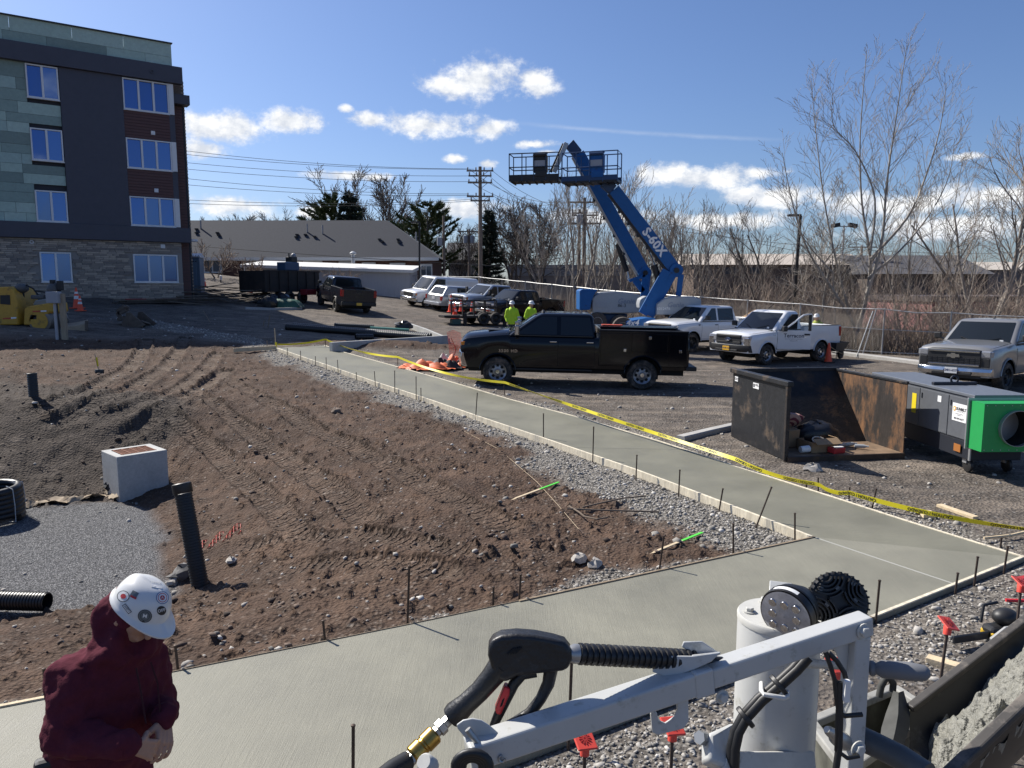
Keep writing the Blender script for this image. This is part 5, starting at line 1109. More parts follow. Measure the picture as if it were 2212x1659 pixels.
# --- white utility pickup with its door open
def utility_pickup():
 d = Vector((-.84, -.54, 0)).normalized(); l = Vector((-d.y, d.x, 0)); fw = gp(1650, 788); c = fw - d * 1.55 - l * .85
 C_ = car('utility_pickup', 'white regular cab pickup with its door swung open and dark lettering', dict(wb=3.12, fo=.93, ro=1.12, W=1.0, rt=.385, rock=.5, belt=1.25, hoodc=1.23, hoodf=1.13, roof=1.95, cowl=-.42, wst=-1.25, back=-1.98, backtop=-1.86, sidewin=1, doorsplit=[-1.72], opendoor=1, bumper=BLK, bars=2, barm=BLK, gr0=.76, flare=None, gw=.64, hl0=.25, surround=BLK, barh=.07), (c.x, c.y, c.z), d, WHITEP)
 V_ = C_.o; plate(C_, C_.xf + .15, .60, (.75, .42, .03), 'AVM-10', True, (.03, .04, .12)); xf = C_.xf
 for s in (-1, 1):
  e = MB().box((xf - .02, s * .82, .87), (.1, .24, .3)).build('headlight_bezel', CHR, V_, 0, .03)
 em = MB().lathe([(.001, 0), (.13, .0), (.13, .02), (.001, .025)], (xf + .06, 0, .93), (1, 0, 0), 20); em.v = [(x, y, .93 + (z - .93) * .42) for x, y, z in em.v]; E_ = em.build('emblem', mat('badge_blue', (.02, .04, .12), .25, coat=.6), V_);
 ring = MB().tube([Vector((xf + .082, .125 * math.cos(t), .93 + .052 * math.sin(t))) for t in [2 * math.pi * k / 24 for k in range(25)]], .008, 5, False).build('emblem_ring', CHR, E_); text_mesh('Ford', .062, (xf + .089, 0, .93), (0, 1, 0), (0, 0, 1), shear=.3).build('emblem_script', CHR, E_, 0)
 # opened door: skin, window frame, glass, mirror
 W_ = 1.0; hx = C_.cow - .07; L_ = 1.24; a = R(31); hinge = Vector((hx, W_ - .01, 0)); ex = Vector((-math.cos(a), math.sin(a), 0)); ez = Vector((0, 0, 1)); ny = ez.cross(ex); ny = -ny if ny.y < 0 else ny
 def dp(s, z, o=0): return hinge + ex * s + ez * z + ny * o
 dk = MB(); dk.prism([(0, .57), (L_, .57), (L_, 1.26), (.28, 1.27), (0, 1.24)], hinge - ny * .05, ex, ez, ny * .06); D_ = dk.build('door', WHITEP, V_, 30, .012)
 fr = MB(); pth = [(.22, 1.25), (.92, 1.82), (1.06, 1.85), (L_ - .02, 1.85), (L_ - .01, 1.25)]
 for (s0, z0), (s1, z1) in zip(pth[:-1], pth[1:]): fr.bar(dp(s0, z0, -.02), dp(s1, z1, -.02), .05, .06, ny)
 fr.build('window_frame', WHITEP, D_, 0, .008); fb_ = MB().bar(dp(L_ - .06, 1.25, -.01), dp(L_ - .07, 1.84, -.01), .1, .05, ny).build('window_pillar', BLK, D_)
 gl = MB().prism([(.30, 1.27), (.93, 1.79), (L_ - .1, 1.82), (L_ - .1, 1.27)], hinge - ny * .025, ex, ez, ny * .006)
 gm = bpy.data.materials.new('clear_glass'); gm.use_nodes = True; b_ = gm.node_tree.nodes['Principled BSDF']; b_.inputs['Transmission Weight'].default_value = 1; b_.inputs['Roughness'].default_value = .0; b_.inputs['IOR'].default_value = 1.05; b_.inputs['Base Color'].default_value = (.75, .8, .8, 1); MAT['clear_glass'] = gm
 gl.build('window', gm, D_, 0)
 MB().box(dp(L_ - .16, 1.12, .02), (.2, .04, .06), Matrix.Rotation(-a, 3, 'Z')).build('door_handle', BLK, D_, 0, .01)
 MB().box(dp(.2, 1.33, .14), (.15, .22, .19), Matrix.Rotation(-a, 3, 'Z')).build('mirror', BLK, D_, 0, .03); MB().prism([(.05, 1.25), (.28, 1.25), (.3, 1.33)], hinge - ny * .04, ex, ez, ny * .05).build('mirror_patch', BLK, D_)
 ink = mat('navy_lettering', (.02, .022, .05), .5); o_ = dp(.60, 1.07, .0125); tx = -ex if False else ex
 text_mesh('Terracon', .20, o_, ex, ez, bold=.004, space=1.0).build('lettering', ink, D_, 0); text_mesh('Consulting Engineers and Scientists', .046, dp(.60, .955, .0125), ex, ez).build('lettering', ink, D_, 0); text_mesh('Rochester, NY', .046, dp(.60, .885, .0125), ex, ez).build('lettering', ink, D_, 0)
 # cab interior seen through the doorway
 MB().box((C_.cow - 1.15, .2, 1.05), (.2, 1.3, .8), Matrix.Rotation(.2, 3, 'Y')).build('seat', mat('grey_seat', (.05, .05, .055), .9), V_, 0, .05)
 MB().prism([(C_.cow - .30, 1.28), (C_.cow - .92, 1.83), (C_.cow - 1.24, 1.83), (C_.cow - 1.24, 1.28)], (0, C_.hw(.1) - .03, 0), (1, 0, 0), (0, 0, 1), (0, .04, 0)).build('doorway', UND, V_)
 text_mesh('F-150', .07, (C_.cow + .12, W_ + .012, 1.08), (-1, 0, 0), (0, 0, 1)).build('fender_badge', CHR, V_, 0)
 tilt(V_, 1.5); return C_
UP = utility_pickup()
# --- white crew pickup behind it
def white_crew():
 d = Vector((-.82, -.57, 0)).normalized(); l = Vector((-d.y, d.x, 0)); fw = gp(1489, 761); c = fw - d * 1.87 - l * .85
 C_ = car('crew_pickup', 'white crew cab pickup with black grille and black wheels behind the service truck', dict(wb=3.74, fo=.95, ro=1.15, W=1.02, rt=.42, rock=.52, belt=1.3, hoodc=1.31, hoodf=1.22, crown=.07, roof=1.95, cowl=-.45, wst=-1.2, back=-2.85, backtop=-2.65, doorsplit=[-1.5, -2.6], bumper=BLK, rim=DARKRIM, star=True, holes=6, bars=3, barm=BLK, barh=.05, gw=.7, hl0=.5, gr0=.8, tow=False, flare=None), (c.x, c.y, c.z), d, WHITEP)
 V_ = C_.o; k = MB(); k.prism([(0, -.52), (.75, -.42), (.75, .42), (0, .52)], (C_.cow + .12, 0, C_.top(C_.cow + .15) + .055), (1, 0, -.07), (0, 1, 0), (0, 0, .012)); k.build('hood_decal', mat('hood_black', (.012, .012, .013), .3, coat=.5), V_)
 em = MB().prism([(-.16, -.035), (-.05, -.035), (-.05, -.06), (.05, -.06), (.05, -.035), (.16, -.035), (.14, .035), (.05, .035), (.05, .06), (-.05, .06), (-.05, .035), (-.14, .035)], (C_.xf + .05, 0, 1.02), (0, 1, 0), (0, 0, 1), (.02, 0, 0)).build('emblem', CHR, V_)
 text_mesh('RST', .08, (C_.cow + .1, C_.W + .012, 1.16), (-1, 0, 0), (0, 0, 1), bold=.004).build('fender_badge', BLK, V_, 0); tilt(V_); return C_
white_crew()
def grey_crew():
 d = Vector((-.80, -.60, 0)).normalized(); l = Vector((-d.y, d.x, 0)); fw = gp(2162, 845); c = fw - d * 1.87 - l * .86
 C_ = car('crew_pickup', 'warm grey crew cab pickup with chrome bumper at the right edge', dict(wb=3.74, fo=.95, ro=1.15, W=1.02, rt=.41, rock=.48, belt=1.27, hoodc=1.31, hoodf=1.21, crown=.06, roof=1.93, cowl=-.45, wst=-1.22, back=-2.85, backtop=-2.65, doorsplit=[-1.5, -2.6], bumper=CHR, rim=DARKRIM, star=True, holes=6, bars=2, barm=CHR, barh=.05, gw=.74, hl0=.58, gr0=.70, flare=None), (c.x, c.y, c.z), d, GREYP)
 V_ = C_.o; plate(C_, C_.xf + .155, .6, (.68, .69, .70), 'KMH-6578', True, (.02, .03, .10), .32, .16)
 MB().prism([(-.17, -.04), (-.055, -.04), (-.055, -.07), (.055, -.07), (.055, -.04), (.17, -.04), (.15, .04), (.055, .04), (.055, .07), (-.055, .07), (-.055, .04), (-.15, .04)], (C_.xf + .05, 0, 1.0), (0, 1, 0), (0, 0, 1), (.02, 0, 0)).build('emblem', CHR, V_)
 m = MB()
 for i in range(10):
  for j in range(4): m.box((C_.xf + .037, -.62 + i * .138, .8 + j * .045), (.02, .11, .022))
 m.build('grille_mesh', mat('grille_dark_chrome', (.08, .08, .085), .3, .7), V_); MB().box((C_.xf - .09, 0, .46), (.2, 1.4, .12)).build('skid_plate', BLK, V_)
 w = MB().prism([(0, 0), (.12, 0), (.05, .07)], (C_.xfr(.94) - .35, 0, 1.92), (1, 0, 0), (0, 0, 1), (0, .03, 0)).build('roof_antenna', BLK, V_); tilt(V_); return C_
grey_crew()
def row():
 d = Vector((-.74, -.66, 0)).normalized(); l = Vector((-d.y, d.x, 0))
 # white cargo van
 fw = gp(921, 664); c = fw - d * 1.7 - l * .85
 C_ = car('cargo_van', 'white cargo van parked leftmost in the row by the fence', dict(cat='van', wb=3.45, fo=.95, ro=1.15, W=1.0, rt=.37, rock=.42, belt=1.18, hoodc=1.16, hoodf=1.02, roof=2.12, cowl=.02, wst=-.72, back=-4.55, backtop=-4.45, bed=False, sidewin=1, doorsplit=[-1.5], bars=4, barm=BLK, hl0=.3, gw=.6, hw_in=.12, rearglass=True, marker=AMB, flare=None, gr0=.68), (c.x, c.y, c.z), d, WHITEP)
 for s in (-1, 1):
  MB().box((C_.fx - 2.9, s * (C_.hw(.4) + .012), 1.62), (2.4, .012, .55)).build('cargo_panel', WHITEP, C_.o, 0, .006)
 tilt(C_.o); FV = c + d * C_.xf
 # silver suv, tail towards us
 d2 = -d; c = FV + l * 2.75 - d * 2.45; c.z = gz(c.x, c.y)
 S_ = car('silver_suv', 'silver estate suv parked tail first between van and blue-grey pickup', dict(cat='suv', wb=2.75, fo=.9, ro=.95, W=.93, rt=.36, rock=.4, belt=1.05, hoodc=1.04, hoodf=.9, roof=1.68, cowl=-.25, wst=-1.05, back=-3.55, backtop=-3.1, bed=False, sidewin=2, doorsplit=[-1.35, -2.4], bumper=SILV2, flare=None, gr0=.6, rbumper=SILV2), (c.x, c.y, c.z), d2, SILV2)
 plate(S_, S_.xr - .012, .85, (.7, .7, .7), '', False); tilt(S_.o, 1.3)
 c = FV + l * 5.45 - d * (1.985 + 1.0); c.z = gz(c.x, c.y)
 F_ = car('heavy_pickup', 'blue-grey crew pickup with tall chrome grille behind the cones', dict(wb=3.97, fo=1.0, ro=1.2, W=1.02, rt=.41, rock=.56, belt=1.36, hoodc=1.36, hoodf=1.28, crown=.06, roof=2.02, cowl=-.42, wst=-1.18, back=-2.85, backtop=-2.7, doorsplit=[-1.5, -2.62], bars=3, barh=.05, grm=BLK, hl0=.35, gw=.62, gr0=.82, tow=True, flare=None, marker=AMB), (c.x, c.y, c.z), d, SILVP)
 tilt(F_.o); MB().box((F_.xf + .06, 0, 1.03), (.02, .26, .1)).build('emblem', mat('badge_blue', (.02, .04, .12), .25, coat=.6), F_.o, 0, .03)
 c = FV + l * 8.4 - d * 2.6; c.z = gz(c.x, c.y)
 D_ = car('crew_pickup', 'black crew pickup with chrome grille parked right of the blue-grey one', dict(wb=3.75, fo=.95, ro=1.15, W=1.0, rt=.4, rock=.48, belt=1.25, hoodc=1.24, hoodf=1.1, roof=1.9, cowl=-.45, wst=-1.2, back=-2.85, backtop=-2.65, doorsplit=[-1.5, -2.6], bars=4, barh=.035, gw=.7, gr0=.74, handle=CHR, flare=BLACKP), (c.x, c.y, c.z), d, BLACKP)
 tilt(D_.o)
row()
def rear_pickup():
 d = Vector((-.47, .88, 0)).normalized(); l = Vector((-d.y, d.x, 0)); rl = gp(727, 673); c = rl + d * 1.8 - l * .87
 C_ = car('crew_pickup', 'dark grey pickup seen from behind beside the dump trailer', dict(wb=3.57, fo=.95, ro=1.3, W=1.02, rt=.40, rock=.52, belt=1.3, hoodc=1.26, hoodf=1.15, roof=1.95, cowl=-.45, wst=-1.2, back=-2.6, backtop=-2.45, doorsplit=[-1.45, -2.4], railz=1.42, bumper=DARKP, rbumper=BLK, rim=DARKRIM, star=True, holes=6, flare=BLK), (c.x, c.y, c.z), d, DARKP)
 plate(C_, C_.xr - .155, .62, (.75, .45, .06), '', False, y=0.); text_mesh('RAM', .16, (C_.xr - .006, 0, 1.22), (0, -1, 0), (0, 0, 1), bold=.006, space=1.3).build('tailgate_letters', mat('dark_letters', (.06, .06, .065), .3, .5), C_.o, 0); tilt(C_.o)
rear_pickup()
# ---------------------------------------------------------------- boom lifts
BLUE = mat('lift_blue', (.012, .10, .30), .5, noise=.12, nscale=3, spec=.3, dirt=(.05, .06, .08), dirt_amt=.12); BLUED = mat('lift_blue_dark', (.015, .05, .13), .5); COWL = mat('lift_grey', (.36, .37, .38), .45, noise=.05); LBLK = mat('lift_black', (.015, .015, .016), .5); SILV = mat('lift_steel', (.40, .40, .40), .4, .5); LRUB = mat('dusty_tyre', (.09, .075, .065), .95, noise=.3)
def cu(cx, cy): return 1062 + .26667 * cx, 283 + .26667 * cy
def lift(label, Y0, Y1, boom, tip, jib, plat, rot, cowls, weights, risers, cyl, text=None, u_base=1390, wheels=(), dark=False):
 g = at_y(u_base, 700, Y0); o = thing('boom_lift', label, 'boom lift', (g.x, Y0, gz(g.x, Y0)))
 P = lambda c, y=Y0: at_y(*cu(*c), y)
 def beam(name, a, b, w, t, m, ya=Y0, yb=Y0, off=0, wb=None):
  A = P(a, ya); B_ = P(b, yb); k = MB(); d = (B_ - A).normalized(); n = d.cross(Vector((0, 1, 0))).normalized(); y = Vector((0, 1, 0)); wb = wb or w
  A = A + y * off; B_ = B_ + y * off; vs = [A + n * w / 2 - y * t / 2, A - n * w / 2 - y * t / 2, A - n * w / 2 + y * t / 2, A + n * w / 2 + y * t / 2, B_ + n * wb / 2 - y * t / 2, B_ - n * wb / 2 - y * t / 2, B_ - n * wb / 2 + y * t / 2, B_ + n * wb / 2 + y * t / 2]
  k.add(vs, [(0, 1, 2, 3), (7, 6, 5, 4), (0, 4, 5, 1), (1, 5, 6, 2), (2, 6, 7, 3), (3, 7, 4, 0)]); return k.build(name, m, o, 0, .015, world=True)
 ym = lambda t: lerp(Y0, Y1, t)
 B_ = beam('boom', boom[0], boom[1], .54, .42, BLUE, Y0, ym(.85))
 beam('boom_extension', boom[1], tip, .44, .32, BLUED, ym(.85), Y1)
 dx, dy = (boom[1][0] - boom[0][0]), (boom[1][1] - boom[0][1]); L_ = math.hypot(dx, dy); nx, ny = -dy / L_, dx / L_
 if nx > 0: nx, ny = -nx, -ny
 beam('cable_tray', (boom[0][0] + nx * 62, boom[0][1] + ny * 62), (boom[1][0] + nx * 55, boom[1][1] + ny * 55), .10, .2, SILV if text is None else LBLK, Y0, ym(.85), -.12)
 for k in range(5):
  t = .2 + .15 * k; c = (lerp(boom[0][0], boom[1][0], t) + nx * 66, lerp(boom[0][1], boom[1][1], t) + ny * 66); MB().box(P(c, lerp(Y0, ym(.85), t) - .2), (.1, .1, .16)).build('hose_clamp', LBLK, o, world=True)
 if jib: beam('jib', jib[0], jib[1], .2, .14, SILV, Y1, Y1, -.1); beam('jib', (jib[0][0] - 22, jib[0][1]), (jib[1][0] - 26, jib[1][1] - 4), .12, .12, LBLK, Y1, Y1, .1)
 for a, b, w in risers: beam('riser_plate', a, b, w, .12, BLUE, Y0, Y0, -.30); beam('riser_plate', (a[0] + 30, a[1] - 4), (b[0] + 30, b[1] - 6), w, .12, BLUE, Y0, Y0, .35)
 pv = P(boom[0]); MB().lathe([(.3, -.32), (.3, .32)], pv, (0, 1, 0), 18).build('pivot', BLUE, o, world=True); MB().lathe([(.12, -.38), (.12, .38)], pv, (0, 1, 0), 12).build('pivot_pin', LBLK, o, world=True)
 for a, b, r, m in cyl: MB().tube([P(a, Y0 - .05), P(b, Y0 - .05)], r, 12).build('lift_cylinder', m, o, world=True)
 for poly, dep, yo, m in cowls:
  q = [P(c, Y0 + yo) for c in poly]; k = MB(); n = len(q); k.add(q + [p + Vector((0, dep, 0)) for p in q], [tuple(range(n)), tuple(range(2 * n - 1, n - 1, -1))] + [(i, n + i, n + (i + 1) % n, (i + 1) % n) for i in range(n)]); k.build('engine_cowl' if m is COWL else ('counterweight' if m is BLUE else 'chassis'), m, o, 30, .06, world=True, seg=3)
 for c in wheels:
  p = P(c, Y0 - .5); r = .46; T = MB().lathe([(r * .5, -.16), (r * .95, -.16), (r, -.1), (r, .1), (r * .95, .16), (r * .5, .16)], p, (0, -1, 0), 20).build('wheel', LRUB, o, 40, world=True); q = MB().lathe([(.02, .1), (r * .3, .12), (r * .5, .17), (r * .5, .05)], p, (0, -1, 0), 16).build('rim', COWL, o, world=True); q.parent = T
 # platform
 u0, u1, vt, vb = plat; c = at_y((u0 + u1) / 2, vb, Y1); k = 1637 / Y1; Lp = (u1 - u0) / k * .93; Hp = (vb - vt) / k * .78; D = .92; M4 = Matrix.Translation(c) @ Matrix.Rotation(rot, 4, 'Z'); rail = mat('platform_rail', (.03, .045, .075), .5, .3) if dark else mat('platform_rail_blue', (.025, .07, .17), .5)
 tr = lambda *p: M4 @ Vector(p)
 fl = MB().box((0, 0, .03), (Lp, D, .1)); fl.xform(M4); fl.build('platform_floor', LBLK, o, 0, world=True)
 for i in range(7): kk = MB().box((lerp(-.45, .45, i / 6) * Lp, 0, -.04), (.05, D, .06)); kk.xform(M4); kk.build('floor_joist', LBLK, o, 0, world=True)
 for s in (-1, 1): kk = MB().box((0, s * D / 2, .16), (Lp, .02, .2)); kk.xform(M4); kk.build('toe_board', BLUED if not dark else LBLK, o, 0, world=True)
 for hgt in (.5, 1.0):
  z = hgt * Hp; q = [tr(-Lp / 2, -D / 2, z), tr(Lp / 2, -D / 2, z), tr(Lp / 2, D / 2, z), tr(-Lp / 2, D / 2, z), tr(-Lp / 2, -D / 2, z)]; MB().tube(q, .025, 6).build('guard_rail', rail, o, world=True)
 for x in (-1, -.48, 0, .48, 1):
  for y in (-1, 1): MB().tube([tr(x * Lp / 2, y * D / 2, 0), tr(x * Lp / 2, y * D / 2, Hp)], .025, 6).build('rail_post', rail, o, world=True)
 bx = .12 * Lp; bb = MB().box((bx, -D * .3, Hp * .62), (.62, .3, Hp * .62)); bb.xform(M4); bb.build('control_box', LBLK if dark else BLUE, o, 0, .03, world=True)
 bb = MB().box((bx, -D * .3 - .16, Hp * .62), (.5, .02, Hp * .22)); bb.xform(M4); bb.build('control_placard', mat('placard', (.34, .35, .37), .5), o, 0, world=True)
 bb = MB().box((bx, -D * .3 - .05, Hp * .97), (.6, .4, .1), Matrix.Rotation(.4, 3, 'X')); bb.xform(M4); bb.build('control_lid', LBLK if dark else BLUED, o, 0, .03, world=True)
 bb = MB().box((bx + .05, -D * .3 - .12, Hp * .25), (.5, .2, Hp * .22)); bb.xform(M4); bb.build('lower_box', LBLK if dark else BLUE, o, 0, .02, world=True)
 return o, P
LL, PL = lift('left boom lift with dark platform and folded silver jib', 36.5, 34.0, ((1235, 1150), (700, 190)), (632, 105), ((605, 100), (505, 335)), (1101, 1213, 322, 393), R(-12),
 [([(815, 1475), (815, 1350), (880, 1305), (1010, 1298), (1130, 1308), (1205, 1330), (1205, 1470), (1100, 1478)], 1.0, -.6, COWL), ([(712, 1455), (712, 1290), (740, 1278), (860, 1285), (830, 1330), (810, 1380), (800, 1450)], 1.9, -.75, BLUE), ([(830, 1480), (1100, 1480), (1100, 1580), (830, 1580)], 1.5, -.3, BLUED)], [],
 [((1240, 1160), (1225, 1340), .34), ((1150, 1210), (1220, 1300), .26), ((1105, 1215), (1235, 1170), .14)], [((1020, 915), (1095, 1140), .13, LBLK), ((1095, 1140), (1112, 1215), .06, CHR)], None, 1330, ((855, 1545), (1040, 1565)), True)
RL, PR = lift('right boom lift with blue platform and white lettered boom', 34.0, 33.0, ((1485, 1130), (985, 480)), (905, 415), None, (1215, 1341, 318, 396), R(-18),
 [([(1335, 1490), (1340, 1400), (1400, 1355), (1480, 1338), (1640, 1340), (1700, 1365), (1700, 1490)], 1.0, -.6, COWL), ([(1195, 1400), (1205, 1360), (1250, 1335), (1270, 1340), (1230, 1430), (1200, 1440)], .9, .2, COWL), ([(1090, 1540), (1250, 1515), (1330, 1515), (1330, 1590), (1090, 1590)], 1.6, -.8, BLUE)], [],
 [((1410, 1130), (1215, 1480), .42), ((1455, 1165), (1275, 1500), .30), ((1520, 1165), (1500, 1335), .22)], [((1315, 1085), (1365, 1255), .15, LBLK), ((1315, 1085), (1250, 925), .06, CHR)], 'S-60X', 1420, ((1060, 1590),))
def lift_text():
 a = PR((1380, 985)) ; b = PR((1250, 810)); a.y -= .235; b.y -= .235; A = PR((1485, 1130)); B_ = PR((985, 480), 33.15); d = (A - B_).normalized(); n = Vector((d.z, 0, -d.x)); n = n if n.z > 0 else -n
 dn = Vector((d.x, d.y, d.z)); up = dn.cross(Vector((0, -1, 0))).normalized(); up = up if up.z > 0 else -up
 c = A.lerp(B_, .36) + Vector((0, -.222, 0)); text_mesh('S-60X', .54, c, dn, up, bold=.02, space=1.05).build('boom_lettering', mat('white_decal', (.78, .78, .78), .5), RL, 0, world=True)
 c = PR((1140, 1555), 34.0 - .815); text_mesh('4x4', .36, c, (1, 0, 0), (0, 0, 1), shear=.25, bold=.008).build('chassis_lettering', MAT['white_decal'], RL, 0, world=True)
 c = PL((890, 1408), 36.5 - .62); MB().box(c, (.55, .02, .26)).build('warning_label', mat('placard', (.34, .35, .37), .5), LL, 0, world=True); text_mesh('86-3', .22, PL((1055, 1415), 36.5 - .612), (1, 0, 0), (0, 0, 1)).build('cowl_number', LBLK, LL, 0, world=True); text_mesh('Genie', .34, PL((1090, 1380), 36.5 - .612), (1, 0, 0), (0, 0, 1), shear=.2, bold=.008).build('cowl_lettering', mat('faded_blue_ink', (.22, .25, .30), .5), LL, 0, world=True)
 text_mesh('Genie', .3, PR((1490, 1410), 34.0 - .612), (1, 0, 0), (0, 0, 1), shear=.2, bold=.008).build('cowl_lettering', MAT['faded_blue_ink'], RL, 0, world=True); text_mesh('1012476', .17, PR((1392, 1440), 34.0 - .612), (1, 0, 0), (0, 0, 1)).build('cowl_number', MAT['white_decal'], RL, 0, world=True)
lift_text()
# ---------------------------------------------------------------- open steel dumpster
def rust_mat(name, base, rustc, amt, rough=.55, sc=1.6):
 return mat(name, base, rough, .2, noise=.3, nscale=9, dirt=rustc, dirt_amt=amt, dscale=sc, bump=.15, bscale=30, spec=.4)
def dumpster():
 FL = gp(1699, 1000); FR = gp(1951, 990); BL = gp(1595, 944); z0 = gz(5.3, 13.2) + .02; f = (FR - FL); f.z = 0; w = f.length; ex = f.normalized(); back = Vector((-ex.y, ex.x, 0)); dep = 2.15; H = 1.27
 o = thing('steel_dumpster', 'scuffed black steel dumpster with open front and rust-stained inside', 'dumpster', (FL.x, FL.y, z0), math.atan2(ex.y, ex.x))
 out = rust_mat('black_steel_outside', (.022, .023, .026), (.10, .072, .05), .22, .45, 2.2); ins = rust_mat('black_steel_inside', (.020, .018, .017), (.12, .07, .038), .35, .6, 1.3); rst = mat('rusted_wall', (.028, .022, .019), .7, .2, noise=.35, nscale=9, dirt=(.25, .125, .055), dirt_amt=.6, dscale=2.2, bump=.15, bscale=30, stretch=(1, 1, .4)); t = .012
 MB().prism([(0, 0), (dep, 0), (dep, H), (0, H)], (0, 0, 0), (0, 1, 0), (0, 0, 1), (t, 0, 0)).build('side_wall', out, o, 0); MB().prism([(0, 0), (.95, 0), (dep, H - .03), (dep, H), (0, H)], (w - t, 0, 0), (0, 1, 0), (0, 0, 1), (t, 0, 0)).build('side_wall', rst, o, 0)
 MB().add([(t, .98, .02), (w - t, .98, .02), (w - t, dep - .02, H), (t, dep - .02, H), (t, 1.0, .01), (w - t, 1.0, .01), (w - t, dep, H), (t, dep, H)], [(0, 1, 2, 3), (7, 6, 5, 4), (0, 4, 5, 1), (3, 2, 6, 7), (0, 3, 7, 4), (1, 5, 6, 2)]).build('back_wall', ins, o, 0)
 MB().box((w / 2, .48, .06), (w - .03, 1.0, .03)).build('floor', mat('muddy_floor', (.20, .135, .085), .55, noise=.4, nscale=5, dirt=(.07, .045, .028), dirt_amt=.35, dscale=2.2), o, 0); MB().box((w / 2, -.02, .0), (w, .05, .16)).build('front_lip', rust_mat('lip_steel', (.05, .035, .028), (.15, .09, .05), .3), o, 0, .008)
 MB().box((0, dep / 2, H + .02), (.11, dep + .06, .09)).build('top_rail', out, o, 0, .015); MB().box((w / 2, dep, H + .01), (w + .1, .08, .07)).build('top_rail', out, o, 0, .01); MB().box((w, dep / 2, H + .0), (.05, dep, .05)).build('top_rail', out, o, 0, .01)
 MB().box((-.01, .03, H / 2), (.07, .07, H)).build('corner_post', rust_mat('post_steel', (.035, .03, .028), (.14, .085, .05), .4), o, 0, .01)
 dec = mat('white_decal', (.78, .78, .78), .5)
 for y, z, a, b in ((1.98, H - .13, .13, .09), (1.18, H - .16, .22, .10)): d = MB().box((-.008, y, z), (.006, a, b)).build('decal', dec, o, 0)
 ink = mat('decal_ink', (.02, .02, .02), .6); text_mesh('OGC', .06, (-.0115, 1.98, H - .13), (0, -1, 0), (0, 0, 1), bold=.003).build('decal_text', ink, o, 0); text_mesh('ROLL', .05, (-.0115, 1.14, H - .145), (0, -1, 0), (0, 0, 1), bold=.003).build('decal_text', ink, o, 0); MB().box((-.0115, 1.25, H - .16), (.003, .05, .06)).build('decal_mark', ink, o, 0)
 return o, w, ex, back, z0, FL
DU, DW, DEX, DBK, DZ, DFL = dumpster()
def dump_local(x, y, z): return DFL + DEX * x + DBK * y + Vector((0, 0, DZ - DFL.z + z))
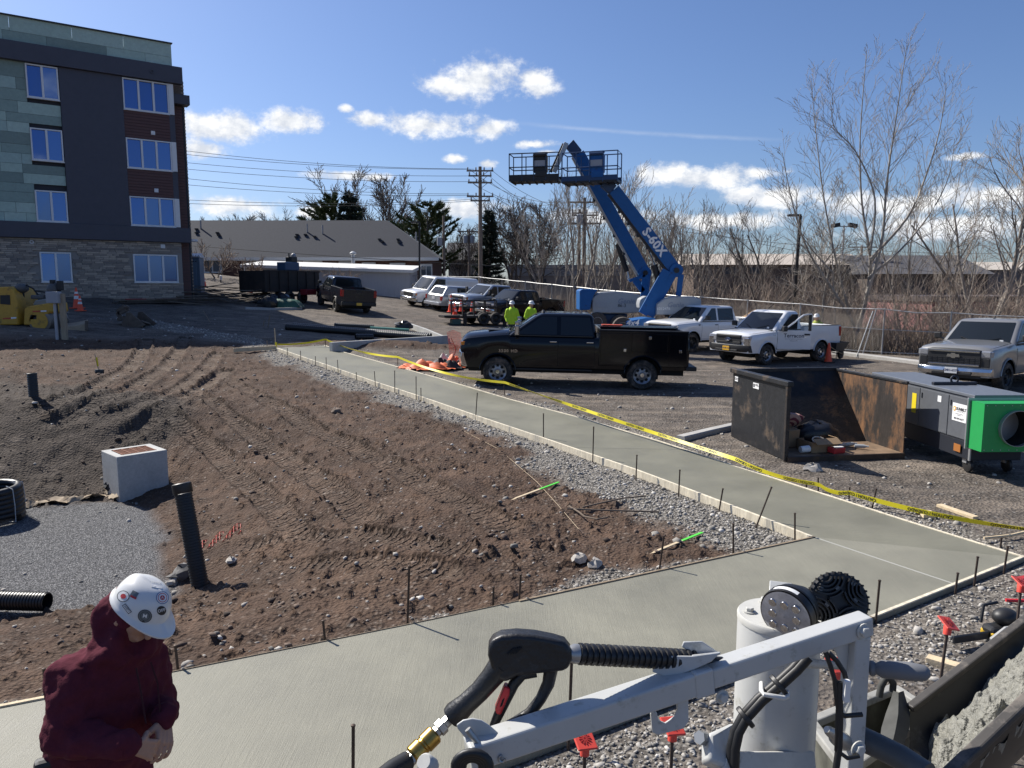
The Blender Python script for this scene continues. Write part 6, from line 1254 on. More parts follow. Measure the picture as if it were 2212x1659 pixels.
def dumpster_trash():
 kb = mat('cardboard', (.30, .20, .115), .85, noise=.1); rz = math.atan2(DEX.y, DEX.x)
 b = thing('cardboard_box', 'open brown cardboard box lying on the dumpster floor', 'box', dump_local(.78, .42, .08), rz + .1); t = .012
 for p, s in (((0, -.2, .09), (.5, t, .18)), ((0, .2, .09), (.5, t, .18)), ((-.25, 0, .09), (t, .4, .18)), ((.25, 0, .09), (t, .4, .18)), ((0, 0, .006), (.49, .39, t))): MB().box(p, s).build('panel', kb, b, 0)
 for p, a, ax, s in (((0, -.27, .2), .5, 'X', (.48, .16, .008)), ((.31, 0, .2), .5, 'Y', (.16, .38, .008))): MB().box(p, s, Matrix.Rotation(a, 3, ax)).build('flap', kb, b, 0)
 MB().tube([Vector((.12 * math.cos(t_), -.05 + .09 * math.sin(t_), .17 + .05 * math.sin(t_))) for t_ in [k * .45 for k in range(14)]], .012, 6).build('cord_loop', mat('cream_cord', (.55, .5, .42), .8), b)
 b = thing('carton', 'flat brown carton standing behind the open box in dumpster', 'box', dump_local(.3, .75, .1), rz + .2); MB().box((0, 0, .16), (.5, .3, .32), Matrix.Rotation(.15, 3, 'X')).build('carton_body', kb, b, 0, .01); MB().box((-.1, -.165, .2), (.14, .006, .07), Matrix.Rotation(.15, 3, 'X')).build('carton_label', mat('white_decal', (.78, .78, .78), .5), b)
 # striped cushion
 cm_ = bpy.data.materials.new('ringed_cushion'); cm_.use_nodes = True; N = cm_.node_tree.nodes; L = cm_.node_tree.links; tc = N.new('ShaderNodeTexCoord'); wv = N.new('ShaderNodeTexWave'); wv.wave_type = 'RINGS'; wv.rings_direction = 'SPHERICAL'; wv.inputs['Scale'].default_value = 4.2; L.new(tc.outputs['Object'], wv.inputs[0]); rp = N.new('ShaderNodeValToRGB'); rp.color_ramp.interpolation = 'CONSTANT'; rp.color_ramp.elements[0].color = (.13, .03, .05, 1); rp.color_ramp.elements[1].color = (.40, .26, .22, 1); rp.color_ramp.elements[1].position = .5; L.new(wv.outputs['Fac'], rp.inputs[0]); L.new(rp.outputs[0], N['Principled BSDF'].inputs['Base Color']); N['Principled BSDF'].inputs['Roughness'].default_value = .9
 k = MB(); n = 12; rot = Matrix.Rotation(rz, 3, 'Z') @ Matrix.Rotation(R(-38), 3, 'X') @ Matrix.Rotation(.3, 3, 'Z'); top_ = []
 for sgn in (1, -1):
  vs = []
  for j in range(n + 1):
   for i in range(n + 1):
    x = 2 * i / n - 1; y = 2 * j / n - 1; th = .09 * max(0, (1 - x ** 4) * (1 - y ** 4)) ** .5; vs.append(rot @ Vector((x * .27 * (1 - .08 * y * y), y * .27 * (1 - .08 * x * x), sgn * th)))
  fs = [(j * (n + 1) + i, j * (n + 1) + i + 1, (j + 1) * (n + 1) + i + 1, (j + 1) * (n + 1) + i) for j in range(n) for i in range(n)]; k.add(vs, fs if sgn > 0 else [f[::-1] for f in fs])
 c = k.build('cushion', cm_, None, 60); c.location = dump_local(.42, .9, .5); tag(c, 'pink cushion with dark rings leaning in the dumpster corner', 'cushion')
 k = MB(); rr_ = random.Random(2); k.ball((0, 0, .18), (.42, .26, .24), 16, 10); k.v = [(x + rr_.uniform(-.03, .03), y + rr_.uniform(-.03, .03), max(.0, z + rr_.uniform(-.03, .03))) for x, y, z in k.v]; c = k.build('trash_bag', mat('bag_black', (.014, .014, .016), .35), None, 60); c.location = dump_local(.95, .78, .09); c.rotation_euler.z = rz; tag(c, 'slumped black bag in the dark back of the dumpster', 'trash bag')
 c = MB().lathe([(.03, 0), (.055, .0), (.06, .16), (.05, .17)], (0, 0, 0), (1, .2, .05), 16).build('paper_cup', mat('white_decal', (.78, .78, .78), .5), None); c.location = dump_local(.36, .22, .14); tag(c, 'white paper cup lying near the box in dumpster', 'cup')
 b = thing('red_carton', 'small crushed red and white carton at the dumpster mouth', 'carton', dump_local(.98, .16, .08), rz + .3); MB().box((0, 0, .05), (.26, .16, .09), Matrix.Rotation(.1, 3, 'X')).build('carton_body', mat('carton_red', (.5, .03, .035), .5), b, 0, .012); MB().box((.02, -.01, .103), (.18, .1, .008), Matrix.Rotation(.1, 3, 'X')).build('carton_top', mat('white_decal', (.78, .78, .78), .5), b)
 for i, (x, y) in enumerate(((1.25, .5), (1.38, .58), (1.5, .45))): c = MB().lathe([(.02, 0), (.035, .01), (.035, .15), (.015, .2), (.015, .23)], (0, 0, 0), (.7, .5 - i * .5, .06), 10).build('plastic_bottle', mat('clear_plastic', (.35, .37, .38), .15), None); c.location = dump_local(x, y, .12); tag(c, ['empty clear bottle nearest the open box in dumpster', 'empty clear bottle lying deepest in the dumpster', 'empty clear bottle lying nearest the rusty wall'][i], 'bottle', 'bottles in the dumpster')
dumpster_trash()
# ---------------------------------------------------------------- site heater
def heater():
 z = gz(7.5, 12.8); o = thing('site_heater', 'grey rental heater cabinet on casters with green duct plenum', 'heater', (7.07, 11.45, z), R(1.5)); gr = mat('heater_grey', (.105, .112, .125), .42, noise=.08, dirt=(.16, .16, .16), dirt_amt=.06); top = mat('heater_top', (.17, .185, .21), .4, .3, noise=.1); dk = mat('heater_dark', (.014, .017, .026), .5); gn = mat('plenum_green', (.018, .30, .075), .45, noise=.05)
 L_, w, z0, zm, z1 = 3.1, .82, .22, .5, 1.2
 MB().box((w / 2, L_ / 2, (z0 + zm) / 2), (w - .02, L_ - .04, zm - z0)).build('base_frame', dk, o, 0, .01); MB().box((w / 2, L_ / 2, (zm + z1) / 2), (w, L_, z1 - zm)).build('cabinet', gr, o, 0, .01); MB().box((w / 2, L_ / 2, z1 + .025), (w + .05, L_ + .06, .05)).build('lid', top, o, 0, .008)
 for a, b in ((.05, .62), (.64, 1.45), (1.47, 2.25), (2.27, 3.05)):
  d = MB().box((-.006, (a + b) / 2, (zm + z1) / 2 - .01), (.014, b - a, z1 - zm - .06)).build('access_door', gr, o, 0, .004); MB().box((-.018, b - .06, (zm + z1) / 2 + .2), (.012, .025, .09)).build('latch', dk, d, 0, .004)
 MB().box((-.004, .02, (z0 + z1) / 2), (.02, .04, z1 - z0)).build('corner_trim', mat('galvanised', (.42, .43, .44), .45, .7), o, 0)
 MB().box((-.016, 1.62, zm + .38), (.004, .13, .34)).build('warning_placard', mat('yellow_placard', (.75, .6, .02), .5), o, 0); MB().box((-.016, .88, z1 - .14), (.004, .1, .1)).build('placard', mat('white_decal', (.78, .78, .78), .5), o, 0); MB().box((-.012, .33, z0 + .14), (.006, .17, .12)).build('warning_placard', mat('orange_placard', (.35, .13, .03), .5), o, 0)
 s = MB().box((-.016, .33, zm + .42), (.004, .36, .28)).build('rental_sign', mat('white_decal', (.78, .78, .78), .5), o, 0); ink = mat('decal_ink', (.02, .02, .02), .6); q = lambda y, z_: (-.0195, y, z_)
 text_mesh('SUNBELT', .062, q(.285, zm + .475), (0, -1, 0), (0, 0, 1), bold=.003).build('sign_text', ink, s, 0); text_mesh('RENTALS', .033, q(.285, zm + .435), (0, -1, 0), (0, 0, 1), space=1.5).build('sign_text', ink, s, 0); text_mesh('CLIMATE CONTROL\nSERVICES', .022, q(.33, zm + .385), (0, -1, 0), (0, 0, 1)).build('sign_text', ink, s, 0); text_mesh('800-892-8677', .045, q(.33, zm + .32), (0, -1, 0), (0, 0, 1), bold=.001).build('sign_text', ink, s, 0)
 sm = MB(); sm.prism([(.045 * (1 if i % 2 else .68) * math.cos(i * math.pi / 8), .045 * (1 if i % 2 else .68) * math.sin(i * math.pi / 8)) for i in range(16)], (-.019, .455, zm + .47), (0, -1, 0), (0, 0, 1), (-.002, 0, 0)); sm.build('sun_logo', mat('sun_orange', (.8, .4, .02), .5), s, 0); MB().lathe([(.001, 0), (.02, 0), (.02, .002)], (-.0215, .455, zm + .47), (-1, 0, 0), 14).build('sun_logo_centre', mat('white_decal', (.78, .78, .78), .5), s)
 MB().box((w / 2, 1.2, z1 + .075), (w * .9, .08, .05)).build('lifting_bar', dk, o, 0, .008); MB().tube([Vector((w / 2 + .06 * math.cos(t), 1.2, z1 + .14 + .06 * math.sin(t))) for t in [k * .524 for k in range(13)]], .018, 6).build('lifting_eye', dk, o)
 # plenum with round outlet
 x0, x1, y0, pz0, pz1 = -.08, 1.0, -.36, .44, 1.17; n = 28; cx, cz, r = .42, .80, .265; k = MB(); sq = []
 for i in range(n):
  a = 2 * math.pi * i / n; c, s_ = math.cos(a), math.sin(a); sc = min(((x1 - cx) if c > 0 else (cx - x0)) / max(abs(c), 1e-6), ((pz1 - cz) if s_ > 0 else (cz - pz0)) / max(abs(s_), 1e-6)); sq.append((cx + c * sc, cz + s_ * sc))
 corners = [(x1, pz1), (x0, pz1), (x0, pz0), (x1, pz0)]
 for cxx, czz in corners: j = min(range(n), key=lambda i: (sq[i][0] - cxx) ** 2 + (sq[i][1] - czz) ** 2); sq[j] = (cxx, czz)
 ri = [Vector((cx + r * math.cos(2 * math.pi * i / n), y0, cz + r * math.sin(2 * math.pi * i / n))) for i in range(n)]; so = [Vector((x, y0, z_)) for x, z_ in sq]; sb = [Vector((x, -.01, z_)) for x, z_ in sq]; rb = [p + Vector((0, .34, 0)) for p in ri]
 k.loft([ri, so, sb], True, False); k.build('plenum', gn, o, 25); MB().loft([rb, [p + Vector((0, .002, 0)) for p in ri]], True, False).build('duct_throat', UND, o, 40); MB().lathe([(r * 1.0, .34), (.001, .335)], (cx, y0, cz), (0, 1, 0), n, False).build('duct_dark', UND, o)
 k = MB(); k.loft([[Vector((cx + rr_ * math.cos(2 * math.pi * i / n), y0 + yy, cz + rr_ * math.sin(2 * math.pi * i / n))) for i in range(n)] for rr_, yy in ((r, .0), (r, -.07), (r + .006, -.07), (r + .006, .0))], True, False); k.build('duct_collar', mat('galvanised', (.42, .43, .44), .45, .7), o, 40)
 k = MB()
 for i in range(9):
  for zz in (pz0 + .03, pz1 - .03): k.lathe([(.008, 0), (.008, .006)], (lerp(x0 + .04, x1 - .04, i / 8), y0, zz), (0, -1, 0), 6)
 k.build('rivets', mat('galvanised', (.42, .43, .44), .45, .7), o); MB().box(((x0 + x1) / 2, -.02, (pz0 + pz1) / 2 + .01), (x1 - x0 + .08, .03, pz1 - pz0 + .06)).build('plenum_flange', mat('galvanised', (.42, .43, .44), .45, .7), o, 0, .005)
 for x in (.1, .72):
  for y in (.2, 2.8): c = MB().lathe([(.1, -.025), (.11, -.02), (.11, .02), (.1, .025)], (x, y, .11), (1, 0, 0), 16).build('caster', BLK, o); MB().box((x, y + .03, .19), (.09, .1, .1)).build('caster_fork', mat('galvanised', (.42, .43, .44), .45, .7), c)
 return o
heater()
c = gp(2212, 965); kerb('kerb', 'end of a pale concrete kerb beside the heater at right edge', [gp(2175, 880), gp(2240, 905), gp(2330, 940)], CONK, .2, .22)
# ---------------------------------------------------------------- catch basin and drain pipes
PIPE = mat('black_pipe', (.013, .013, .014), .42, noise=.2, nscale=6)
def corrugated(mb, a, b, r, pitch=.045, n=16, cap=False, dpt=.07):
 a = Vector(a); b = Vector(b); L_ = (b - a).length; m = max(2, int(L_ / pitch)); rings = []; x, y, z = frame_z(b - a); pts = []
 for i in range(m):
  for f, rr_ in ((.0, r * (1 - dpt)), (.25, r * (1 - dpt)), (.35, r), (.85, r)): pts.append(((i + f) / m * L_, rr_))
 pts.append((L_, r * (1 - dpt)));
 for h, rr_ in pts: rings.append([a + z * h + (x * math.cos(2 * math.pi * k / n) + y * math.sin(2 * math.pi * k / n)) * rr_ for k in range(n)])
 # inner wall so that the ends read as hollow
 for h, rr_ in ((L_, r * .82), (L_ * .5, r * .80), (0, r * .82)): rings.append([a + z * h + (x * math.cos(2 * math.pi * k / n) + y * math.sin(2 * math.pi * k / n)) * rr_ for k in range(n)])
 rings.append(rings[0]); mb.loft(rings, True, False); return mb
def catch_basin():
 c = at_z(259, 1084, -.9); o = thing('catch_basin', 'pale precast concrete catch basin with rusty grate in the gravel', 'catch basin', (c.x, c.y, -1.05), 0); cw = CONW
 ang = R(46); ex = Vector((math.cos(ang), math.sin(ang), 0)); ey = Vector((-math.sin(ang), math.cos(ang), 0)); H = .95; s1, s2 = .86, .80
 def q(x, y, z): return ex * x + ey * y + Vector((0, 0, z))
 sh = MB(); ou = [(0, 0), (s1, 0), (s1, s2), (0, s2)]; t = .13; inn = [(t, t), (s1 - t, t), (s1 - t, s2 - t), (t, s2 - t)]
 sh.loft([[q(x, y, 0) for x, y in ou], [q(x, y, H) for x, y in ou], [q(x, y, H) for x, y in inn], [q(x, y, H - .6) for x, y in inn]], True, True); sh.build('concrete_box', cw, o, 30, .012)
 rm = mat('rusty_grate', (.17, .065, .035), .8, .3, noise=.3, nscale=12); g = MB()
 for k in range(5): x = lerp(t + .02, s1 - t - .02, k / 4); g.bar(q(x, t, H - .012), q(x, s2 - t, H - .012), .022, .03)
 for k in range(2): y = lerp(t + .012, s2 - t - .012, k); g.bar(q(t, y, H - .012), q(s1 - t, y, H - .012), .024, .03)
 g.build('grate_frame', rm, o, 0)
 for k in range(16): y = lerp(t + .03, s2 - t - .03, k / 15); MB().bar(q(t + .02, y, H - .016), q(s1 - t - .02, y, H - .016), .016, .022).build('grate_bar', rm, o, 0)
 return o
catch_basin()
def riser():
 b = gp(433, 1268); r = ray(393, 1051); tt = Vector((0, 0, HC)) + r * ((b.y + .25) / r.y); o = thing('riser_pipe', 'leaning black corrugated riser pipe beside the catch basin', 'drain pipe', b)
 d = (tt - b); k = MB(); corrugated(k, -d.normalized() * .3, d * .93, .105, .035); k.build('pipe', PIPE, o, 50); k = MB(); k.lathe([(.112, 0), (.118, .01), (.118, .12), (.1, .13), (.095, .02)], d * .93, d, 18, False); k.build('collar', PIPE, o, 50)
riser()
def lying_pipe(label, a, b, r, name='drain_pipe', group=None, pitch=.045, m=None):
 a = Vector(a); k = MB(); corrugated(k, (0, 0, 0), Vector(b) - a, r, pitch); o = k.build(name, m or PIPE, None, 50); o.location = a; return tag(o, label, 'pipe', group)
a = at_z(104, 1320, -.86); lying_pipe('black corrugated pipe end lying on gravel behind the worker', a + Vector((0, 0, .115)), a + Vector((-1.9, .12, .115)), .11, pitch=.036)
def coil():
 c = at_z(-38, 1138, -.9); o = thing('pipe_coil', 'strapped coil of black corrugated pipe at the left edge', 'pipe coil', (c.x, c.y + .3, -.9)); k = MB(); pts = []
 for i in range(150): a = i * .28; pts.append(Vector((math.cos(a) * (.37 - .0002 * i), math.sin(a) * .37, .07 + .012 * i * .28)))
 k.tube(pts, .065, 8); k.build('coiled_pipe', PIPE, o, 60)
 for a in (-.3, .9, 2.4): MB().tube([Vector((math.cos(a) * r_, math.sin(a) * r_, z)) for r_, z in ((.3, .02), (.44, .03), (.45, .3), (.43, .56), (.3, .6))], .008, 4).build('strap', mat('strap_white', (.45, .47, .47), .6), o)
coil()
def fabric_strip():
 pts = [at_z(u, v, -.86) for u, v in ((20, 1096), (45, 1094), (95, 1085), (150, 1082), (200, 1072), (235, 1066), (262, 1075))]; k = MB(); rr_ = random.Random(3); rings = []
 for i in range(40):
  f = i / 39 * (len(pts) - 1); j = min(int(f), len(pts) - 2); p = pts[j].lerp(pts[j + 1], f - j); rings.append([p + Vector((rr_.uniform(-.02, .02), -.14 + .07 * m, .02 + .05 * math.sin(m * 1.6 + i * .5) * rr_.uniform(.3, 1.4))) for m in range(5)])
 k.loft(rings, False, False); o = k.build('filter_fabric', mat('tan_fabric', (.34, .27, .19), .9, noise=.2), None, 50); tag(o, 'crumpled tan fabric strip edging the gravel beside the basin', 'fabric')
 k = MB(); c = at_z(258, 1066, -.85); k.ball((0, 0, .06), (.2, .12, .1), 12, 8); k.v = [(x + rr_.uniform(-.03, .03), y + rr_.uniform(-.03, .03), z + rr_.uniform(-.03, .03)) for x, y, z in k.v]; o = k.build('filter_fabric', mat('dark_fabric', (.02, .02, .02), .9), None, 0); o.location = c + Vector((-.12, .1, .05)); tag(o, 'bunched dark fabric at the basin box corner', 'fabric')
fabric_strip()
g_ = 'black pipes on the soil island'
def isl(u, v, dz=.12): p = gp(u, v); return p + Vector((0, 0, dz))
a, b = isl(618, 712), isl(925, 735); lying_pipe('longest black corrugated pipe across the soil island, front one', a, b, .15, group=g_, pitch=.09); lying_pipe('longest black corrugated pipe across the soil island, rear one', a + Vector((.2, .33, .02)), b + Vector((.1, .33, .02)), .15, group=g_, pitch=.09)
lying_pipe('shorter black pipe lying behind the two longest pipes', isl(722, 708), isl(808, 712), .11, group=g_, pitch=.09)
o = MB().tube([Vector((0, 0, 0)), isl(884, 718) - isl(800, 713)], .055, 10).build('green_pipe', mat('sewer_green', (.14, .36, .27), .5), None); o.location = isl(800, 713); tag(o, 'pale green plastic pipe behind the black pipes', 'pipe')
lying_pipe('two short black couplings lying in front of the pipes', isl(768, 733, .1), isl(806, 733, .1), .13, 'pipe_coupling', pitch=.12)
k = MB(); rr_ = random.Random(5); k.ball((0, 0, .1), (.45, .3, .22), 14, 9); k.v = [(x + rr_.uniform(-.07, .07), y + rr_.uniform(-.05, .05), z + rr_.uniform(-.06, .06)) for x, y, z in k.v]; o = k.build('plastic_sheet', mat('bag_black', (.014, .014, .016), .35), None, 0); o.location = isl(872, 715, .15); tag(o, 'bunched black plastic on top of the pipes', 'plastic sheet')
p = gp(73, 858); k = MB(); corrugated(k, (0, 0, -.2), (0, 0, .52), .10, .05); o = k.build('pipe_stub', PIPE, None, 50); o.location = p; tag(o, 'short dark pipe stub standing in soil at left', 'pipe')
p = gp(214, 806); o = thing('flagged_stake', 'short stake with yellow ribbon standing in a black cap', 'stake', p); MB().bar((.02, 0, -.1), (-.08, 0, .52), .03, .012).build('stake', WOODP, o, 0); MB().prism([(0, 0), (.05, .02), (.07, -.22), (.03, -.25)], (-.06, -.015, .42), (1, 0, 0), (0, 0, 1), (0, .004, 0)).build('ribbon', mat('tape_yellow', (.72, .62, .015), .5), o, 0); MB().lathe([(.11, -.05), (.12, .06), (.1, .1), (.02, .11)], (0, .02, 0), (.1, 0, 1), 14).build('cap', PIPE, o)
# ---------------------------------------------------------------- stakes
def stakes():
 gname = 'steel form stakes along the walks'; L_ = []
 c6 = lambda x, y: (442.4 + .3 * x, 663.6 + .3 * y); c7 = lambda x, y: (973.3 + .32 * x, 796.3 + .32 * y); c8 = lambda x, y: (1592.6 + .28 * x, 973.3 + .28 * y)
 for b, t in [((595, 340), (594, 298)), ((690, 375), (689, 316)), ((798, 415), (796, 357)), ((875, 440), (873, 365)), ((960, 465), (955, 382)), ((1093, 520), (1090, 472)), ((1228, 560), (1221, 465)), ((1368, 605), (1367, 460)), ((1522, 655), (1521, 503)), ((1557, 668), (1556, 585)), ((1950, 800), (1962, 620))]: L_.append((c6(*b), c6(*t), 'WL'))
 for b, t in [((627, 485), (627, 307)), ((960, 620), (966, 397)), ((1252, 740), (1258, 588)), ((1540, 845), (1548, 688)), ((1815, 945), (1838, 815)), ((2070, 1050), (2165, 805))]: L_.append((c7(*b), c7(*t), 'WL'))
 L_.append((c8(445, 675), c8(445, 490), 'WL'))
 for b, t in [((1584, 1197), (1584, 1133)), ((1424, 1235), (1434, 1160)), ((880, 1354), (884, 1225)), ((1065, 1313), (1066, 1270)), ((1121, 1301), (1125, 1243)), ((703, 1393), (698, 1343)), ((385, 1452), (379, 1397)), ((97, 1502), (95, 1447))]: L_.append((b, t, 'NF'))
 for b, t in [((1890, 1362), (1900, 1256)), ((2061, 1297), (2069, 1240)), ((2102, 1280), (2112, 1205)), ((2166, 1252), (2177, 1182)), ((1227, 1640), (1235, 1425)), ((762, 1760), (763, 1570)), ((1488, 1530), (1489, 1462))]: L_.append((b, t, 'NN'))
 for b, t in [((1390, 430), (1388, 350))]: L_.append((c6(*b), c6(*t), 'WR'))
 L_.append((c7(365, 185), c7(358, 78), 'WR'))
 for b, t in [((625, 320), (625, 215)), ((535, 300), (533, 250)), ((860, 390), (868, 290)), ((1040, 450), (1072, 300)), ((2030, 760), (2038, 680))]: L_.append((c8(*b), c8(*t), 'WR'))
 cnt = {'WL': 0, 'NF': 0, 'NN': 0, 'WR': 0}; W0 = dict(WL='from the far end, soil side of long walk', NF='from the inner corner, soil side of near walk', NN='from the right, gravel side of near walk', WR='from the far end, truck side of long walk')
 ordn = ['first', 'second', 'third', 'fourth', 'fifth', 'sixth', 'seventh', 'eighth', 'ninth', 'tenth', 'eleventh', 'twelfth', 'thirteenth', 'fourteenth', 'fifteenth', 'sixteenth', 'seventeenth', 'eighteenth', 'nineteenth']
 for b, t, s in L_:
  zw = -.1; p = None
  r = ray(*b);
  p = Vector((0, 0, HC)) + r * 1; ts = 1.5 * 1.004 ** np.arange(800); bh = base_h(r.x * ts, r.y * ts) - (.05 if s != 'NN' else .1); i = int(np.argmax(HC + r.z * ts < bh)); p = Vector((0, 0, HC)) + r * float(ts[i])
  q = at_y(*t, p.y); k = MB(); k.tube([Vector((0, 0, 0)) - (q - p).normalized() * .15, (q - p)], .0105, 7); k.lathe([(.0105, 0), (.014, .004), (.014, .012), (.006, .016)], q - p, q - p, 8); o = k.build('form_stake', STEEL, None, 40); o.location = p
  tag(o, ordn[cnt[s]] + ' steel stake ' + W0[s], 'stake', gname); cnt[s] += 1
stakes()
def red_caps():
 rc = mat('cap_orange_red', (.72, .075, .05), .45); gname = 'rebar stakes with red safety caps'
 for lb, cap, base, zc_ in [('red-capped stake just below the spray gun trigger', (1263, 1608), (1263, 1760), 3.9), ('red-capped stake half hidden by the bent hook on the arm', (1453, 1577), (1446, 1700), 4.0), ('red-capped stake standing clear at right beside the chain saw', (2048, 1353), (2020, 1468), 5.0), ('red-capped stake at the right edge of the photo', (2206, 1264), (2190, 1390), 5.6), ('red-capped stake behind the grey lamp frame post', (1808, 1445), (1806, 1540), 4.4)]:
  p = at(*cap, zc_); r = ray(*base); g0 = at(*base, zc_ * .97); g0.z = min(g0.z, gz(g0.x, g0.y)); o = thing('capped_stake', lb, 'stake', (g0.x, g0.y, g0.z), 0, gname); q = p - g0; MB().tube([(0, 0, -.1), q], .0095, 7).build('rebar', STEEL, o); d = q.normalized()
  rot = (Vector((0, 0, 1)).rotation_difference(d)).to_matrix() @ Matrix.Rotation(R(20), 3, 'Z') @ Matrix.Rotation(R(36), 3, 'X'); c = MB(); c.box(q + d * .02, (.112, .112, .012), rot); C_ = c.build('cap', rc, o, 0, .006); MB().lathe([(.024, -.055), (.026, .0), (.02, .018)], q, d, 14).build('cap_neck', rc, C_)
  s = MB()
  for k in range(6): a = k * math.pi / 6; s.box(q + d * .029, (.066, .005, .006), rot @ Matrix.Rotation(a, 3, 'Z'))
  s.build('cap_rib', mat('cap_red_dark', (.45, .04, .03), .5), C_, 0)
red_caps()
def lath(lb, u0, v0, u1, v1):
 a = gp(u0, v0) + Vector((0, 0, .03)); b = gp(u1, v1) + Vector((0, 0, .04)); o = thing('survey_lath', lb, 'survey stake', a, 0, 'green-tipped survey laths'); d = b - a; m = d * .55; MB().bar((0, 0, 0), m, .038, .012).build('lath', WOODP, o, 0, .002); MB().bar(m, d, .038, .0125).build('painted_end', mat('fluoro_green', (.10, .62, .06), .5), o, 0, .002)
 dn = d.normalized(); s = Vector((-dn.y, dn.x, 0)).normalized(); MB().add([s * .019, -s * .019, -dn * .1], [(0, 1, 2)]).build('point', WOODP, o, 0)
lath('green-tipped lath lying on soil nearer the long walk', 1113, 1081, 1207, 1047); lath('green-tipped lath lying on soil beside the near walk stake', 1415, 1197, 1517, 1157)
def sticks():
 for lb, pts in [('thin bare branch lying on soil, the upper one', [(1258, 1102), (1300, 1092), (1345, 1082), (1395, 1077)]), ('thin bare branch lying on soil, the lower one', [(1226, 1105), (1290, 1108), (1360, 1110), (1424, 1112)]), ('tangle of dry roots between the two bare branches', [(1230, 1100), (1250, 1112), (1262, 1122), (1290, 1128), (1312, 1124)])]:
  q = [gp(*p) + Vector((0, 0, .04)) for p in pts]; o = MB().tube([p - q[0] for p in q], .012, 6).build('branch', mat('dry_branch', (.17, .13, .095), .9), None); o.location = q[0]; tag(o, lb, 'branch')
 rr_ = random.Random(12)
 for lb, u, v, s, m in [('pale flat stone low on the soil below the lath', 1250, 1212, .10, 0), ('pale block-like stone on soil beside two twigs', 1285, 1226, .11, 0), ('large dark rock at the foot of riser pipe', 393, 1248, .19, 1), ('pale rock beside the dark rock at riser pipe', 372, 1262, .10, 0), ('white bottle-like stone on the slope right of riser', 500, 1215, .09, 0), ('brown rock on the slope near the walk middle', 727, 892, .14, 2), ('flat grey stone lying before the black dumpster', 1755, 1018, .15, 0), ('rounded grey rock near the lumber offcuts', 1970, 1108, .09, 1)]:
  p = gp(u, v); k = MB(); k.ball((0, 0, s * .3), (s, s * .75, s * .55), 9, 6); k.v = [(x + rr_.uniform(-.2, .2) * s, y + rr_.uniform(-.2, .2) * s, z + rr_.uniform(-.15, .15) * s) for x, y, z in k.v]; o = k.build('rock', [mat('pale_rock', (.40, .37, .33), .9, noise=.3), mat('dark_rock', (.13, .125, .12), .9, noise=.4), mat('brown_rock', (.2, .15, .115), .9, noise=.3)][m], None, 25); o.location = p; o.rotation_euler.z = rr_.uniform(0, 3); tag(o, lb, 'rock')
 for lb, u0, v0, u1, v1, w, h in [('long fresh lumber offcut under the caution tape', 2028, 1096, 2108, 1124, .09, .04), ('short lumber block beside the long offcut', 1998, 1110, 2008, 1122, .14, .05), ('weathered board end half buried near red-capped stakes', 2002, 1430, 2110, 1462, .09, .05)]:
  a = gp(u0, v0) + Vector((0, 0, .03)); b = gp(u1, v1) + Vector((0, 0, .03)); o = MB().bar((0, 0, 0), b - a, w, h).build('lumber_offcut', WOODP, None, 0, .004); o.location = a; tag(o, lb, 'lumber')
 a, b, c = gp(2125, 1168), gp(2180, 1166), gp(2240, 1152); k = MB(); k.tube([Vector((0, 0, .03)), b - a + Vector((0, 0, .05)), c - a + Vector((0, 0, .05))], .016, 6); o = k.build('curved_strip', WOODP, None); o.location = a; tag(o, 'thin curved form strip meeting the walk at right edge', 'form strip')
sticks()
def string_line():
 pts = [(1003, 935), (1080, 975), (1110, 1002), (1160, 1045), (1205, 1095), (1250, 1148)]; q = [gp(*p) + Vector((0, 0, .03)) for p in pts]; o = MB().tube([p - q[0] for p in q], .004, 4).build('string_line', mat('string_tan', (.42, .33, .22), .9), None); o.location = q[0]; tag(o, 'slack tan string lying across soil and gravel', 'string')
string_line()
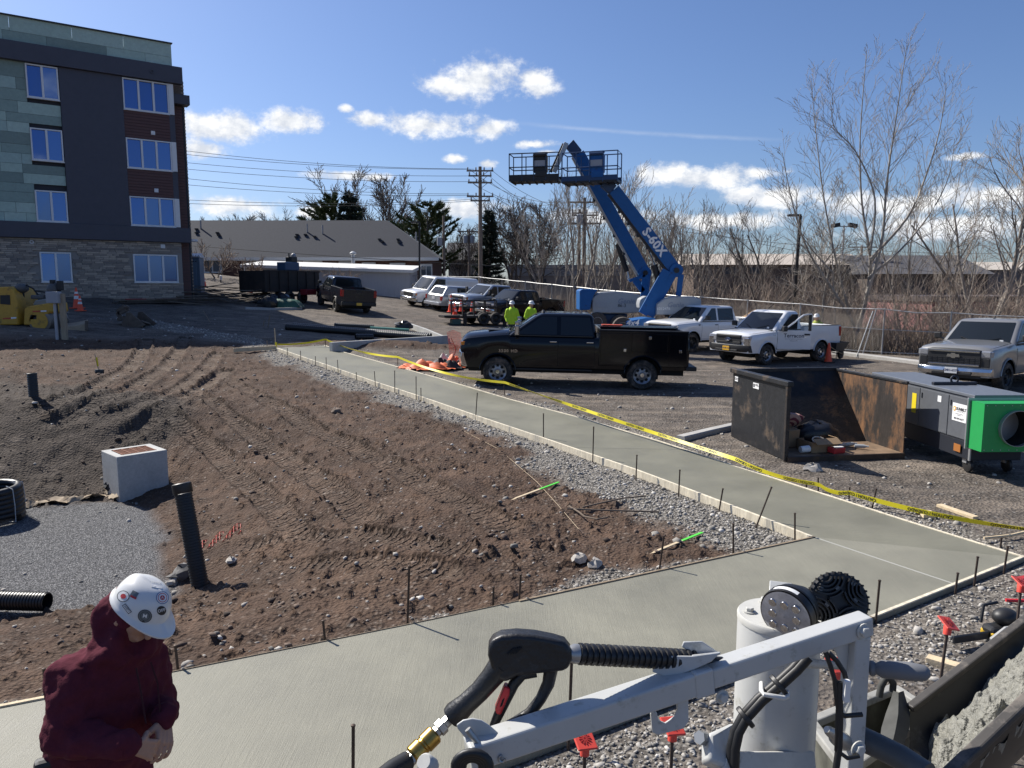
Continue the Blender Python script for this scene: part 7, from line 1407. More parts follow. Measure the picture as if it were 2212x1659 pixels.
# ---------------------------------------------------------------- caution tape
def tape():
 ty = bpy.data.materials.new('tape');
 ym = mat('tape_yellow', (.72, .62, .015), .5); ST = [((600, 751), (600, 744)), ((703, 746), (703, 733)), ((859, 793), (859, 771)), ((1090, 855), (1090, 826)), ((1590, 1012), (1590, 992)), ((1768, 1063), (1768, 1046)), ((1833, 1082), (1833, 1064)), ((2330, 1200), (2330, 1155))]
 P3 = []
 for b, t in ST: g = gp(*b); P3.append(at_y(*t, g.y - .03))
 P3[0].y -= 0; sp = []
 for i in range(len(P3) - 1):
  n = max(2, int((P3[i + 1] - P3[i]).length / .12)); sag = .05 + .006 * (P3[i + 1] - P3[i]).length ** 1.5
  if i == 0: sag = .06
  if i in (3,): sag = .02
  for k in range(n): t = k / n; sp.append(P3[i].lerp(P3[i + 1], t) - Vector((0, 0, sag * 4 * t * (1 - t))))
 sp.append(P3[-1]); arc = [0]
 for a, b in zip(sp[:-1], sp[1:]): arc.append(arc[-1] + (b - a).length)
 o = thing('caution_tape', 'yellow caution tape strung on stakes along the walk', 'caution tape', sp[0]); h = .064
 def fr(s):
  j = min(max(0, int(np.searchsorted(arc, s)) - 1), len(sp) - 2); t = (s - arc[j]) / (arc[j + 1] - arc[j]); p = sp[j].lerp(sp[j + 1], t); d = (sp[j + 1] - sp[j]).normalized(); tw = .5 * math.sin(s * .55) + .35 * math.sin(s * 1.7 + 1); sd_ = Vector((-d.y, d.x, 0)).normalized(); up = (Vector((0, 0, 1)) * math.cos(tw) - sd_ * math.sin(tw)); n = d.cross(up); n = -n if n.y > 0 else n; return p, up, n
 k = MB(); rings = []; S_ = np.arange(0, arc[-1], .1)
 for s in S_: p, up, n = fr(s); rings.append([p + up * h / 2 + n * .0006, p - up * h / 2 + n * .0006, p - up * h / 2 - n * .0006, p + up * h / 2 - n * .0006])
 k.loft(rings); tp = k.build('tape_strip', ym, o, 60, world=True); ink = mat('tape_ink', (.02, .02, .015), .6); first = text_mesh('CAUTION / CUIDADO', .056, (0, 0, 0), (1, 0, 0), (0, 1, 0), bold=.002); s0 = arc[-1] - .6; total = MB(); i = 0
 while s0 > 13:
  flip = s0 > arc[-1] - 4.6; m = MB()
  for x, y, z in first.v:
   s = s0 + (-x if flip else x); p, up, n = fr(min(max(s, .01), arc[-1] - .01)); m.v.append(tuple(p + up * (-y if flip else y) + n * .0025))
  m.f = list(first.f); m.build('tape_lettering', ink, tp, 0).location = -sp[0]; s0 -= .98; i += 1
 tp.location = (0, 0, 0)
 g = gp(596, 752); s = thing('marker_stake', 'wooden stake with yellow ribbon at the far end of walk', 'stake', g); MB().bar((0, 0, -.1), (-.02, 0, .72), .035, .018).build('stake', WOODP, s, 0); MB().box((.02, -.03, .12), (.08, .01, .2)).build('ribbon', ym, s, 0)
 p = P3[1]; g = gp(703, 746); MB().tube([Vector((0, 0, -.1)), p - g + Vector((0, 0, .05))], .012, 6).build('form_stake', STEEL, None).location = g; tag(bpy.context.scene.collection.objects[-1], 'thin steel stake where the tape turns at the far corner', 'stake', 'steel form stakes along the walks')
tape()
for lb, u0, v0, u1, v1 in [('weathered wooden stake behind the soil island', 578, 708, 583, 681), ('thin wooden stake leaning beside the weathered one', 568, 705, 571, 692), ('slim rod leaning out of soil left of the walk', 456, 697, 439, 671), ('short pin standing left of the ribboned stake', 577, 748, 577, 735)]:
 g = gp(u0, v0); t = at_y(u1, v1, g.y); o = MB().bar((0, 0, -.05), t - g, .05 if 'weathered' in lb else .022, .02).build('marker_stake', WOOD2, None, 0); o.location = g; tag(o, lb, 'stake')
# ---------------------------------------------------------------- cones
CONO = mat('cone_orange', (.78, .085, .03), .5); CONWH = mat('cone_white', (.72, .70, .68), .5)
def cone(label, loc, h, bands=True, rot=0):
 o = thing('traffic_cone', label, 'traffic cone', loc, rot, 'orange traffic cones'); r = h * .19
 MB().box((0, 0, .02), (h * .5, h * .5, .04)).build('base', CONO if bands else BLK, o, 0, .01); MB().lathe([(r, .04), (r * .93, h * .12), (.035, h * .97), (.03, h), (.001, h)], (0, 0, 0), (0, 0, 1), 20).build('body', CONO, o, 50)
 if bands:
  for a, b in ((.45, .60), (.70, .80)):
   f = lambda t: lerp(r * .95, .035, (t - .1) / .87) + .003; MB().lathe([(f(a), h * a), (f(b), h * b)], (0, 0, 0), (0, 0, 1), 20, False).build('reflective_band', CONWH, o, 50)
for lb, u, v, h, bd in [('orange cone standing by the rear wheel of the white utility pickup', 1789, 783, .74, False), ('tallest striped cone at the left end of the trailer', 975, 690, 1.05, True), ('second striped cone leaning on the tallest one', 983, 689, .95, True), ('small striped cone third from left by the trailer', 996, 688, .72, True), ('small striped cone between the trailer rails', 1020, 691, .72, True), ('orange cone against the brick wall behind the road roller, rear one', 167, 666, .95, True), ('squat orange cone before the brick wall, front one', 174, 672, .7, True), ('striped cone in front of the dump trailer', 621, 649, .8, True), ('striped cone left of the lumber heap', 539, 632, .7, True), ('striped cone beside the portable toilet', 441, 620, .8, True)]:
 p = gp(u, v); z = .42 if 'trailer' in lb and 'dump' not in lb else 0; cone(lb, (p.x, p.y, p.z + z * (1 if z else 0)), h, bd)
# ---------------------------------------------------------------- flat trailer with stake rails
def rail_trailer():
 a = gp(1000, 703); b = gp(1096, 705); o = thing('utility_trailer', 'dark flat trailer with pipe rails beside the two workers', 'trailer', a, math.atan2(b.y - a.y, b.x - a.x)); L_ = (b - a).length; m = mat('trailer_steel', (.028, .024, .022), .7, .3, noise=.3); D = 1.7
 MB().box((L_ / 2 - .3, D / 2, .45), (L_ + .9, D, .12)).build('deck', m, o, 0, .01)
 for y in (0, D):
  for z in (.95, 1.3): MB().tube([(0, y, z), (L_, y, z)], .03, 6).build('rail', m, o)
  for k in range(5): MB().box((L_ * k / 4, y, .85), (.06, .05, .95)).build('rail_post', m, o)
 for x in (.1, L_ - .2): MB().box((x, -.06, .28), (.18, .1, .75)).build('leg', m, o)
 for x in (L_ * .45, L_ * .72): wheel(o, x, -.08, .34, .2, DARKRIM); wheel(o, x, D + .08, .34, .2, DARKRIM)
 MB().box((-.6, .5, .5), (.9, .9, .1)).build('tongue', m, o); MB().box((-.35, .2, .2), (.5, .4, .3)).build('tool_bin', mat('bin_green', (.04, .09, .075), .6), o, 0, .02)
rail_trailer()
def netting():
 a = gp(968, 788); o = thing('safety_netting', 'orange mesh safety netting sagging in front of the black truck', 'netting', a); tw = Twigs(); rr_ = random.Random(3); P0 = [at_y(u, v, a.y + dy) for u, v, dy in ((965, 790, .1), (966, 750, .15), (972, 716, .2), (984, 712, .5), (995, 720, .8), (997, 762, .7), (996, 792, .5))]
 n = 17; m = 20
 def s(i, j):
  u = i / n; v = j / m; t_ = lerp(968, 997, u); top = 713 + 10 * abs(u - .45); vv = lerp(792, top, v); return at_y(t_ + 3 * math.sin(v * 4), vv, a.y + .9 * u + .25 * math.sin(3 * v + u * 4)) - a
 for i in range(n + 1): tw.tube([s(i, j) for j in range(m + 1)], [.0045] * (m + 1), 3)
 for j in range(m + 1): tw.tube([s(i, j) for i in range(n + 1)], [.0045] * (n + 1), 3)
 tw.build('mesh', mat('netting_red', (.62, .09, .06), .6), o); MB().tube([s(6, 0), s(8, 10), s(4, 16)], .014, 5).build('support_bar', mat('bar_red', (.3, .03, .03), .6), o)
 tp = thing('orange_tarp', 'crumpled orange tarp on the ground beside the walk', 'tarp', gp(935, 795)); om = mat('tarp_orange', (.75, .16, .05), .6)
 for c, (ru, rv), mm, hh, nm in [((920, 797), (.95, .5), om, .16, 'tarp_fold'), ((958, 796), (.6, .4), mat('tarp_dark', (.035, .03, .028), .8), .2, 'dark_liner'), ((983, 792), (.6, .5), om, .22, 'tarp_fold'), ((965, 788), (.5, .3), mat('sack_white', (.5, .48, .44), .8), .22, 'pale_sack')]:
  q = gp(*c) - tp.location; k = MB(); vs = []; N_ = 16
  for j in range(N_ + 1):
   for i in range(N_ + 1):
    x = 2 * i / N_ - 1; y = 2 * j / N_ - 1; r_ = min(1, math.hypot(x, y)); vs.append(q + Vector((x * ru, y * rv, max(0, (1 - r_ ** 2)) * hh * (1 + .9 * math.sin(7 * x + 3 * y + c[0]) * math.cos(6 * y - 2 * x)) + .03 + rr_.uniform(-.02, .02))))
  k.add(vs, [(j * (N_ + 1) + i, j * (N_ + 1) + i + 1, (j + 1) * (N_ + 1) + i + 1, (j + 1) * (N_ + 1) + i) for j in range(N_) for i in range(N_) if math.hypot(2 * i / N_ - 1, 2 * j / N_ - 1) < 1.05]); k.build(nm, mm, tp, 30)
 g = gp(470, 1165); t2 = Twigs(); N_ = 12
 def s2(i, j): p = gp(lerp(430, 520, i / N_), lerp(1185, 1140, i / N_) + lerp(-6, 14, j / 4)); return p + Vector((0, 0, .02 + .03 * math.sin(i * 1.3 + j)))
 gr = [[s2(i, j) for j in range(5)] for i in range(N_ + 1)]
 for i in range(N_ + 1): t2.tube(gr[i], [.006] * 5, 3)
 for j in range(5): t2.tube([gr[i][j] for i in range(N_ + 1)], [.006] * (N_ + 1), 3)
 o2 = t2.build('buried_netting', MAT['netting_red'] if 'netting_red' in MAT else om); tag(o2, 'scrap of orange netting half buried right of riser pipe', 'netting')
netting()
# ---------------------------------------------------------------- left yard: roller, bucket, pedestal, lumber, toilet, dump trailer
def roller():
 p = gp(52, 706); c5 = lambda x, y: (.2 * x, 601.7 + .2 * y); Y = p.y; o = thing('road_roller', 'yellow tandem road roller parked by the brick wall at left edge', 'road roller', p); Ym = mat('cat_yellow', (.52, .29, .035), .5, noise=.12, dirt=(.2, .13, .06), dirt_amt=.2); dk = mat('machine_black', (.02, .02, .02), .6); st = mat('drum_steel', (.20, .18, .16), .5, .6, noise=.2)
 Q = lambda x, y, yy=0: at_y(*c5(x, y), Y + yy)
 def slabp(poly, y0, y1, m, nm, bev=.04):
  q = [Q(*c, y0) for c in poly]; n = len(q); k = MB(); k.add(q + [v + Vector((0, y1 - y0, 0)) for v in q], [tuple(range(n)), tuple(range(2 * n - 1, n - 1, -1))] + [(i, n + i, n + (i + 1) % n, (i + 1) % n) for i in range(n)]); return k.build(nm, m, o, 30, bev, world=True)
 slabp([(-260, 505), (-260, 100), (100, 86), (140, 120), (185, 240), (195, 500)], 0, 1.3, Ym, 'engine_hood'); slabp([(0, 180), (105, 178), (112, 285), (0, 275)], -.012, 0, dk, 'side_grille', .005); slabp([(250, 500), (262, 320), (300, 300), (530, 262), (545, 360), (470, 420), (450, 510)], .05, 1.25, Ym, 'front_frame'); slabp([(195, 480), (250, 480), (250, 330), (195, 330)], .35, .95, dk, 'hitch')
 slabp([(30, 425), (115, 420), (115, 437), (30, 438)], -.015, -.005, mat('stripe_red', (.5, .06, .03), .5), 'red_stripe', 0); slabp([(118, 418), (175, 416), (175, 432), (118, 436)], -.015, -.005, mat('white_decal', (.78, .78, .78), .5), 'white_stripe', 0); slabp([(350, 348), (435, 345), (435, 360), (350, 362)], .035, .045, MAT['stripe_red'], 'red_stripe', 0); slabp([(440, 345), (500, 343), (500, 358), (440, 360)], .035, .045, MAT['white_decal'], 'white_stripe', 0); slabp([(330, 395), (395, 393), (395, 438), (330, 440)], .03, .045, dk, 'step_opening', 0)
 for c in ((530, 452), (-120, 470)):
  q = Q(*c, .65); MB().lathe([(.02, -.6), (.38, -.6), (.43, -.58), (.45, -.5), (.45, .5), (.43, .58), (.38, .6), (.02, .6)], q, (0, -1, 0), 26).build('drum', st, o, 40, world=True); MB().lathe([(.02, .5), (.25, .52), (.33, .62), (.25, .62)], q, (0, -1, 0), 20).build('drum_hub', Ym, o, world=True)
 for (a, b, r_) in (((245, 60), (255, 310), .05), ((285, 70), (360, 110), .03), ((360, 110), (430, 200), .03), ((370, 130), (520, 150), .03), ((560, 40), (560, 260), .06), ((640, 50), (640, 260), .06)): MB().tube([Q(*a, .5), Q(*b, .5)], r_, 8).build('roll_bar' if r_ > .045 else 'control_rod', dk, o, world=True)
 MB().ball(Q(235, 105, .5), (.22, .3, .18), 12, 8).build('seat_back', mat('seat_grey', (.10, .10, .10), .7), o, world=True); MB().box(Q(440, 200, .55), (.5, .5, .16)).build('seat', MAT['seat_grey'], o, 0, .05, world=True); MB().ball(Q(580, 120, .55), (.22, .3, .28), 12, 8).build('seat_back', MAT['seat_grey'], o, world=True); slabp([(350, 290), (375, 235), (520, 215), (530, 290)], .2, 1.1, mat('console_grey', (.22, .22, .2), .6), 'console'); MB().box(Q(650, 75, .5), (.18, .2, .35)).build('display_box', dk, o, 0, .02, world=True); MB().box(Q(570, 45, .5), (.14, .2, .22)).build('display_box', dk, o, 0, .02, world=True)
roller()
def pedestal():
 p = gp(133, 734); o = thing('meter_post', 'wooden post with grey meter box and conduit in the soil', 'meter post', p); k = (1637 / (p.y + .3)); h = 98 / k; MB().box((.09, .06, h / 2 - .1), (.17, .14, h + .2)).build('post', mat('pale_post', (.33, .27, .19), .85, noise=.25, nscale=6, stretch=(4, 4, .4)), o, 0, .008); MB().box((-.13, -.05, h - .13), (.42, .26, .40)).build('meter_box', mat('box_grey', (.30, .32, .35), .5), o, 0, .02); MB().tube([(-.13, -.02, -.1), (-.13, -.02, h - .3)], .055, 12).build('conduit', mat('conduit_grey', (.35, .36, .38), .5), o); MB().tube([(-.04, -.02, -.1), (-.05, -.02, h - .3)], .02, 6).build('cable', BLK, o)
pedestal()
def buckets():
 p = gp(290, 707); Y = p.y; c5 = lambda x, y: (.2 * x, 601.7 + .2 * y); Q = lambda x, y, yy=0: at_y(*c5(x, y), Y + yy); m = mat('bucket_steel', (.13, .105, .085), .7, .3, noise=.35, nscale=5); o = thing('excavator_bucket', 'muddy toothed excavator bucket lying on the soil edge', 'bucket', p); prof = [(1320, 530), (1310, 480), (1350, 420), (1360, 368), (1410, 366), (1470, 420), (1530, 470), (1570, 500), (1500, 535)]
 q = [Q(*c) for c in prof]; n = len(q)
 for y0 in (0, 1.0): k = MB(); k.add([v + Vector((0, y0, 0)) for v in q] + [v + Vector((0, y0 + .05, 0)) for v in q], [tuple(range(n)), tuple(range(2 * n - 1, n - 1, -1))] + [(i, n + i, n + (i + 1) % n, (i + 1) % n) for i in range(n)]); k.build('side_plate', m, o, 30, .01, world=True)
 k = MB(); pr = [prof[i] for i in (4, 3, 2, 1, 0, 8, 7)]; k.loft([[Q(*c, .03), Q(c[0] + 4, c[1] - 3, .03), Q(c[0] + 4, c[1] - 3, 1.02), Q(*c, 1.02)] for c in pr]); k.build('shell', m, o, 40, world=True)
 for k_ in range(5): a = Q(1520, 455, .1 + .2 * k_); b = Q(1620, 488, .1 + .2 * k_); MB().bar(a, b, .09, .05).build('tooth', m, o, 0, .01, world=True)
 for yy in (.3, .65):
  for a, b in (((1265, 360), (1350, 300)), ((1350, 300), (1390, 330)), ((1265, 360), (1300, 420)), ((1285, 440), (1350, 420)), ((1270, 380), (1390, 320))): MB().bar(Q(*a, yy), Q(*b, yy), .07, .18).build('ear_plate', m, o, 0, .02, world=True)
 MB().tube([Q(1285, 440, .2), Q(1285, 440, .8)], .08, 10).build('pin', m, o, world=True)
 p = gp(168, 714); Y2 = p.y; o = thing('grading_blade', 'pale curved bucket lip lying beside the meter post', 'bucket', p); Q2 = lambda x, y, yy=0: at_y(*c5(x, y), Y2 + yy); k = MB(); rings = []
 for x, t0, b0 in ((700, 480, 560), (760, 478, 575), (830, 470, 580), (900, 455, 578), (950, 440, 560)): rings.append([Q2(x, t0, .9), Q2(x, t0 + 35, 0), Q2(x, b0, 0), Q2(x, b0, .9)])
 k.loft(rings); k.build('blade', mat('blade_tan', (.34, .27, .19), .7, noise=.25, nscale=4), o, 30, .02, world=True); MB().bar(Q2(935, 455, -.05), Q2(935, 560, -.05), .12, .06).build('cutting_edge', m, o, world=True)
buckets()
def lumber():
 rr_ = random.Random(7); o = thing('lumber_heap', 'jumbled heap of weathered boards at the building corner', 'lumber heap', gp(480, 655)); ms = [mat('old_board_%d' % i, c, .9, noise=.25, nscale=5) for i, c in enumerate([(.10, .08, .062), (.15, .125, .10), (.07, .058, .048)])]
 for i in range(34):
  u = rr_.uniform(400, 545); c = gp(u, rr_.uniform(640, 662)); a = rr_.gauss(.25, .5); L_ = rr_.uniform(1.4, 3.8); d = Vector((math.cos(a), math.sin(a), rr_.uniform(-.14, .14))); z = rr_.uniform(.05, .85) * (1 - abs(u - 460) / 160); c = c + Vector((0, 0, z)); MB().bar(c - d * L_ / 2, c + d * L_ / 2, .18, .045).build('plank', rr_.choice(ms), o, 0, world=True)
 o = thing('board_stack', 'low stack of boards along the foot of the brick wall', 'lumber', gp(320, 660));
 for i in range(12):
  a = gp(rr_.uniform(236, 270), 658); b = gp(rr_.uniform(370, 420), 656); z = .08 + .06 * (i // 3); off = Vector((0, rr_.uniform(0, .6), z)); MB().bar(a + off, b + off, .16, .05).build('plank', (mat('board_red', (.22, .035, .04), .7) if i in (10, 11) else rr_.choice(ms)), o, 0, world=True)
 o = thing('debris_heap', 'dark debris and bagged rubbish before the dump trailer', 'debris heap', gp(585, 662)); k = None
 for i in range(9):
  c = gp(rr_.uniform(560, 612), rr_.uniform(655, 664)); k = MB(); s = rr_.uniform(.2, .42); k.ball(c + Vector((0, 0, s * .6)), (s * 1.3, s, s), 10, 7); k.v = [(x + rr_.uniform(-.06, .06), y + rr_.uniform(-.06, .06), z + rr_.uniform(-.06, .06)) for x, y, z in k.v]; k.build('rubbish_bag', mat('bag_black', (.014, .014, .016), .35) if i not in (3, 5) else mat('bag_clear', (.32, .36, .40), .4), o, 30, world=True)
 for i in range(8): c = gp(rr_.uniform(565, 620), 660) + Vector((0, 0, rr_.uniform(.2, .7))); d = Vector((rr_.uniform(-1, 1), rr_.uniform(-1, 1), rr_.uniform(-.4, .5))).normalized(); MB().bar(c - d * .6, c + d * .6, .08, .04).build('scrap_wood', rr_.choice(ms), o, 0, world=True)
 o = thing('green_tarp', 'dark green tarp over a mound in front of the dump trailer', 'tarp', gp(615, 664)); k = MB(); c = gp(614, 664); vs = []; N_ = 14
 for j in range(N_ + 1):
  for i in range(N_ + 1): x = 2 * i / N_ - 1; y = 2 * j / N_ - 1; vs.append(c + Vector((x * 1.05, y * .6, max(0, 1 - max(abs(x), abs(y)) ** 4) * .48 + rr_.uniform(-.03, .03))))
 k.add(vs, [(j * (N_ + 1) + i, j * (N_ + 1) + i + 1, (j + 1) * (N_ + 1) + i + 1, (j + 1) * (N_ + 1) + i) for j in range(N_) for i in range(N_)]); k.build('tarp_sheet', mat('tarp_green', (.022, .085, .055), .6), o, 40, world=True)
 kerb('kerb', 'low kerb edge under the green tarp and lumber heap', [gp(530, 668), gp(590, 670), gp(650, 668)], CONK, .2, .12)
lumber()
def toilet():
 p = gp(418, 632); o = thing('portable_toilet', 'blue-grey portable toilet with ribbed white roof at building corner', 'portable toilet', p, R(10)); m = mat('toilet_blue', (.10, .15, .21), .5); w = mat('toilet_roof', (.55, .57, .6), .5); MB().box((0, 0, 1.05), (1.12, 1.12, 2.1)).build('cabin', m, o, 0, .03); MB().box((-.03, -.57, 1.02), (.8, .03, 1.8)).build('door', mat('toilet_door', (.13, .19, .26), .5), o, 0, .015)
 k = MB(); k.loft([[Vector((x, -.6, 2.1)), Vector((x, -.6, 2.18)), Vector((x, 0, 2.36)), Vector((x, .6, 2.18)), Vector((x, .6, 2.1))] for x in (-.6, .6)]); R_ = k.build('roof', w, o, 20);
 for i in range(8): x = -.52 + i * .15; MB().box((x, -.61, 2.17), (.07, .04, .13)).build('roof_rib', w, R_, 0, .01)
 for i in range(6): MB().box((-.35 + i * .14, -.585, 1.86), (.09, .02, .05)).build('vent_slot', BLK, o, 0)
toilet()
def dump_trailer():
 p = gp(570, 658); q = gp(690, 654); ang = math.atan2(q.y - p.y, q.x - p.x); o = thing('dump_trailer', 'dark high-sided dump trailer next to the dark grey pickup', 'trailer', p + Vector((0, .3, 0)), ang); L_ = (q - p).length * .98; m = mat('trailer_black', (.022, .020, .020), .65, .2, noise=.35, nscale=3, dirt=(.05, .035, .03), dirt_amt=.3); D = 2.0; z0, z1 = .75, 1.95
 for y in (0, D): MB().box((L_ / 2, y, (z0 + z1) / 2), (L_, .06, z1 - z0)).build('side_wall', m, o, 0)
 for x in (0, L_): MB().box((x, D / 2, (z0 + z1) / 2), (.06, D, z1 - z0)).build('end_wall', m, o, 0)
 MB().box((L_ / 2, D / 2, z0), (L_, D, .08)).build('floor', m, o, 0); MB().box((L_ / 2, -.01, z1), (L_ + .1, .1, .08)).build('top_rail', m, o, 0)
 for i in range(6): MB().box((L_ * (i + .5) / 6, -.05, (z0 + z1) / 2), (.08, .06, z1 - z0)).build('side_rib', m, o, 0)
 MB().box((L_ * .7, -.35, .7), (.9, .5, .35)).build('red_toolbox', mat('box_red', (.22, .02, .025), .5), o, 0, .02)
 for x in (L_ * .42, L_ * .66): wheel(o, x, -.02, .38, .25, DARKRIM); wheel(o, x, D + .02, .38, .25, DARKRIM)
 MB().box((L_ * .4, D / 2, .5), (L_, .8, .14)).build('chassis', UND, o)
 # blue plate compactor riding on it
 c = thing('engine_unit', 'blue engine unit sitting on top of the dump trailer', 'machine', p + Vector((math.cos(ang) * L_ * .36, math.sin(ang) * L_ * .36 + 1.0, z1 + .3)), ang); b = mat('machine_blue', (.03, .07, .14), .5); MB().box((0, 0, .0), (1.2, .7, .5)).build('housing', b, c, 0, .05); MB().box((.3, 0, .4), (.5, .5, .35)).build('engine', LBLK, c, 0, .04); MB().tube([(.1, 0, .3), (.1, 0, .8)], .04, 8).build('exhaust', LBLK, c); MB().ball((.5, 0, .65), .16, 10, 7).build('air_filter', mat('filter_grey', (.3, .3, .32), .5), c)
dump_trailer()
def odd_bits():
 g = gp(1815, 790); o = thing('wheelbarrow', 'dark wheelbarrow parked behind the white utility pickup', 'wheelbarrow', gp(1800, 777), R(40)); m = mat('barrow_black', (.03, .03, .032), .6); k = MB(); k.loft([[Vector((x, y, .35)) for x, y in ((-.3, -.22), (.35, -.22), (.35, .22), (-.3, .22))], [Vector((x, y, .7)) for x, y in ((-.45, -.33), (.6, -.33), (.6, .33), (-.45, .33))], [Vector((x, y, .7)) for x, y in ((-.42, -.3), (.57, -.3), (.57, .3), (-.42, .3))], [Vector((x, y, .38)) for x, y in ((-.28, -.2), (.33, -.2), (.33, .2), (-.28, .2))]]); k.build('tray', m, o, 30); MB().lathe([(.06, -.05), (.18, -.05), (.2, 0), (.18, .05), (.06, .05)], (.55, 0, .2), (0, 1, 0), 18).build('wheel', RUB, o)
 for s in (-1, 1): MB().tube([(.55, s * .08, .2), (-.3, s * .25, .38), (-1.0, s * .3, .62)], .02, 6).build('handle', mat('barrow_handle', (.3, .22, .13), .8), o); MB().tube([(-.25, s * .25, .38), (-.3, s * .26, .0)], .015, 6).build('leg', m, o)
 o = thing('tan_crate', 'tan sheet material standing behind the two white pickups', 'crate', gp(1608, 752)); p = at_y(1612, 685, o.location.y + 2); MB().box(p - o.location, (1.3, .9, .08), Matrix.Rotation(-.5, 3, 'Y')).build('sheet', mat('tan_board', (.42, .27, .15), .8), o, 0); MB().box(p - o.location - Vector((0, 0, .9)), (1.2, .8, 1.5)).build('crate_body', mat('tan_board', (.42, .27, .15), .8), o, 0)
 rr_ = random.Random(2)
 for i, u in enumerate((478, 589, 635, 680)):
  p = at_y(u, 628, 54.); o = thing('site_bollard', ['short dark post with white cap nearest the apartment block', 'second white-capped post from the apartment block', 'third white-capped post, above the dump trailer', 'white-capped post nearest the dark grey pickup'][i], 'post', (p.x, 54., gz(p.x, 54.)), 0, 'white-capped posts'); t = at_y(u, 602, 54.).z - o.location.z; MB().tube([(0, 0, -.2), (0, 0, t)], .05, 8).build('post', BLK, o); MB().lathe([(.09, 0), (.1, .3), (.02, .34)], (0, 0, t - .1), (0, 0, 1), 10).build('cap', CONWH, o)
 # a shrub's bare twigs beyond the lumber, near the brick house
 for i, (u, s_) in enumerate(((470, 1.0), (545, .7), (640, .7), (740, .75))):
  T = bare_tree('bare_shrub', ['wide leafless shrub between toilet and white shed', 'leafless shrub against the white shed door', 'leafless shrub in front of the white shed wall', 'leafless shrub by the shed roof stack'][i], 70 + i, (at_y(u, 619, 57.).x, 57., gz(at_y(u, 619, 57.).x, 57.)), 3.6 * s_, .05, BARKD, 2, 5, .6, None, MAT['brush_twigs'], nb=[8, 6], min=.014, up=.05)
odd_bits()
def chainsaw():
 p = gp(2150, 1388); o = thing('chain_saw', 'yellow and black saw with a grey hose lying on gravel', 'saw', p + Vector((0, 0, .02)), R(15)); ylw = mat('tool_yellow', (.6, .38, .02), .5); MB().box((0, 0, .08), (.2, .13, .12)).build('motor_body', BLK, o, 0, .03); MB().box((-.06, 0, .07), (.08, .135, .06)).build('yellow_cover', ylw, o, 0, .015); MB().ball((.08, 0, .2), (.11, .09, .07), 12, 8).build('engine_cover', BLK, o); MB().box((-.28, -.02, .07), (.36, .02, .07)).build('bar', mat('saw_bar', (.06, .06, .065), .4, .6), o, 0, .01); MB().tube([(-.15, -.1, .02), (-.2, -.14, .1), (-.08, -.15, .18), (.05, -.12, .16)], .018, 7).build('hose', mat('hose_grey', (.33, .33, .32), .6), o); MB().tube([(-.06, .1, .12), (-.02, .12, .26), (.1, .1, .28)], .014, 6).build('handle', BLK, o)
 a = gp(2172, 1303); b = gp(2250, 1308); k = MB(); k.tube([Vector((0, 0, .03)), b - a + Vector((0, 0, .04))], .017, 8); o = k.build('hand_tool', mat('handle_red', (.6, .03, .04), .45), None); o.location = a; tag(o, 'red hand tool lying on gravel at the right edge', 'tool')
 c = gp(2210, 1262); o = thing('broom_head', 'grey bristle broom head lying at the right edge', 'broom', c + Vector((.05, 0, .02)), R(20)); MB().box((0, 0, .05), (.3, .06, .03)).build('block', mat('broom_red', (.4, .03, .03), .5), o)
 for i in range(12): MB().bar((-.13 + i * .024, -.05, .02), (-.13 + i * .024, -.16, .1), .02, .02).build('bristle', mat('bristle_grey', (.3, .3, .31), .8), o, 0)
chainsaw()
# ---------------------------------------------------------------- people
def fuse(o, voxel, it=6, wrinkle=0., wscale=.12):
 m = o.modifiers.new('remesh', 'REMESH'); m.mode = 'VOXEL'; m.voxel_size = voxel; m.use_smooth_shade = True; s = o.modifiers.new('smooth', 'SMOOTH'); s.factor = .5; s.iterations = it
 if wrinkle:
  for k, (sc, st) in enumerate(((wscale, wrinkle), (wscale * .45, wrinkle * .45))): t = bpy.data.textures.new('folds%d' % k, 'CLOUDS'); t.noise_scale = sc; t.noise_depth = 1; d = o.modifiers.new('folds', 'DISPLACE'); d.texture = t; d.texture_coords = 'LOCAL'; d.strength = st; d.mid_level = .5
 return o
def ering(c, ax, ay, a, b, n=18): return [c + ax * (a * math.cos(2 * math.pi * k / n)) + ay * (b * math.sin(2 * math.pi * k / n)) for k in range(n)]
SKIN = mat('skin', (.42, .24, .165), .55, noise=.06, nscale=30); BEARD = mat('beard', (.07, .045, .032), .9)
def hand(mb, wrist, d, nrm, side, curl=.7, s=1.0):
 """palm, four bent fingers of unequal length and a thumb, along d with the palm facing nrm"""
 d = d.normalized(); nrm = (nrm - d * nrm.dot(d)).normalized(); w = d.cross(nrm) * side
 for k in range(4): f = (k - 1.5) * .0195 * s; mb.capsule(wrist + w * f * .6 + d * .01 * s, wrist + w * f + d * .085 * s, .014 * s, .0115 * s, 8)
 for k, L_ in enumerate((.068, .078, .073, .058)):
  f = (k - 1.5) * .022 * s; p = wrist + w * f + d * .088 * s; dd = d.copy(); r = .0088 * s
  for j, sh in enumerate((.45, .32, .23)):
   q = Quaternion(w, curl * (.55 + .15 * j) * (1 if (nrm.cross(d)).dot(w) > 0 else -1)); dn = dd.copy(); dn.rotate(q); dn2 = dd.copy(); dn2.rotate(q.inverted()); dd = dn if dn.dot(nrm) > dn2.dot(nrm) else dn2; e = p + dd * L_ * s * sh; mb.capsule(p, e, r, r * .9, 8); p = e; r *= .92
 p = wrist + w * (-.028 * s) + d * .025 * s; e = p + (d * .55 - w * .55 + nrm * .55).normalized() * .045 * s; mb.capsule(p, e, .0135 * s, .0115 * s, 8); e2 = e + (d * .8 + nrm * .45 + w * .1).normalized() * .034 * s; mb.capsule(e, e2, .011 * s, .0085 * s, 8)
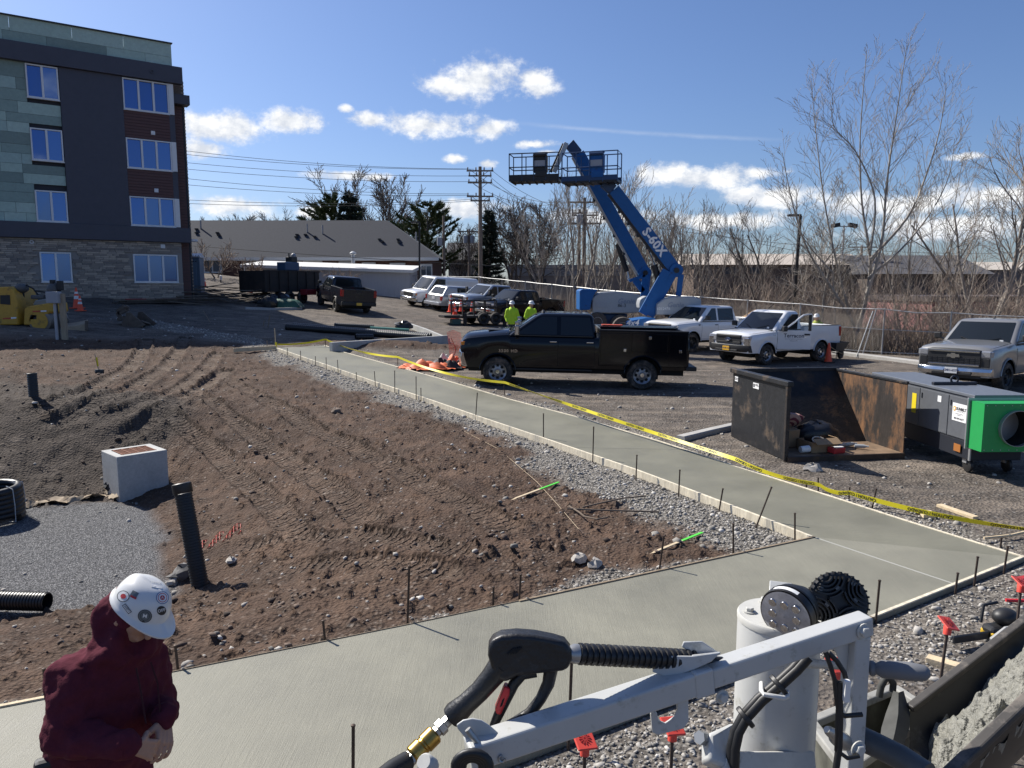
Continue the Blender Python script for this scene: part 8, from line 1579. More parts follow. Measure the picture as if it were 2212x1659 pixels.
def hard_hat(parent, c, fw, up, s=1.0, m=None):
 fw = (fw - up * fw.dot(up)).normalized(); lf = up.cross(fw); P = lambda x, y, z: c + (fw * x + lf * y + up * z) * s; n = 36; rings = []
 def dome(t, a): # t 0 rim .. 1 crown
  r = math.cos(t * math.pi / 2) ** .62; ridge = 1 + .035 * max(0, 1 - abs(math.sin(a)) * 3.2) * math.sin(t * math.pi * .9) ; return .145 * r * math.cos(a) * ridge, .118 * r * math.sin(a), .135 * math.sin(t * math.pi / 2) * ridge
 def brim(a, w): f = max(0, math.cos(a)) ** 2; return .012 + w * f
 prof = []
 rings.append([P(.138 * math.cos(a), .112 * math.sin(a), .0) for a in [2 * math.pi * k / n for k in range(n)]])
 rings.append([P((.145 + brim(a, .058)) * math.cos(a), (.118 + brim(a, .02)) * math.sin(a), -.006 - .02 * max(0, math.cos(a)) ** 2) for a in [2 * math.pi * k / n for k in range(n)]])
 rings.append([P((.145 + brim(a, .058)) * math.cos(a), (.118 + brim(a, .02)) * math.sin(a), .0 - .018 * max(0, math.cos(a)) ** 2) for a in [2 * math.pi * k / n for k in range(n)]])
 rings.append([P(.148 * math.cos(a), .121 * math.sin(a), .008) for a in [2 * math.pi * k / n for k in range(n)]])
 for i in range(1, 13): t = i / 12.2; rings.append([P(*dome(t, 2 * math.pi * k / n)) for k in range(n)])
 k = MB(); k.loft(rings, True, False); k.f.append(tuple(range(len(k.v) - n, len(k.v)))); return k.build('hard_hat', m or mat('hat_white', (.66, .66, .64), .35, coat=.2, dirt=(.42, .40, .37), dirt_amt=.08, dscale=14), parent, 50, world=True), P
def main_worker():
 o = thing('person', 'worker in maroon hoodie and stickered white hard hat looking down at hands', 'person', (at(225, 1700, 3.2).x, at(225, 1700, 3.2).y, walk_z(-1.7, 3.0)))
 f = Vector((.80, -.60, 0)).normalized(); l = Vector((.60, .80, 0)); up = Vector((0, 0, 1)); g0 = o.location.z
 A = lambda u, v, z: at(u, v, z)
 neck = A(268, 1398, 3.16); head = A(292, 1324, 3.14); chest = A(226, 1510, 3.2); upper = A(243, 1440, 3.18); waist = A(218, 1620, 3.24); hem = A(214, 1690, 3.26)
 Rs = A(157, 1466, 3.06); Re = A(138, 1592, 2.99); Rw = A(283, 1612, 2.94); Ls = A(320, 1436, 3.34); Le = A(340, 1534, 3.36); Lw = A(354, 1547, 3.12)
 hf = Vector((.76, -.34, -.60)).normalized(); hu = Vector((.50, -.10, .80)).normalized(); hu = (hu - hf * hu.dot(hf)).normalized(); hl = hu.cross(hf)
 HM = Matrix((hf, hl, hu)).transposed()
 # body: one skin
 b = MB(); b.ball(head, (.095, .076, .115), 16, 12, HM); b.ball(head + hf * .03 - hu * .055, (.062, .058, .062), 14, 10, HM); b.capsule(head + hf * .092 - hu * .008, head + hf * .108 - hu * .03, .011, .015, 8); b.capsule(head + hf * .085 - hu * .062 + hl * .018, head + hf * .085 - hu * .062 - hl * .018, .011, .011, 8); b.capsule(head + hf * .07 - hu * .1, head + hf * .06 - hu * .1, .025, .02, 8)
 for s in (-1, 1): b.ball(head + hf * .082 + hl * s * .032 + hu * .012, .014, 8, 6); b.ball(head + hl * s * .078 - hu * .01, (.02, .012, .03), 8, 6, HM)
 b.capsule(neck - up * .06, head - hu * .05, .06, .058); b.loft([ering(p, l, f, a, c) for p, a, c in ((hem, .15, .11), (waist, .15, .11), (chest, .17, .11), (upper, .13, .08), (neck, .06, .06))])
 for s, e, w in ((Rs, Re, Rw), (Ls, Le, Lw)): b.capsule(s, e, .05, .042); b.capsule(e, w, .04, .029)
 hand(b, Rw + (Rw - Re).normalized() * .02, (A(318, 1618, 3.0) - Rw), Vector((-.2, .75, -.5)), -1, 1.2, 1.0); hand(b, Lw + Vector((0, 0, -.01)), (A(354, 1608, 3.06) - Lw), Vector((-.8, .3, -.3)), 1, .7, 1.1)
 for s in (-1, 1):
  hip = hem + l * s * .09; kn = Vector((hip.x + f.x * .03, hip.y + f.y * .03, g0 + .5)); an = Vector((hip.x, hip.y, g0 + .09)); b.capsule(hip, kn, .07, .05); b.capsule(kn, an, .05, .038); b.capsule(an - up * .05, an + f * .16 - up * .06, .035, .03)
 B_ = b.build('body', SKIN, o, 60, world=True); fuse(B_, .0045, 2)
 # hoodie
 h = MB(); h.loft([ering(p, l, f, a, c) for p, a, c in ((hem - up * .03, .205, .155), (hem, .222, .170), (waist, .225, .172), (chest, .232, .165), (A(234, 1465, 3.19), .215, .145), (upper, .17, .12), (neck - up * .01, .11, .105))])
 h.capsule(Rs, Re, .097, .080); h.capsule(Re, Rw - (Rw - Re).normalized() * .015, .078, .05); h.capsule(Ls, Le, .095, .078); h.capsule(Le, Lw, .074, .05); h.capsule(upper + l * .12, Ls, .1, .095); h.capsule(upper - l * .10, Rs, .11, .097)
 h.ball(head - hf * .034 - hu * .018, (.105, .103, .125), 18, 12, HM); h.capsule(head - hf * .05 - hu * .05, neck - f * .055 - up * .03, .105, .115); h.capsule(neck - l * .07, neck + l * .07, .085, .085); h.capsule(head - hl * .062 + hf * .02 - hu * .07, neck + f * .06 - l * .05, .05, .055); h.capsule(head + hl * .062 + hf * .02 - hu * .07, neck + f * .06 + l * .05, .05, .055)
 mar = mat('maroon_fleece', (.092, .018, .030), .95, noise=.12, nscale=25, bump=.15, bscale=120, spec=.15); H_ = h.build('hoodie', mar, o, 60, world=True); fuse(H_, .010, 5, .042, .10)
 for p, d, r in ((Rw, Rw - Re, .047), (Lw, Lw - Le, .047)): c = MB(); c.lathe([(r * .9, -.07), (r * 1.04, -.06), (r * 1.04, -.005), (r * .9, .0)], p, d, 20); c.build('cuff', mar, H_, 40).location = -o.location
 sm = mat('hoodie_seam', (.04, .007, .012), .95)
 ds = MB(); q0 = neck + f * .155 - up * .03
 for s in (-1, 1): ds.tube([q0 + l * s * .03, q0 + l * s * .035 - up * .08 + f * .035, q0 + l * s * .03 - up * .22 + f * .05], .0035, 6)
 ds.build('drawstring', sm, H_, 40).location = -o.location
 p = MB(); p.loft([ering(hem - up * .02, l, f, .185, .135), ering(hem - up * .2, l, f, .185, .14), ering(hem - up * .27, l, f, .15, .12)])
 for s in (-1, 1): hip = hem + l * s * .095 - up * .12; kn = Vector((hip.x + f.x * .03, hip.y + f.y * .03, g0 + .5)); an = Vector((hip.x, hip.y, g0 + .12)); p.capsule(hip, kn, .1, .08); p.capsule(kn, an, .078, .066)
 fuse(p.build('trousers', mat('work_grey', (.13, .12, .105), .9, noise=.1), o, 60, world=True), .014, 4, .02, .1)
 for s in (-1, 1): an = Vector((hem.x + l.x * s * .095, hem.y + l.y * s * .095, g0)); q = MB(); q.capsule(an + up * .06 - f * .05, an + up * .055 + f * .15, .055, .045); q.capsule(an + up * .05, an + up * .18, .06, .06); fuse(q.build('boot', mat('boot_brown', (.10, .06, .035), .8), o, 60, world=True), .012, 2)
 bl = A(128, 1652, 3.1); MB().box(bl - l * .03, (.12, .06, .1), Matrix.Rotation(.5, 3, 'Z')).build('tool_pouch', BLK, o, 0, .02, world=True)
 # hard hat and its stickers
 hc = head + hu * .046 + hf * .004; ht, P = hard_hat(o, hc, (hf + hu * .10).normalized(), (hu - hf * .10).normalized(), .86); up2 = (hu - hf * .10).normalized(); fw2 = (hf + hu * .10).normalized(); fw2 = (fw2 - up2 * fw2.dot(up2)).normalized(); lf2 = up2.cross(fw2)
 from mathutils.bvhtree import BVHTree
 bv = BVHTree.FromPolygons([w_.co + o.location for w_ in ht.data.vertices], [tuple(p_.vertices) for p_ in ht.data.polygons])
 def on_hat(u, v): return bv.ray_cast(Vector((0, 0, HC)), ray(u, v).normalized())[0]
 def lay(u, v, pts2, faces, m, name, rot=0., lift=0.):
  k = MB(); ok = True
  for x, y in pts2:
   q = on_hat(u + (x * math.cos(rot) - y * math.sin(rot)), v + (x * math.sin(rot) + y * math.cos(rot)) * .92)
   if q is None: return None
   r = (Vector((0, 0, HC)) - q).normalized(); k.v.append(tuple(q + r * (.0018 + lift)))
  k.f = faces; return k.build(name, m, ht, 0, world=False)
 def disc(r, n=20): return [(0, 0)] + [(r * math.cos(2 * math.pi * i / n), r * math.sin(2 * math.pi * i / n)) for i in range(n)], [(0, 1 + i, 1 + (i + 1) % n) for i in range(n)]
 def rect(w, h, n=5): return [(w * (i / n - .5), h * (j / n - .5)) for j in range(n + 1) for i in range(n + 1)], [(j * (n + 1) + i, j * (n + 1) + i + 1, (j + 1) * (n + 1) + i + 1, (j + 1) * (n + 1) + i) for j in range(n) for i in range(n)]
 def letters(t, size): q = text_mesh(t, size, (0, 0, 0), (1, 0, 0), (0, -1, 0), bold=.04 * size * .3); return [(x, y) for x, y, z in q.v], q.f
 K = mat('ink_black', (.02, .02, .022), .5); Wt = mat('sticker_white', (.7, .7, .69), .45); Rd = mat('sticker_red', (.45, .03, .03), .45); Bl = mat('sticker_blue', (.03, .07, .22), .45); Gy = mat('sticker_grey', (.12, .14, .15), .5)
 def put(*a, **k):
  s = lay(*a, **k)
  if s: s.location = -o.location
 for u, v, stack in [(266, 1288, [(13.5, K), (12, Wt), (6, Rd)]), (351, 1291, [(15, Bl), (13.5, Wt), (11, Rd), (9.5, Wt), (5.5, Rd)]), (313, 1331, [(15.5, K), (14, Gy), (10.5, K), (9.5, Gy)]), (349, 1319, [(11, K)])]:
  for i, (r_, m_) in enumerate(stack): p_, f_ = disc(r_); put(u, v, [(x * (.92 if u > 340 else 1), y) for x, y in p_], f_, m_, 'sticker', lift=.0004 * i)
 for u, v, w, h_, m_, rt, lf_ in [(338, 1258, 27, 22, K, .2, 0), (338, 1257, 25, 15, Bl, .2, .0005), (338, 1267, 24, 5, Wt, .2, .0009), (326, 1240, 18, 7, Rd, .15, 0), (274, 1315, 24, 9, K, .95, 0), (274, 1315, 21, 6.5, Wt, .95, .0005), (290, 1284, 15, 15, Gy, .5, 0), (288, 1290, 14, 5, Rd, .5, .0005)]:
  p_, f_ = rect(w, h_); put(u, v, p_, f_, m_, 'sticker', rot=rt, lift=lf_)
 for u, v, t, sz, m_, rt in [(349, 1319, 'OFF', 10, Wt, -.25), (313, 1331, 'M', 13, Wt, .2), (351, 1291, 'A', 8, Wt, 0), (274, 1315, 'SAFETY', 5.5, K, .95), (338, 1257, 'UNION', 7, Wt, .2)]:
  p_, f_ = letters(t, sz); put(u, v, p_, f_, m_, 'sticker_text', rot=rt, lift=.0022)
main_worker()
def far_worker(label, base, face, top, legs, h=1.8, hat=True, bend=0.):
 o = thing('person', label, 'person', base, math.atan2(face[1], face[0])); f = Vector((1, 0, 0)); l = Vector((0, 1, 0)); up = Vector((0, 0, 1)); k = h / 1.8
 q = lambda x, y, z: Vector((x, y, z)) * k
 b = MB(); b.ball(q(.02, 0, 1.66), (.1 * k, .078 * k, .12 * k), 12, 10); b.capsule(q(.1, 0, 1.66), q(.115, 0, 1.635), .012, .016, 6); b.capsule(q(0, 0, 1.4), q(.01, 0, 1.6), .06, .055); b.loft([ering(q(0, 0, z), l, f, a, c) for z, a, c in ((.9, .15, .11), (1.15, .14, .1), (1.4, .15, .1), (1.5, .07, .07))])
 for s in (-1, 1):
  sh = q(0, s * .2, 1.43); el = q(-.04, s * .27, 1.14); wr = q(.1, s * .2, .93); b.capsule(sh, el, .05, .042); b.capsule(el, wr, .04, .03); hand(b, wr, (q(.12, s * .18, .8) - wr), Vector((0, -s, 0)), s, .5); b.capsule(q(0, s * .09, .9), q(.02, s * .1, .5), .075, .055); b.capsule(q(.02, s * .1, .5), q(0, s * .1, .08), .055, .04); b.capsule(q(-.03, s * .1, .05), q(.16, s * .11, .04), .045, .04)
 fuse(b.build('body', SKIN, o, 60), .014, 2)
 j = MB(); j.loft([ering(q(0, 0, z), l, f, a, c) for z, a, c in ((.82, .19, .145), (.9, .2, .15), (1.15, .2, .15), (1.35, .21, .14), (1.47, .14, .11), (1.53, .08, .08))])
 for s in (-1, 1): j.capsule(q(0, s * .19, 1.42), q(-.04, s * .27, 1.14), .085, .07); j.capsule(q(-.04, s * .27, 1.14), q(.09, s * .2, .95), .068, .048)
 j.capsule(q(-.07, -.06, 1.5), q(-.07, .06, 1.5), .075, .075); fuse(j.build('sweatshirt', top, o, 60), .018, 4, .02, .12)
 p = MB(); p.loft([ering(q(0, 0, z), l, f, a, c) for z, a, c in ((.7, .17, .13), (.92, .17, .13))])
 for s in (-1, 1): p.capsule(q(0, s * .09, .85), q(.02, s * .1, .5), .095, .078); p.capsule(q(.02, s * .1, .5), q(0, s * .1, .1), .075, .065)
 fuse(p.build('trousers', legs, o, 60), .02, 4)
 bl = o.location.copy(); rz = o.rotation_euler.z; M4 = Matrix.LocRotScale(o.location, o.rotation_euler, None); R3 = M4.to_3x3(); hard_hat(o, M4 @ q(.02, 0, 1.71), R3 @ Vector((1, 0, 0)), R3 @ up, .95 * k); return o
HIV = mat('hivis_lime', (.44, .68, .025), .75, noise=.06); JEAN = mat('dark_jeans', (.035, .04, .055), .9)
p = at_y(1106, 736, 33.); p.z = gz(p.x, 33.); far_worker('left one of two workers in lime sweatshirts, facing the camera', p, (-.05, -1), HIV, JEAN, 1.82)
p = at_y(1147, 735, 33.3); p.z = gz(p.x, 33.3); far_worker('right one of two workers in lime sweatshirts, turned towards lifts', p, (.55, -.83), HIV, JEAN, 1.84)
p = at_y(1760, 770, 30.6); p.z = gz(p.x, 30.6); far_worker('worker in white hard hat and vest behind the open pickup door', p, (-.6, -.7), mat('hivis_dull', (.30, .34, .06), .8), JEAN, 1.72)
p = at_y(938, 640, 53.5)
# ---------------------------------------------------------------- mixer truck gear close to the camera
def front_gear():
 GP = mat('gear_grey', (.47, .475, .46), .38, noise=.05, nscale=9, coat=.25, dirt=(.33, .325, .29), dirt_amt=.16, dscale=20); GD = mat('gear_grey_worn', (.50, .495, .46), .6, noise=.15, nscale=9, dirt=(.24, .22, .19), dirt_amt=.2, dscale=9); BK = mat('gun_black', (.016, .016, .017), .42, noise=.2, nscale=14, bump=.15, bscale=60, dirt=(.07, .07, .068), dirt_amt=.18, dscale=12); HOSE = mat('hose_black', (.014, .014, .015), .5); ZN = mat('zinc', (.38, .38, .37), .4, .7); BRS = mat('brass', (.50, .33, .09), .28, .95)
 c2 = lambda x, y, z: at(796.3 + .4 * x, 1221 + .4 * y, z); c3 = lambda x, y, z: at(1504 + .32 * x, 1194.5 + .32 * y, z)
 O = thing('sprayer_frame', 'light grey tube frame with post and cylinder carrying the spray gun', 'frame', (.75, 1.6, walk_z(.75, 1.6))); W = dict(world=True)
 def plate(pts, t, name, m, par=O, bev=.002, d=None):
  q = [Vector(p) for p in pts]; n = len(q); nrm = Vector((0, 0, 0))
  for i in range(n): nrm += (q[i] - q[0]).cross(q[(i + 1) % n] - q[0])
  nrm.normalize(); d = d or nrm; k = MB(); k.add([p + d * t / 2 for p in q] + [p - d * t / 2 for p in q], [tuple(range(n)), tuple(range(2 * n - 1, n - 1, -1))] + [(i, n + i, n + (i + 1) % n, (i + 1) % n) for i in range(n)])
  w = par is O; ob = k.build(name, m, par, 30, bev, world=w)
  if not w: ob.location = -O.location if par.parent is O else ob.location
  return ob
 P1 = at(1010, 1628, 1.56); P4 = at(1872, 1345, 1.86); ax = (P4 - P1).normalized(); Lt = (P4 - P1).length
 S = P1 + ax * Lt * .555
 MB().bar(P1, S, .056, .056).build('arm_sleeve', GP, O, 0, .006, True, 3); MB().bar(S + ax * .002, P4, .049, .049).build('arm_tube', GP, O, 0, .006, True, 3)
 MB().bar(S - ax * .045, S + ax * .002, .062, .062).build('sleeve_collar', GP, O, 0, .004, True); side = ax.cross(Vector((0, 0, 1))).normalized()
 if side.y > 0: side = -side
 def bolt(p, d, r=.011, name='bolt', m=GD):
  p = Vector(p); d = Vector(d).normalized(); k = MB(); k.lathe([(r * 1.5, 0), (r * 1.5, .003), (r * .2, .003)], p, d, 16); k.lathe([(r, .003), (r, .011), (r * .85, .013), (r * .1, .013)], p, d, 6); return k.build(name, m, O, 30, **W)
 bolt(P4 - ax * .035 + side * .026, side, .013); bolt(S + ax * .03 - Vector((0, 0, .05)) + side * .02, side, .011)
 # post with gusset
 Pt = P4 - ax * .028 - Vector((0, 0, .022)); Pb = Pt + Vector((-.012, -.03, -.62)); MB().bar(Pt, Pb, .047, .047, tuple(ax)).build('post', GP, O, 0, .005, True, 3); a = Pt - ax * .02
 plate([a + Vector((0, 0, -.005)) - ax * .005, a - ax * .055 + Vector((0, 0, -.005)), a - ax * .005 + Vector((0, 0, -.10))], .006, 'gusset', GP)
 bolt(c3(1090, 1320, 1.75), side, .013)
 # cylinder with bolted cap
 ct = at(1683, 1334, 2.05); r = .108; MB().lathe([(r, -.75), (r, -.012), (r * .985, -.008)], ct, (0, 0, 1), 40).build('cylinder', GP, O, 50, **W); MB().lathe([(r * 1.01, -.008), (r * 1.015, .006), (r * .98, .011), (.001, .012)], ct, (0, 0, 1), 40).build('cylinder_cap', GD, O, 40, **W)
 for k in range(5): a = .5 + k * 1.2566; bolt(ct + Vector((math.cos(a) * r * .72, math.sin(a) * r * .72, .012)), (0, 0, 1), .011)
 plate([ct + Vector(v) for v in ((-.035, -.01, .014), (.03, -.035, .014), (.05, .05, .075), (-.005, .07, .075))], .008, 'cap_bracket', GP)
 plate([c3(60, 1230, 1.92), c3(215, 1160, 1.98), c3(260, 1180, 1.95), c3(250, 1500, 1.9), c3(60, 1420, 1.88)], .05, 'base_lug', GP, bev=.01); plate([c3(200, 1340, 1.9), c3(780, 1340, 2.02), c3(800, 1560, 2.0), c3(150, 1560, 1.85)], .02, 'base_plate', GD)
 k = MB(); k.lathe([(.017, 0), (.017, .03), (.01, .03), (.01, .075)], c3(20, 1245, 1.9), c3(100, 1260, 1.93) - c3(20, 1245, 1.9), 6); k.build('base_bolt', ZN, O, 30, **W)
 k = MB()
 for off in (0, 1):
  pts = [(735, 690), (655, 780), (545, 880), (420, 985), (320, 1095), (262, 1200), (238, 1310), (232, 1470)]; k.tube([c3(x + off * 24, y + off * 14, 1.885 - .008 * off) for x, y in pts], .0125, 10)
 k.build('hydraulic_hose', HOSE, O, 60, **W)
 for x, y, z in ((320, 1100, 1.875), (545, 885, 1.875)): k = MB(); k.lathe([(.027, -.006), (.029, -.004), (.029, .004), (.027, .006)], c3(x + 12, y + 8, z), c3(x + 60, y - 50, z) - c3(x, y, z), 16); k.build('hose_tie', BLK, O, **W)
 MB().tube([c3(x, y, z) for x, y, z in ((440, 880, 1.93), (440, 930, 1.86), (455, 955, 1.84), (590, 980, 1.84), (615, 970, 1.85), (615, 935, 1.87))], .006, 8).build('hose_hook', mat('hook_white', (.62, .62, .60), .4), O, 60, **W)
 for pts, rr_ in ([((870, 665), (905, 760), (935, 860), (945, 960), (960, 1060), (1000, 1100), (1120, 1090)), .0055], [((890, 670), (950, 730), (1000, 810), (1020, 900), (1015, 980)), .006], [((965, 870), (970, 1100), (965, 1300), (940, 1480)), .008], [((955, 1060), (950, 1200), (945, 1330), (1020, 1385), (1100, 1370)), .005]): MB().tube([c3(x, y, 1.735) for x, y in pts], rr_, 8).build('cable', HOSE, O, 60, **W)
 MB().box(c3(1015, 930, 1.72), (.012, .012, .05)).build('cable_label', mat('sticker_white', (.7, .7, .69), .45), O, 0, **W)
 MB().tube([c3(600, 745, 1.97), c3(760, 745, 1.95), c3(1000, 762, 1.9), c3(1180, 778, 1.86)], [.011, .012, .010, .009], 10).build('lever', GD, O, 60, **W); k = MB(); k.lathe([(.012, 0), (.019, .006), (.019, .012), (.014, .018), (.021, .03), (.022, .09), (.018, .125), (.008, .135)], c3(1160, 775, 1.87), c3(1345, 792, 1.84) - c3(1160, 775, 1.87), 16); k.build('lever_grip', mat('grip_grey', (.16, .165, .175), .55), O, 50, **W)
 MB().tube([c3(1110, 1250, 1.9), c3(1220, 1300, 1.88), c3(1380, 1380, 1.84), c3(1560, 1500, 1.78)], .03, 14).build('discharge_hose', mat('hose_grey_dark', (.075, .08, .082), .5, noise=.2), O, 60, **W)
 k = MB(); k.lathe([(.008, 0), (.012, .01), (.014, .03), (.02, .04), (.022, .07), (.016, .09)], c3(880, 1190, 1.82), c3(960, 1250, 1.84) - c3(880, 1190, 1.82), 12); k.build('nipple', ZN, O, 40, **W)
 # hooks and brackets on the arm
 zc = 1.70
 plate([c2(*p, zc) for p in ((1520, 800), (1530, 785), (1555, 790), (1565, 835), (1600, 850), (1650, 815), (1665, 775), (1660, 730), (1725, 715), (1728, 840), (1700, 880), (1560, 915), (1530, 900))], .007, 'hook_plate', GP)
 plate([c2(*p, zc) for p in ((1532, 575), (1540, 530), (1575, 498), (1620, 488), (1745, 490), (1900, 470), (1850, 520), (1760, 560), (1690, 585), (1600, 600))], .006, 'cradle_plate', GP); plate([c2(*p, zc + .03) for p in ((1690, 440), (1700, 412), (1800, 410), (1900, 478), (1800, 500), (1770, 490))], .006, 'cradle_flap', GP); plate([c2(1745, 490, zc), c2(1900, 472, zc), c2(1900, 478, zc + .04), c2(1770, 495, zc + .04)], .005, 'cradle_floor', GP)
 plate([c2(*p, 1.57) for p in ((480, 880), (475, 860), (510, 835), (560, 825), (610, 835), (650, 862), (700, 905), (640, 930), (520, 930))], .006, 'end_plate', GP); MB().tube([c2(x, y, 1.55) for x, y in ((535, 885), (560, 920), (610, 985), (640, 1020))], .007, 8).build('locking_pin', ZN, O, 60, **W); MB().tube([c2(720 + 16 * math.cos(t), 1045 + 16 * math.sin(t), 1.55) for t in [k * .6 for k in range(9)]], .003, 6).build('pin_ring', ZN, O, 60, **W)
 k = MB()
 for i in range(4): k.tube([c2(560 + (95 - 14 * i) * math.cos(t), 1085 + (75 - 11 * i) * math.sin(t), 1.5 + .004 * i) for t in [math.pi * (.95 + .1 * j) for j in range(12)]], .0085, 8)
 k.build('coiled_cable', HOSE, O, 60, **W); k = MB(); k.lathe([(.016, 0), (.018, .006), (.018, .03), (.014, .036), (.006, .036)], c2(340, 1090, 1.5), (-.3, -.5, .6), 20); k.build('end_knob', GD, O, 40, **W)
 # ---- work lamps
 lk = mat('lamp_black', (.012, .012, .013), .4, noise=.15)
 def lamp(c, n, r, dep, name, lens):
  n = Vector(n).normalized(); k = MB(); k.lathe([(r * .98, 0), (r, -.004), (r, -.022), (r * .93, -.028), (r * .9, -dep * .55), (r * .55, -dep), (.001, -dep)] if lens else [(r, -.03), (r * 1.03, -.02), (r * 1.03, .0), (r * .97, .004), (.001, .004)], c, n, 44); L_ = k.build(name, lk, O, 35, **W); x, y, z = frame_z(n)
  if lens:
   g = MB(); g.lathe([(r * .93, .002), (r * .6, .006), (.001, .008)], c, n, 36, False); q = g.build('lens', mat('lamp_lens_clear', (.30, .30, .32), .16, .25, coat=.6, noise=.3, nscale=30), L_, 60); q.location = -O.location
   rf = MB()
   for i in range(8): a = i * .785; p = c + (x * math.cos(a) + y * math.sin(a)) * r * (.62 if i % 2 else .45) + n * .008; rf.lathe([(.011, 0), (.010, .002), (.003, .001)], p, n, 12)
   q = rf.build('reflector', CHR, L_, 40); q.location = -O.location; fi = MB()
   for i in range(9): t = -.028 - i * (dep - .03) / 9; rr_ = r * (1.0 - .45 * i / 9); fi.lathe([(rr_, t), (rr_, t - .003), (rr_ * .5, t - .003)], c, n, 30)
   q = fi.build('cooling_fin', lk, L_, 30); q.location = -O.location
   st = MB(); rings = []
   for i in range(9): a = 1.15 + i * .12; d = x * math.cos(a) + y * math.sin(a); rings.append([c + d * (r * 1.004) - n * .006, c + d * (r * 1.004) - n * .02])
   st.loft(rings, False, False); q = st.build('lamp_label', mat('sticker_white', (.7, .7, .69), .45), L_, 60); q.location = -O.location
  else:
   fi = MB()
   for qd in range(4):
    a0 = qd * math.pi / 2 + .5; cc = c + (x * math.cos(a0) + y * math.sin(a0)) * r * 1.02
    for i in range(6):
     rr_ = r * (.22 + .135 * i); pts = []
     for j in range(15):
      a = a0 + math.pi + lerp(-1.25, 1.25, j / 14); p = cc + (x * math.cos(a) + y * math.sin(a)) * rr_
      v_ = p - c; aa = math.atan2(v_.dot(y), v_.dot(x)) - a0
      if v_.length < r * .95 and abs((aa + math.pi) % (2 * math.pi) - math.pi) < .76: pts.append(p)
     for p, q2 in zip(pts[:-1], pts[1:]): fi.bar(p + n * .012, q2 + n * .012, .004, .02, tuple(n))
   q = fi.build('cooling_fin', lk, L_, 0); q.location = -O.location; tt = MB()
   for i in range(30): a = i * .2094; d = x * math.cos(a) + y * math.sin(a); tt.box(c + d * r * 1.03 - n * .006, (.005, .005, .024), n.to_track_quat('Z', 'Y').to_matrix())
   q = tt.build('edge_tooth', lk, L_, 0); q.location = -O.location; sc = MB()
   for i in range(8): a = i * .785 + .2; p = c + (x * math.cos(a) + y * math.sin(a)) * r * (.8 if i % 2 else .5); sc.lathe([(.006, 0), (.006, .022), (.002, .022)], p, n, 10)
   q = tag(sc.build('screw', mat('screw_grey', (.10, .10, .10), .4, .6), L_, 30), kind='stuff'); q.location = -O.location
  return L_
 lamp(at(1697, 1330, 1.93), (-.62, -.62, -.12), .070, .10, 'work_lamp', True); lamp(at(1812, 1300, 2.02), (-.12, -.93, .32), .074, .06, 'work_lamp', False)
 MB().bar(at(1752, 1345, 1.95), at(1790, 1370, 1.93), .03, .02).build('lamp_bracket', lk, O, 0, .004, True)
 # ---- spray gun resting on the arm
 G = thing('spray_gun', 'black trigger spray gun with ribbed barrel resting on the grey arm', 'spray gun', tuple(c2(700, 700, 1.66))); z = 1.66; vd = (at(1106, 829, 2) - Vector((0, 0, HC))).normalized()
 def gplate(pts, t, name, m, bev, par=G):
  q = [c2(*p, z) for p in pts]; n = len(q); k = MB(); k.add([p - vd * t / 2 for p in q] + [p + vd * t / 2 for p in q], [tuple(range(n)), tuple(range(2 * n - 1, n - 1, -1))] + [(i, n + i, n + (i + 1) % n, (i + 1) % n) for i in range(n)]); return k.build(name, m, G, 45, bev, True, 4)
 gplate([(645, 470), (648, 420), (670, 385), (715, 362), (800, 354), (900, 362), (1000, 382), (1060, 400), (1092, 440), (1096, 490), (1075, 540), (1045, 552), (960, 562), (880, 570), (800, 580), (745, 612), (700, 600), (665, 540)], .052, 'gun_body', BK, .014)
 k = MB(); k.tube([c2(x, y, z) for x, y in ((715, 540), (660, 610), (600, 680), (530, 745), (470, 800), (445, 822))], [.028, .024, .0225, .0225, .027, .024], 16); k.build('grip', BK, G, 60, **W); gr = MB()
 for i in range(12): t = .25 + i * .045; gr.tube([c2(lerp(715, 470, t) + 22, lerp(545, 800, t) + 18, z - .02), c2(lerp(715, 470, t) + 40, lerp(545, 800, t) + 34, z - .012)], .002, 5)
 gr.build('grip_ridge', BK, G, 60, **W)
 for i in range(4): MB().tube([c2(750 + i * 14, 480 - i * 2, z - .029), c2(790 + i * 12, 450 - i * 2, z - .029)], .0025, 5).build('vent_slot', UND, G, 60, **W)
 k = MB(); k.tube([c2(x, y, z) for x, y in ((985, 555), (970, 640), (930, 720), (870, 800), (800, 850), (735, 880))], [.016, .014, .012, .0125, .014, .012], 10); k.build('trigger_guard', BK, G, 60, **W); k = MB(); k.tube([c2(x, y, z) for x, y in ((905, 575), (830, 590), (785, 640), (745, 720), (700, 810), (672, 872))], [.012, .012, .012, .0115, .011, .009], 10); T = k.build('trigger', BK, G, 60, **W)
 gplate([(735, 640), (765, 655), (760, 690), (715, 795), (690, 790), (683, 765)], .03, 'red_lock', mat('lock_red', (.62, .03, .035), .4), .004); gplate([(722, 712), (735, 700), (722, 742), (708, 752)], .034, 'lock_slot', UND, .001)
 ba = c2(1125, 478, z); bb = c2(1760, 512, z + .07); MB().lathe([(.012, -.03), (.015, -.02), (.021, -.008), (.021, .002)], ba, bb - ba, 18).build('barrel_collar', ZN, G, 40, **W); k = MB(); corrugated(k, ba, bb, .0235, .0135, 18, False, .16); k.build('ribbed_barrel', BK, G, 60, **W); MB().tube([bb, bb + (bb - ba).normalized() * .1], .011, 10).build('barrel_tip', BK, G, 60, **W)
 f0 = c2(445, 822, z); f1 = c2(255, 1015, z - .05); d = (f1 - f0); Lf = d.length
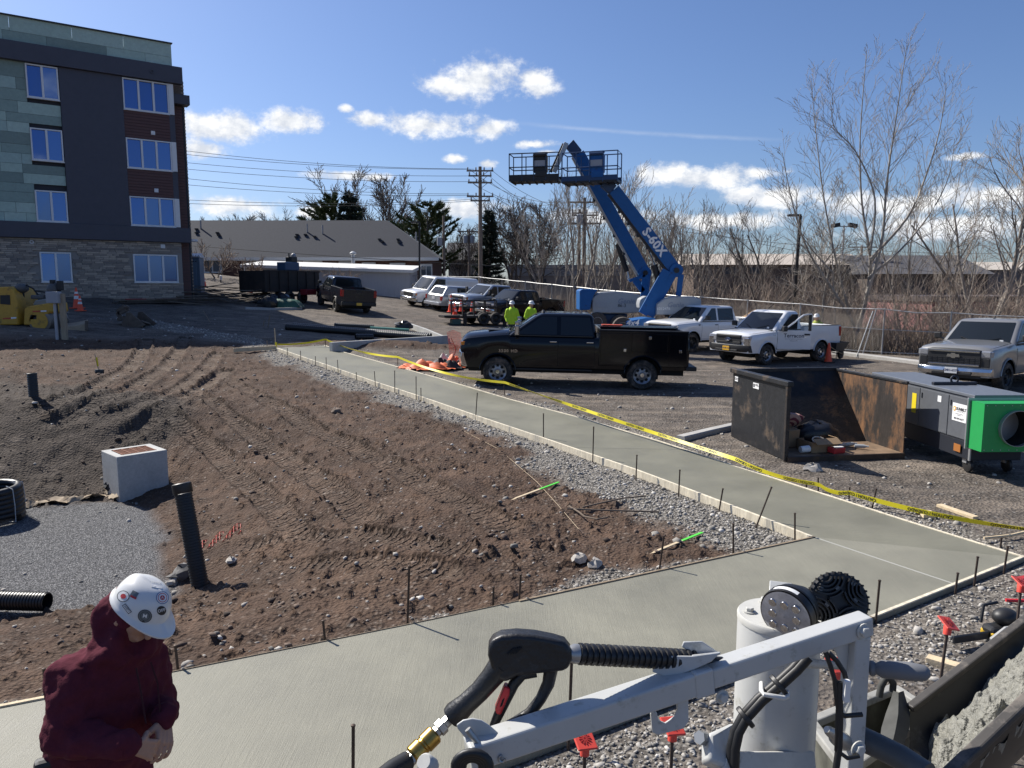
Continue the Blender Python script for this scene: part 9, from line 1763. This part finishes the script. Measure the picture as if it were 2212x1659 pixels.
 MB().lathe([(.012, 0), (.012, .02), (.017, .022), (.017, .036), (.012, .038), (.012, .046)], f0, d, 6).build('hose_nut', ZN, G, 30, **W); MB().lathe([(.017, .0), (.021, .004), (.021, .03), (.018, .032), (.018, .036), (.022, .04), (.022, .062), (.018, .066)], f0 + d.normalized() * .046, d, 20).build('brass_coupling', BRS, G, 40, **W); MB().lathe([(.016, 0), (.016, .03), (.013, .034)], f0 + d.normalized() * .112, d, 6).build('hose_nut', ZN, G, 30, **W); e = f0 + d.normalized() * .14; MB().tube([e, c2(205, 1065, z - .06), c2(130, 1110, z - .09), c2(20, 1200, z - .14)], [.02, .022, .022, .022], 14).build('water_hose', HOSE, G, 60, **W)
front_gear()
def chute():
 m = mat('chute_black', (.016, .016, .016), .5, noise=.2, nscale=8, dirt=(.10, .095, .085), dirt_amt=.12, dscale=9); o = thing('concrete_chute', 'black steel chute full of wet concrete at the lower right corner', 'chute', (2.0, 2.2, walk_z(2, 2.2)))
 F1, F2 = at(1966, 1530, 2.55), at(2420, 1182, 2.95); N1, N2 = at(2035, 1685, 1.85), at(2420, 1318, 2.15); rings = []; n = 14
 def sec(t, dd=0.):
  a = F1.lerp(F2, t); b = N1.lerp(N2, t); out = []
  for k in range(n + 1): s = k / n; q = a.lerp(b, s); q = q - Vector((0, 0, (.30 + dd) * math.sin(math.pi * s) ** .6)); out.append(q)
  return out
 for t in (0, .25, .5, .75, 1): i_ = sec(t); e_ = sec(t, .02); rings.append(i_ + [p + (Vector((0, 0, -.006))) for p in e_[::-1]])
 MB().loft(rings).build('trough', m, o, 50, **dict(world=True))
 for a, b in ((F1, F2), (N1, N2)): MB().bar(a, b, .03, .022).build('rim', mat('chute_rim', (.05, .045, .04), .6, noise=.3, dirt=(.16, .14, .12), dirt_amt=.3, dscale=10), o, 0, .005, True)
 # wet concrete lying in it
 rs = np.random.RandomState(4); nu, nv = 200, 90; vs = []
 U_, V_ = np.meshgrid(np.linspace(-.06, 1, nu), np.linspace(.10, .97, nv)); base = np.zeros((nv, nu, 3)); a = np.array(F1)[None, None] + (np.array(F2) - np.array(F1))[None, None] * U_[..., None]; b = np.array(N1)[None, None] + (np.array(N2) - np.array(N1))[None, None] * U_[..., None]; base = a + (b - a) * V_[..., None]
 sag = .30 * np.sin(np.pi * np.clip(V_, 0, 1)) ** .6; fill = np.minimum(sag, .10 + .10 * np.sin(np.pi * V_) + .0); x, y = base[..., 0], base[..., 1]; nz_ = (fbm(x * 9, y * 9, 3, 3) - .5) * .09 + (fbm(x * 34, y * 34, 3, 7, .7) - .5) * .055 + np.maximum(0, fbm(x * 22, y * 22, 2, 9) - .6) * .13
 base[..., 2] -= np.minimum(.30 * np.sin(np.pi * V_) ** .6 - .012, .13 + .04 * np.cos(U_ * 6)) - nz_ + np.where(U_ < .1, (.1 - U_) * 1.6, 0); i = np.arange(nv - 1)[:, None] * nu; k = np.arange(nu - 1)[None]; f = np.stack([i + k, i + nu + k, i + nu + k + 1, i + k + 1], -1).reshape(-1, 4)
 wm = mat('wet_concrete', (.20, .195, .165), .5, noise=.35, nscale=40, bump=.7, bscale=90, spec=.5); c = mesh_np('wet_concrete', base.reshape(-1, 3), f, wm, None, True); tag(c, 'lumpy grey wet concrete filling the black chute', 'concrete', kind='stuff')
 # splash tray below
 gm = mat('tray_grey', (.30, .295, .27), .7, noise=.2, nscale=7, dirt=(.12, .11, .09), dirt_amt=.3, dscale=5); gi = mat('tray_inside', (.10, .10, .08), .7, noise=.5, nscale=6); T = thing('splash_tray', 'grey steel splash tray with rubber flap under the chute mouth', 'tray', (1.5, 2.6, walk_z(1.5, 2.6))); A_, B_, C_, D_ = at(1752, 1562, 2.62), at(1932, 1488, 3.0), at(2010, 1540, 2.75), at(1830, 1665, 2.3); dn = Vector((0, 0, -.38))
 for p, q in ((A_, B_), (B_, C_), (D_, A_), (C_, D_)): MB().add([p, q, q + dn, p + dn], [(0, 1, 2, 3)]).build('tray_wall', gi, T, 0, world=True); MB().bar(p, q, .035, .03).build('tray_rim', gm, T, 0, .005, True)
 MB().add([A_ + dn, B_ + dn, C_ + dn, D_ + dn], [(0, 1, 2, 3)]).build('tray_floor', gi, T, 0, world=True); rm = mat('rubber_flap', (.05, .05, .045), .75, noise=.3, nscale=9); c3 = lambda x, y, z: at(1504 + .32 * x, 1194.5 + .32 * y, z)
 k = MB(); rings = []
 for x0, x1, y0, z0 in ((1330, 1400, 930, 2.62), (1310, 1420, 1000, 2.6), (1280, 1445, 1080, 2.56), (1250, 1440, 1180, 2.5), (1235, 1400, 1300, 2.42)): rings.append([c3(x0, y0, z0), c3((x0 + x1) / 2, y0 + 12, z0 - .05), c3(x1, y0, z0)])
 k.loft(rings, False, False); k.build('rubber_flap', rm, T, 60, world=True); MB().tube([c3(x, y, 2.66) for x, y in ((1235, 970), (1248, 900), (1275, 850), (1305, 845), (1330, 880), (1325, 935))], .012, 8).build('strap_loop', rm, T, 60, world=True)
chute()
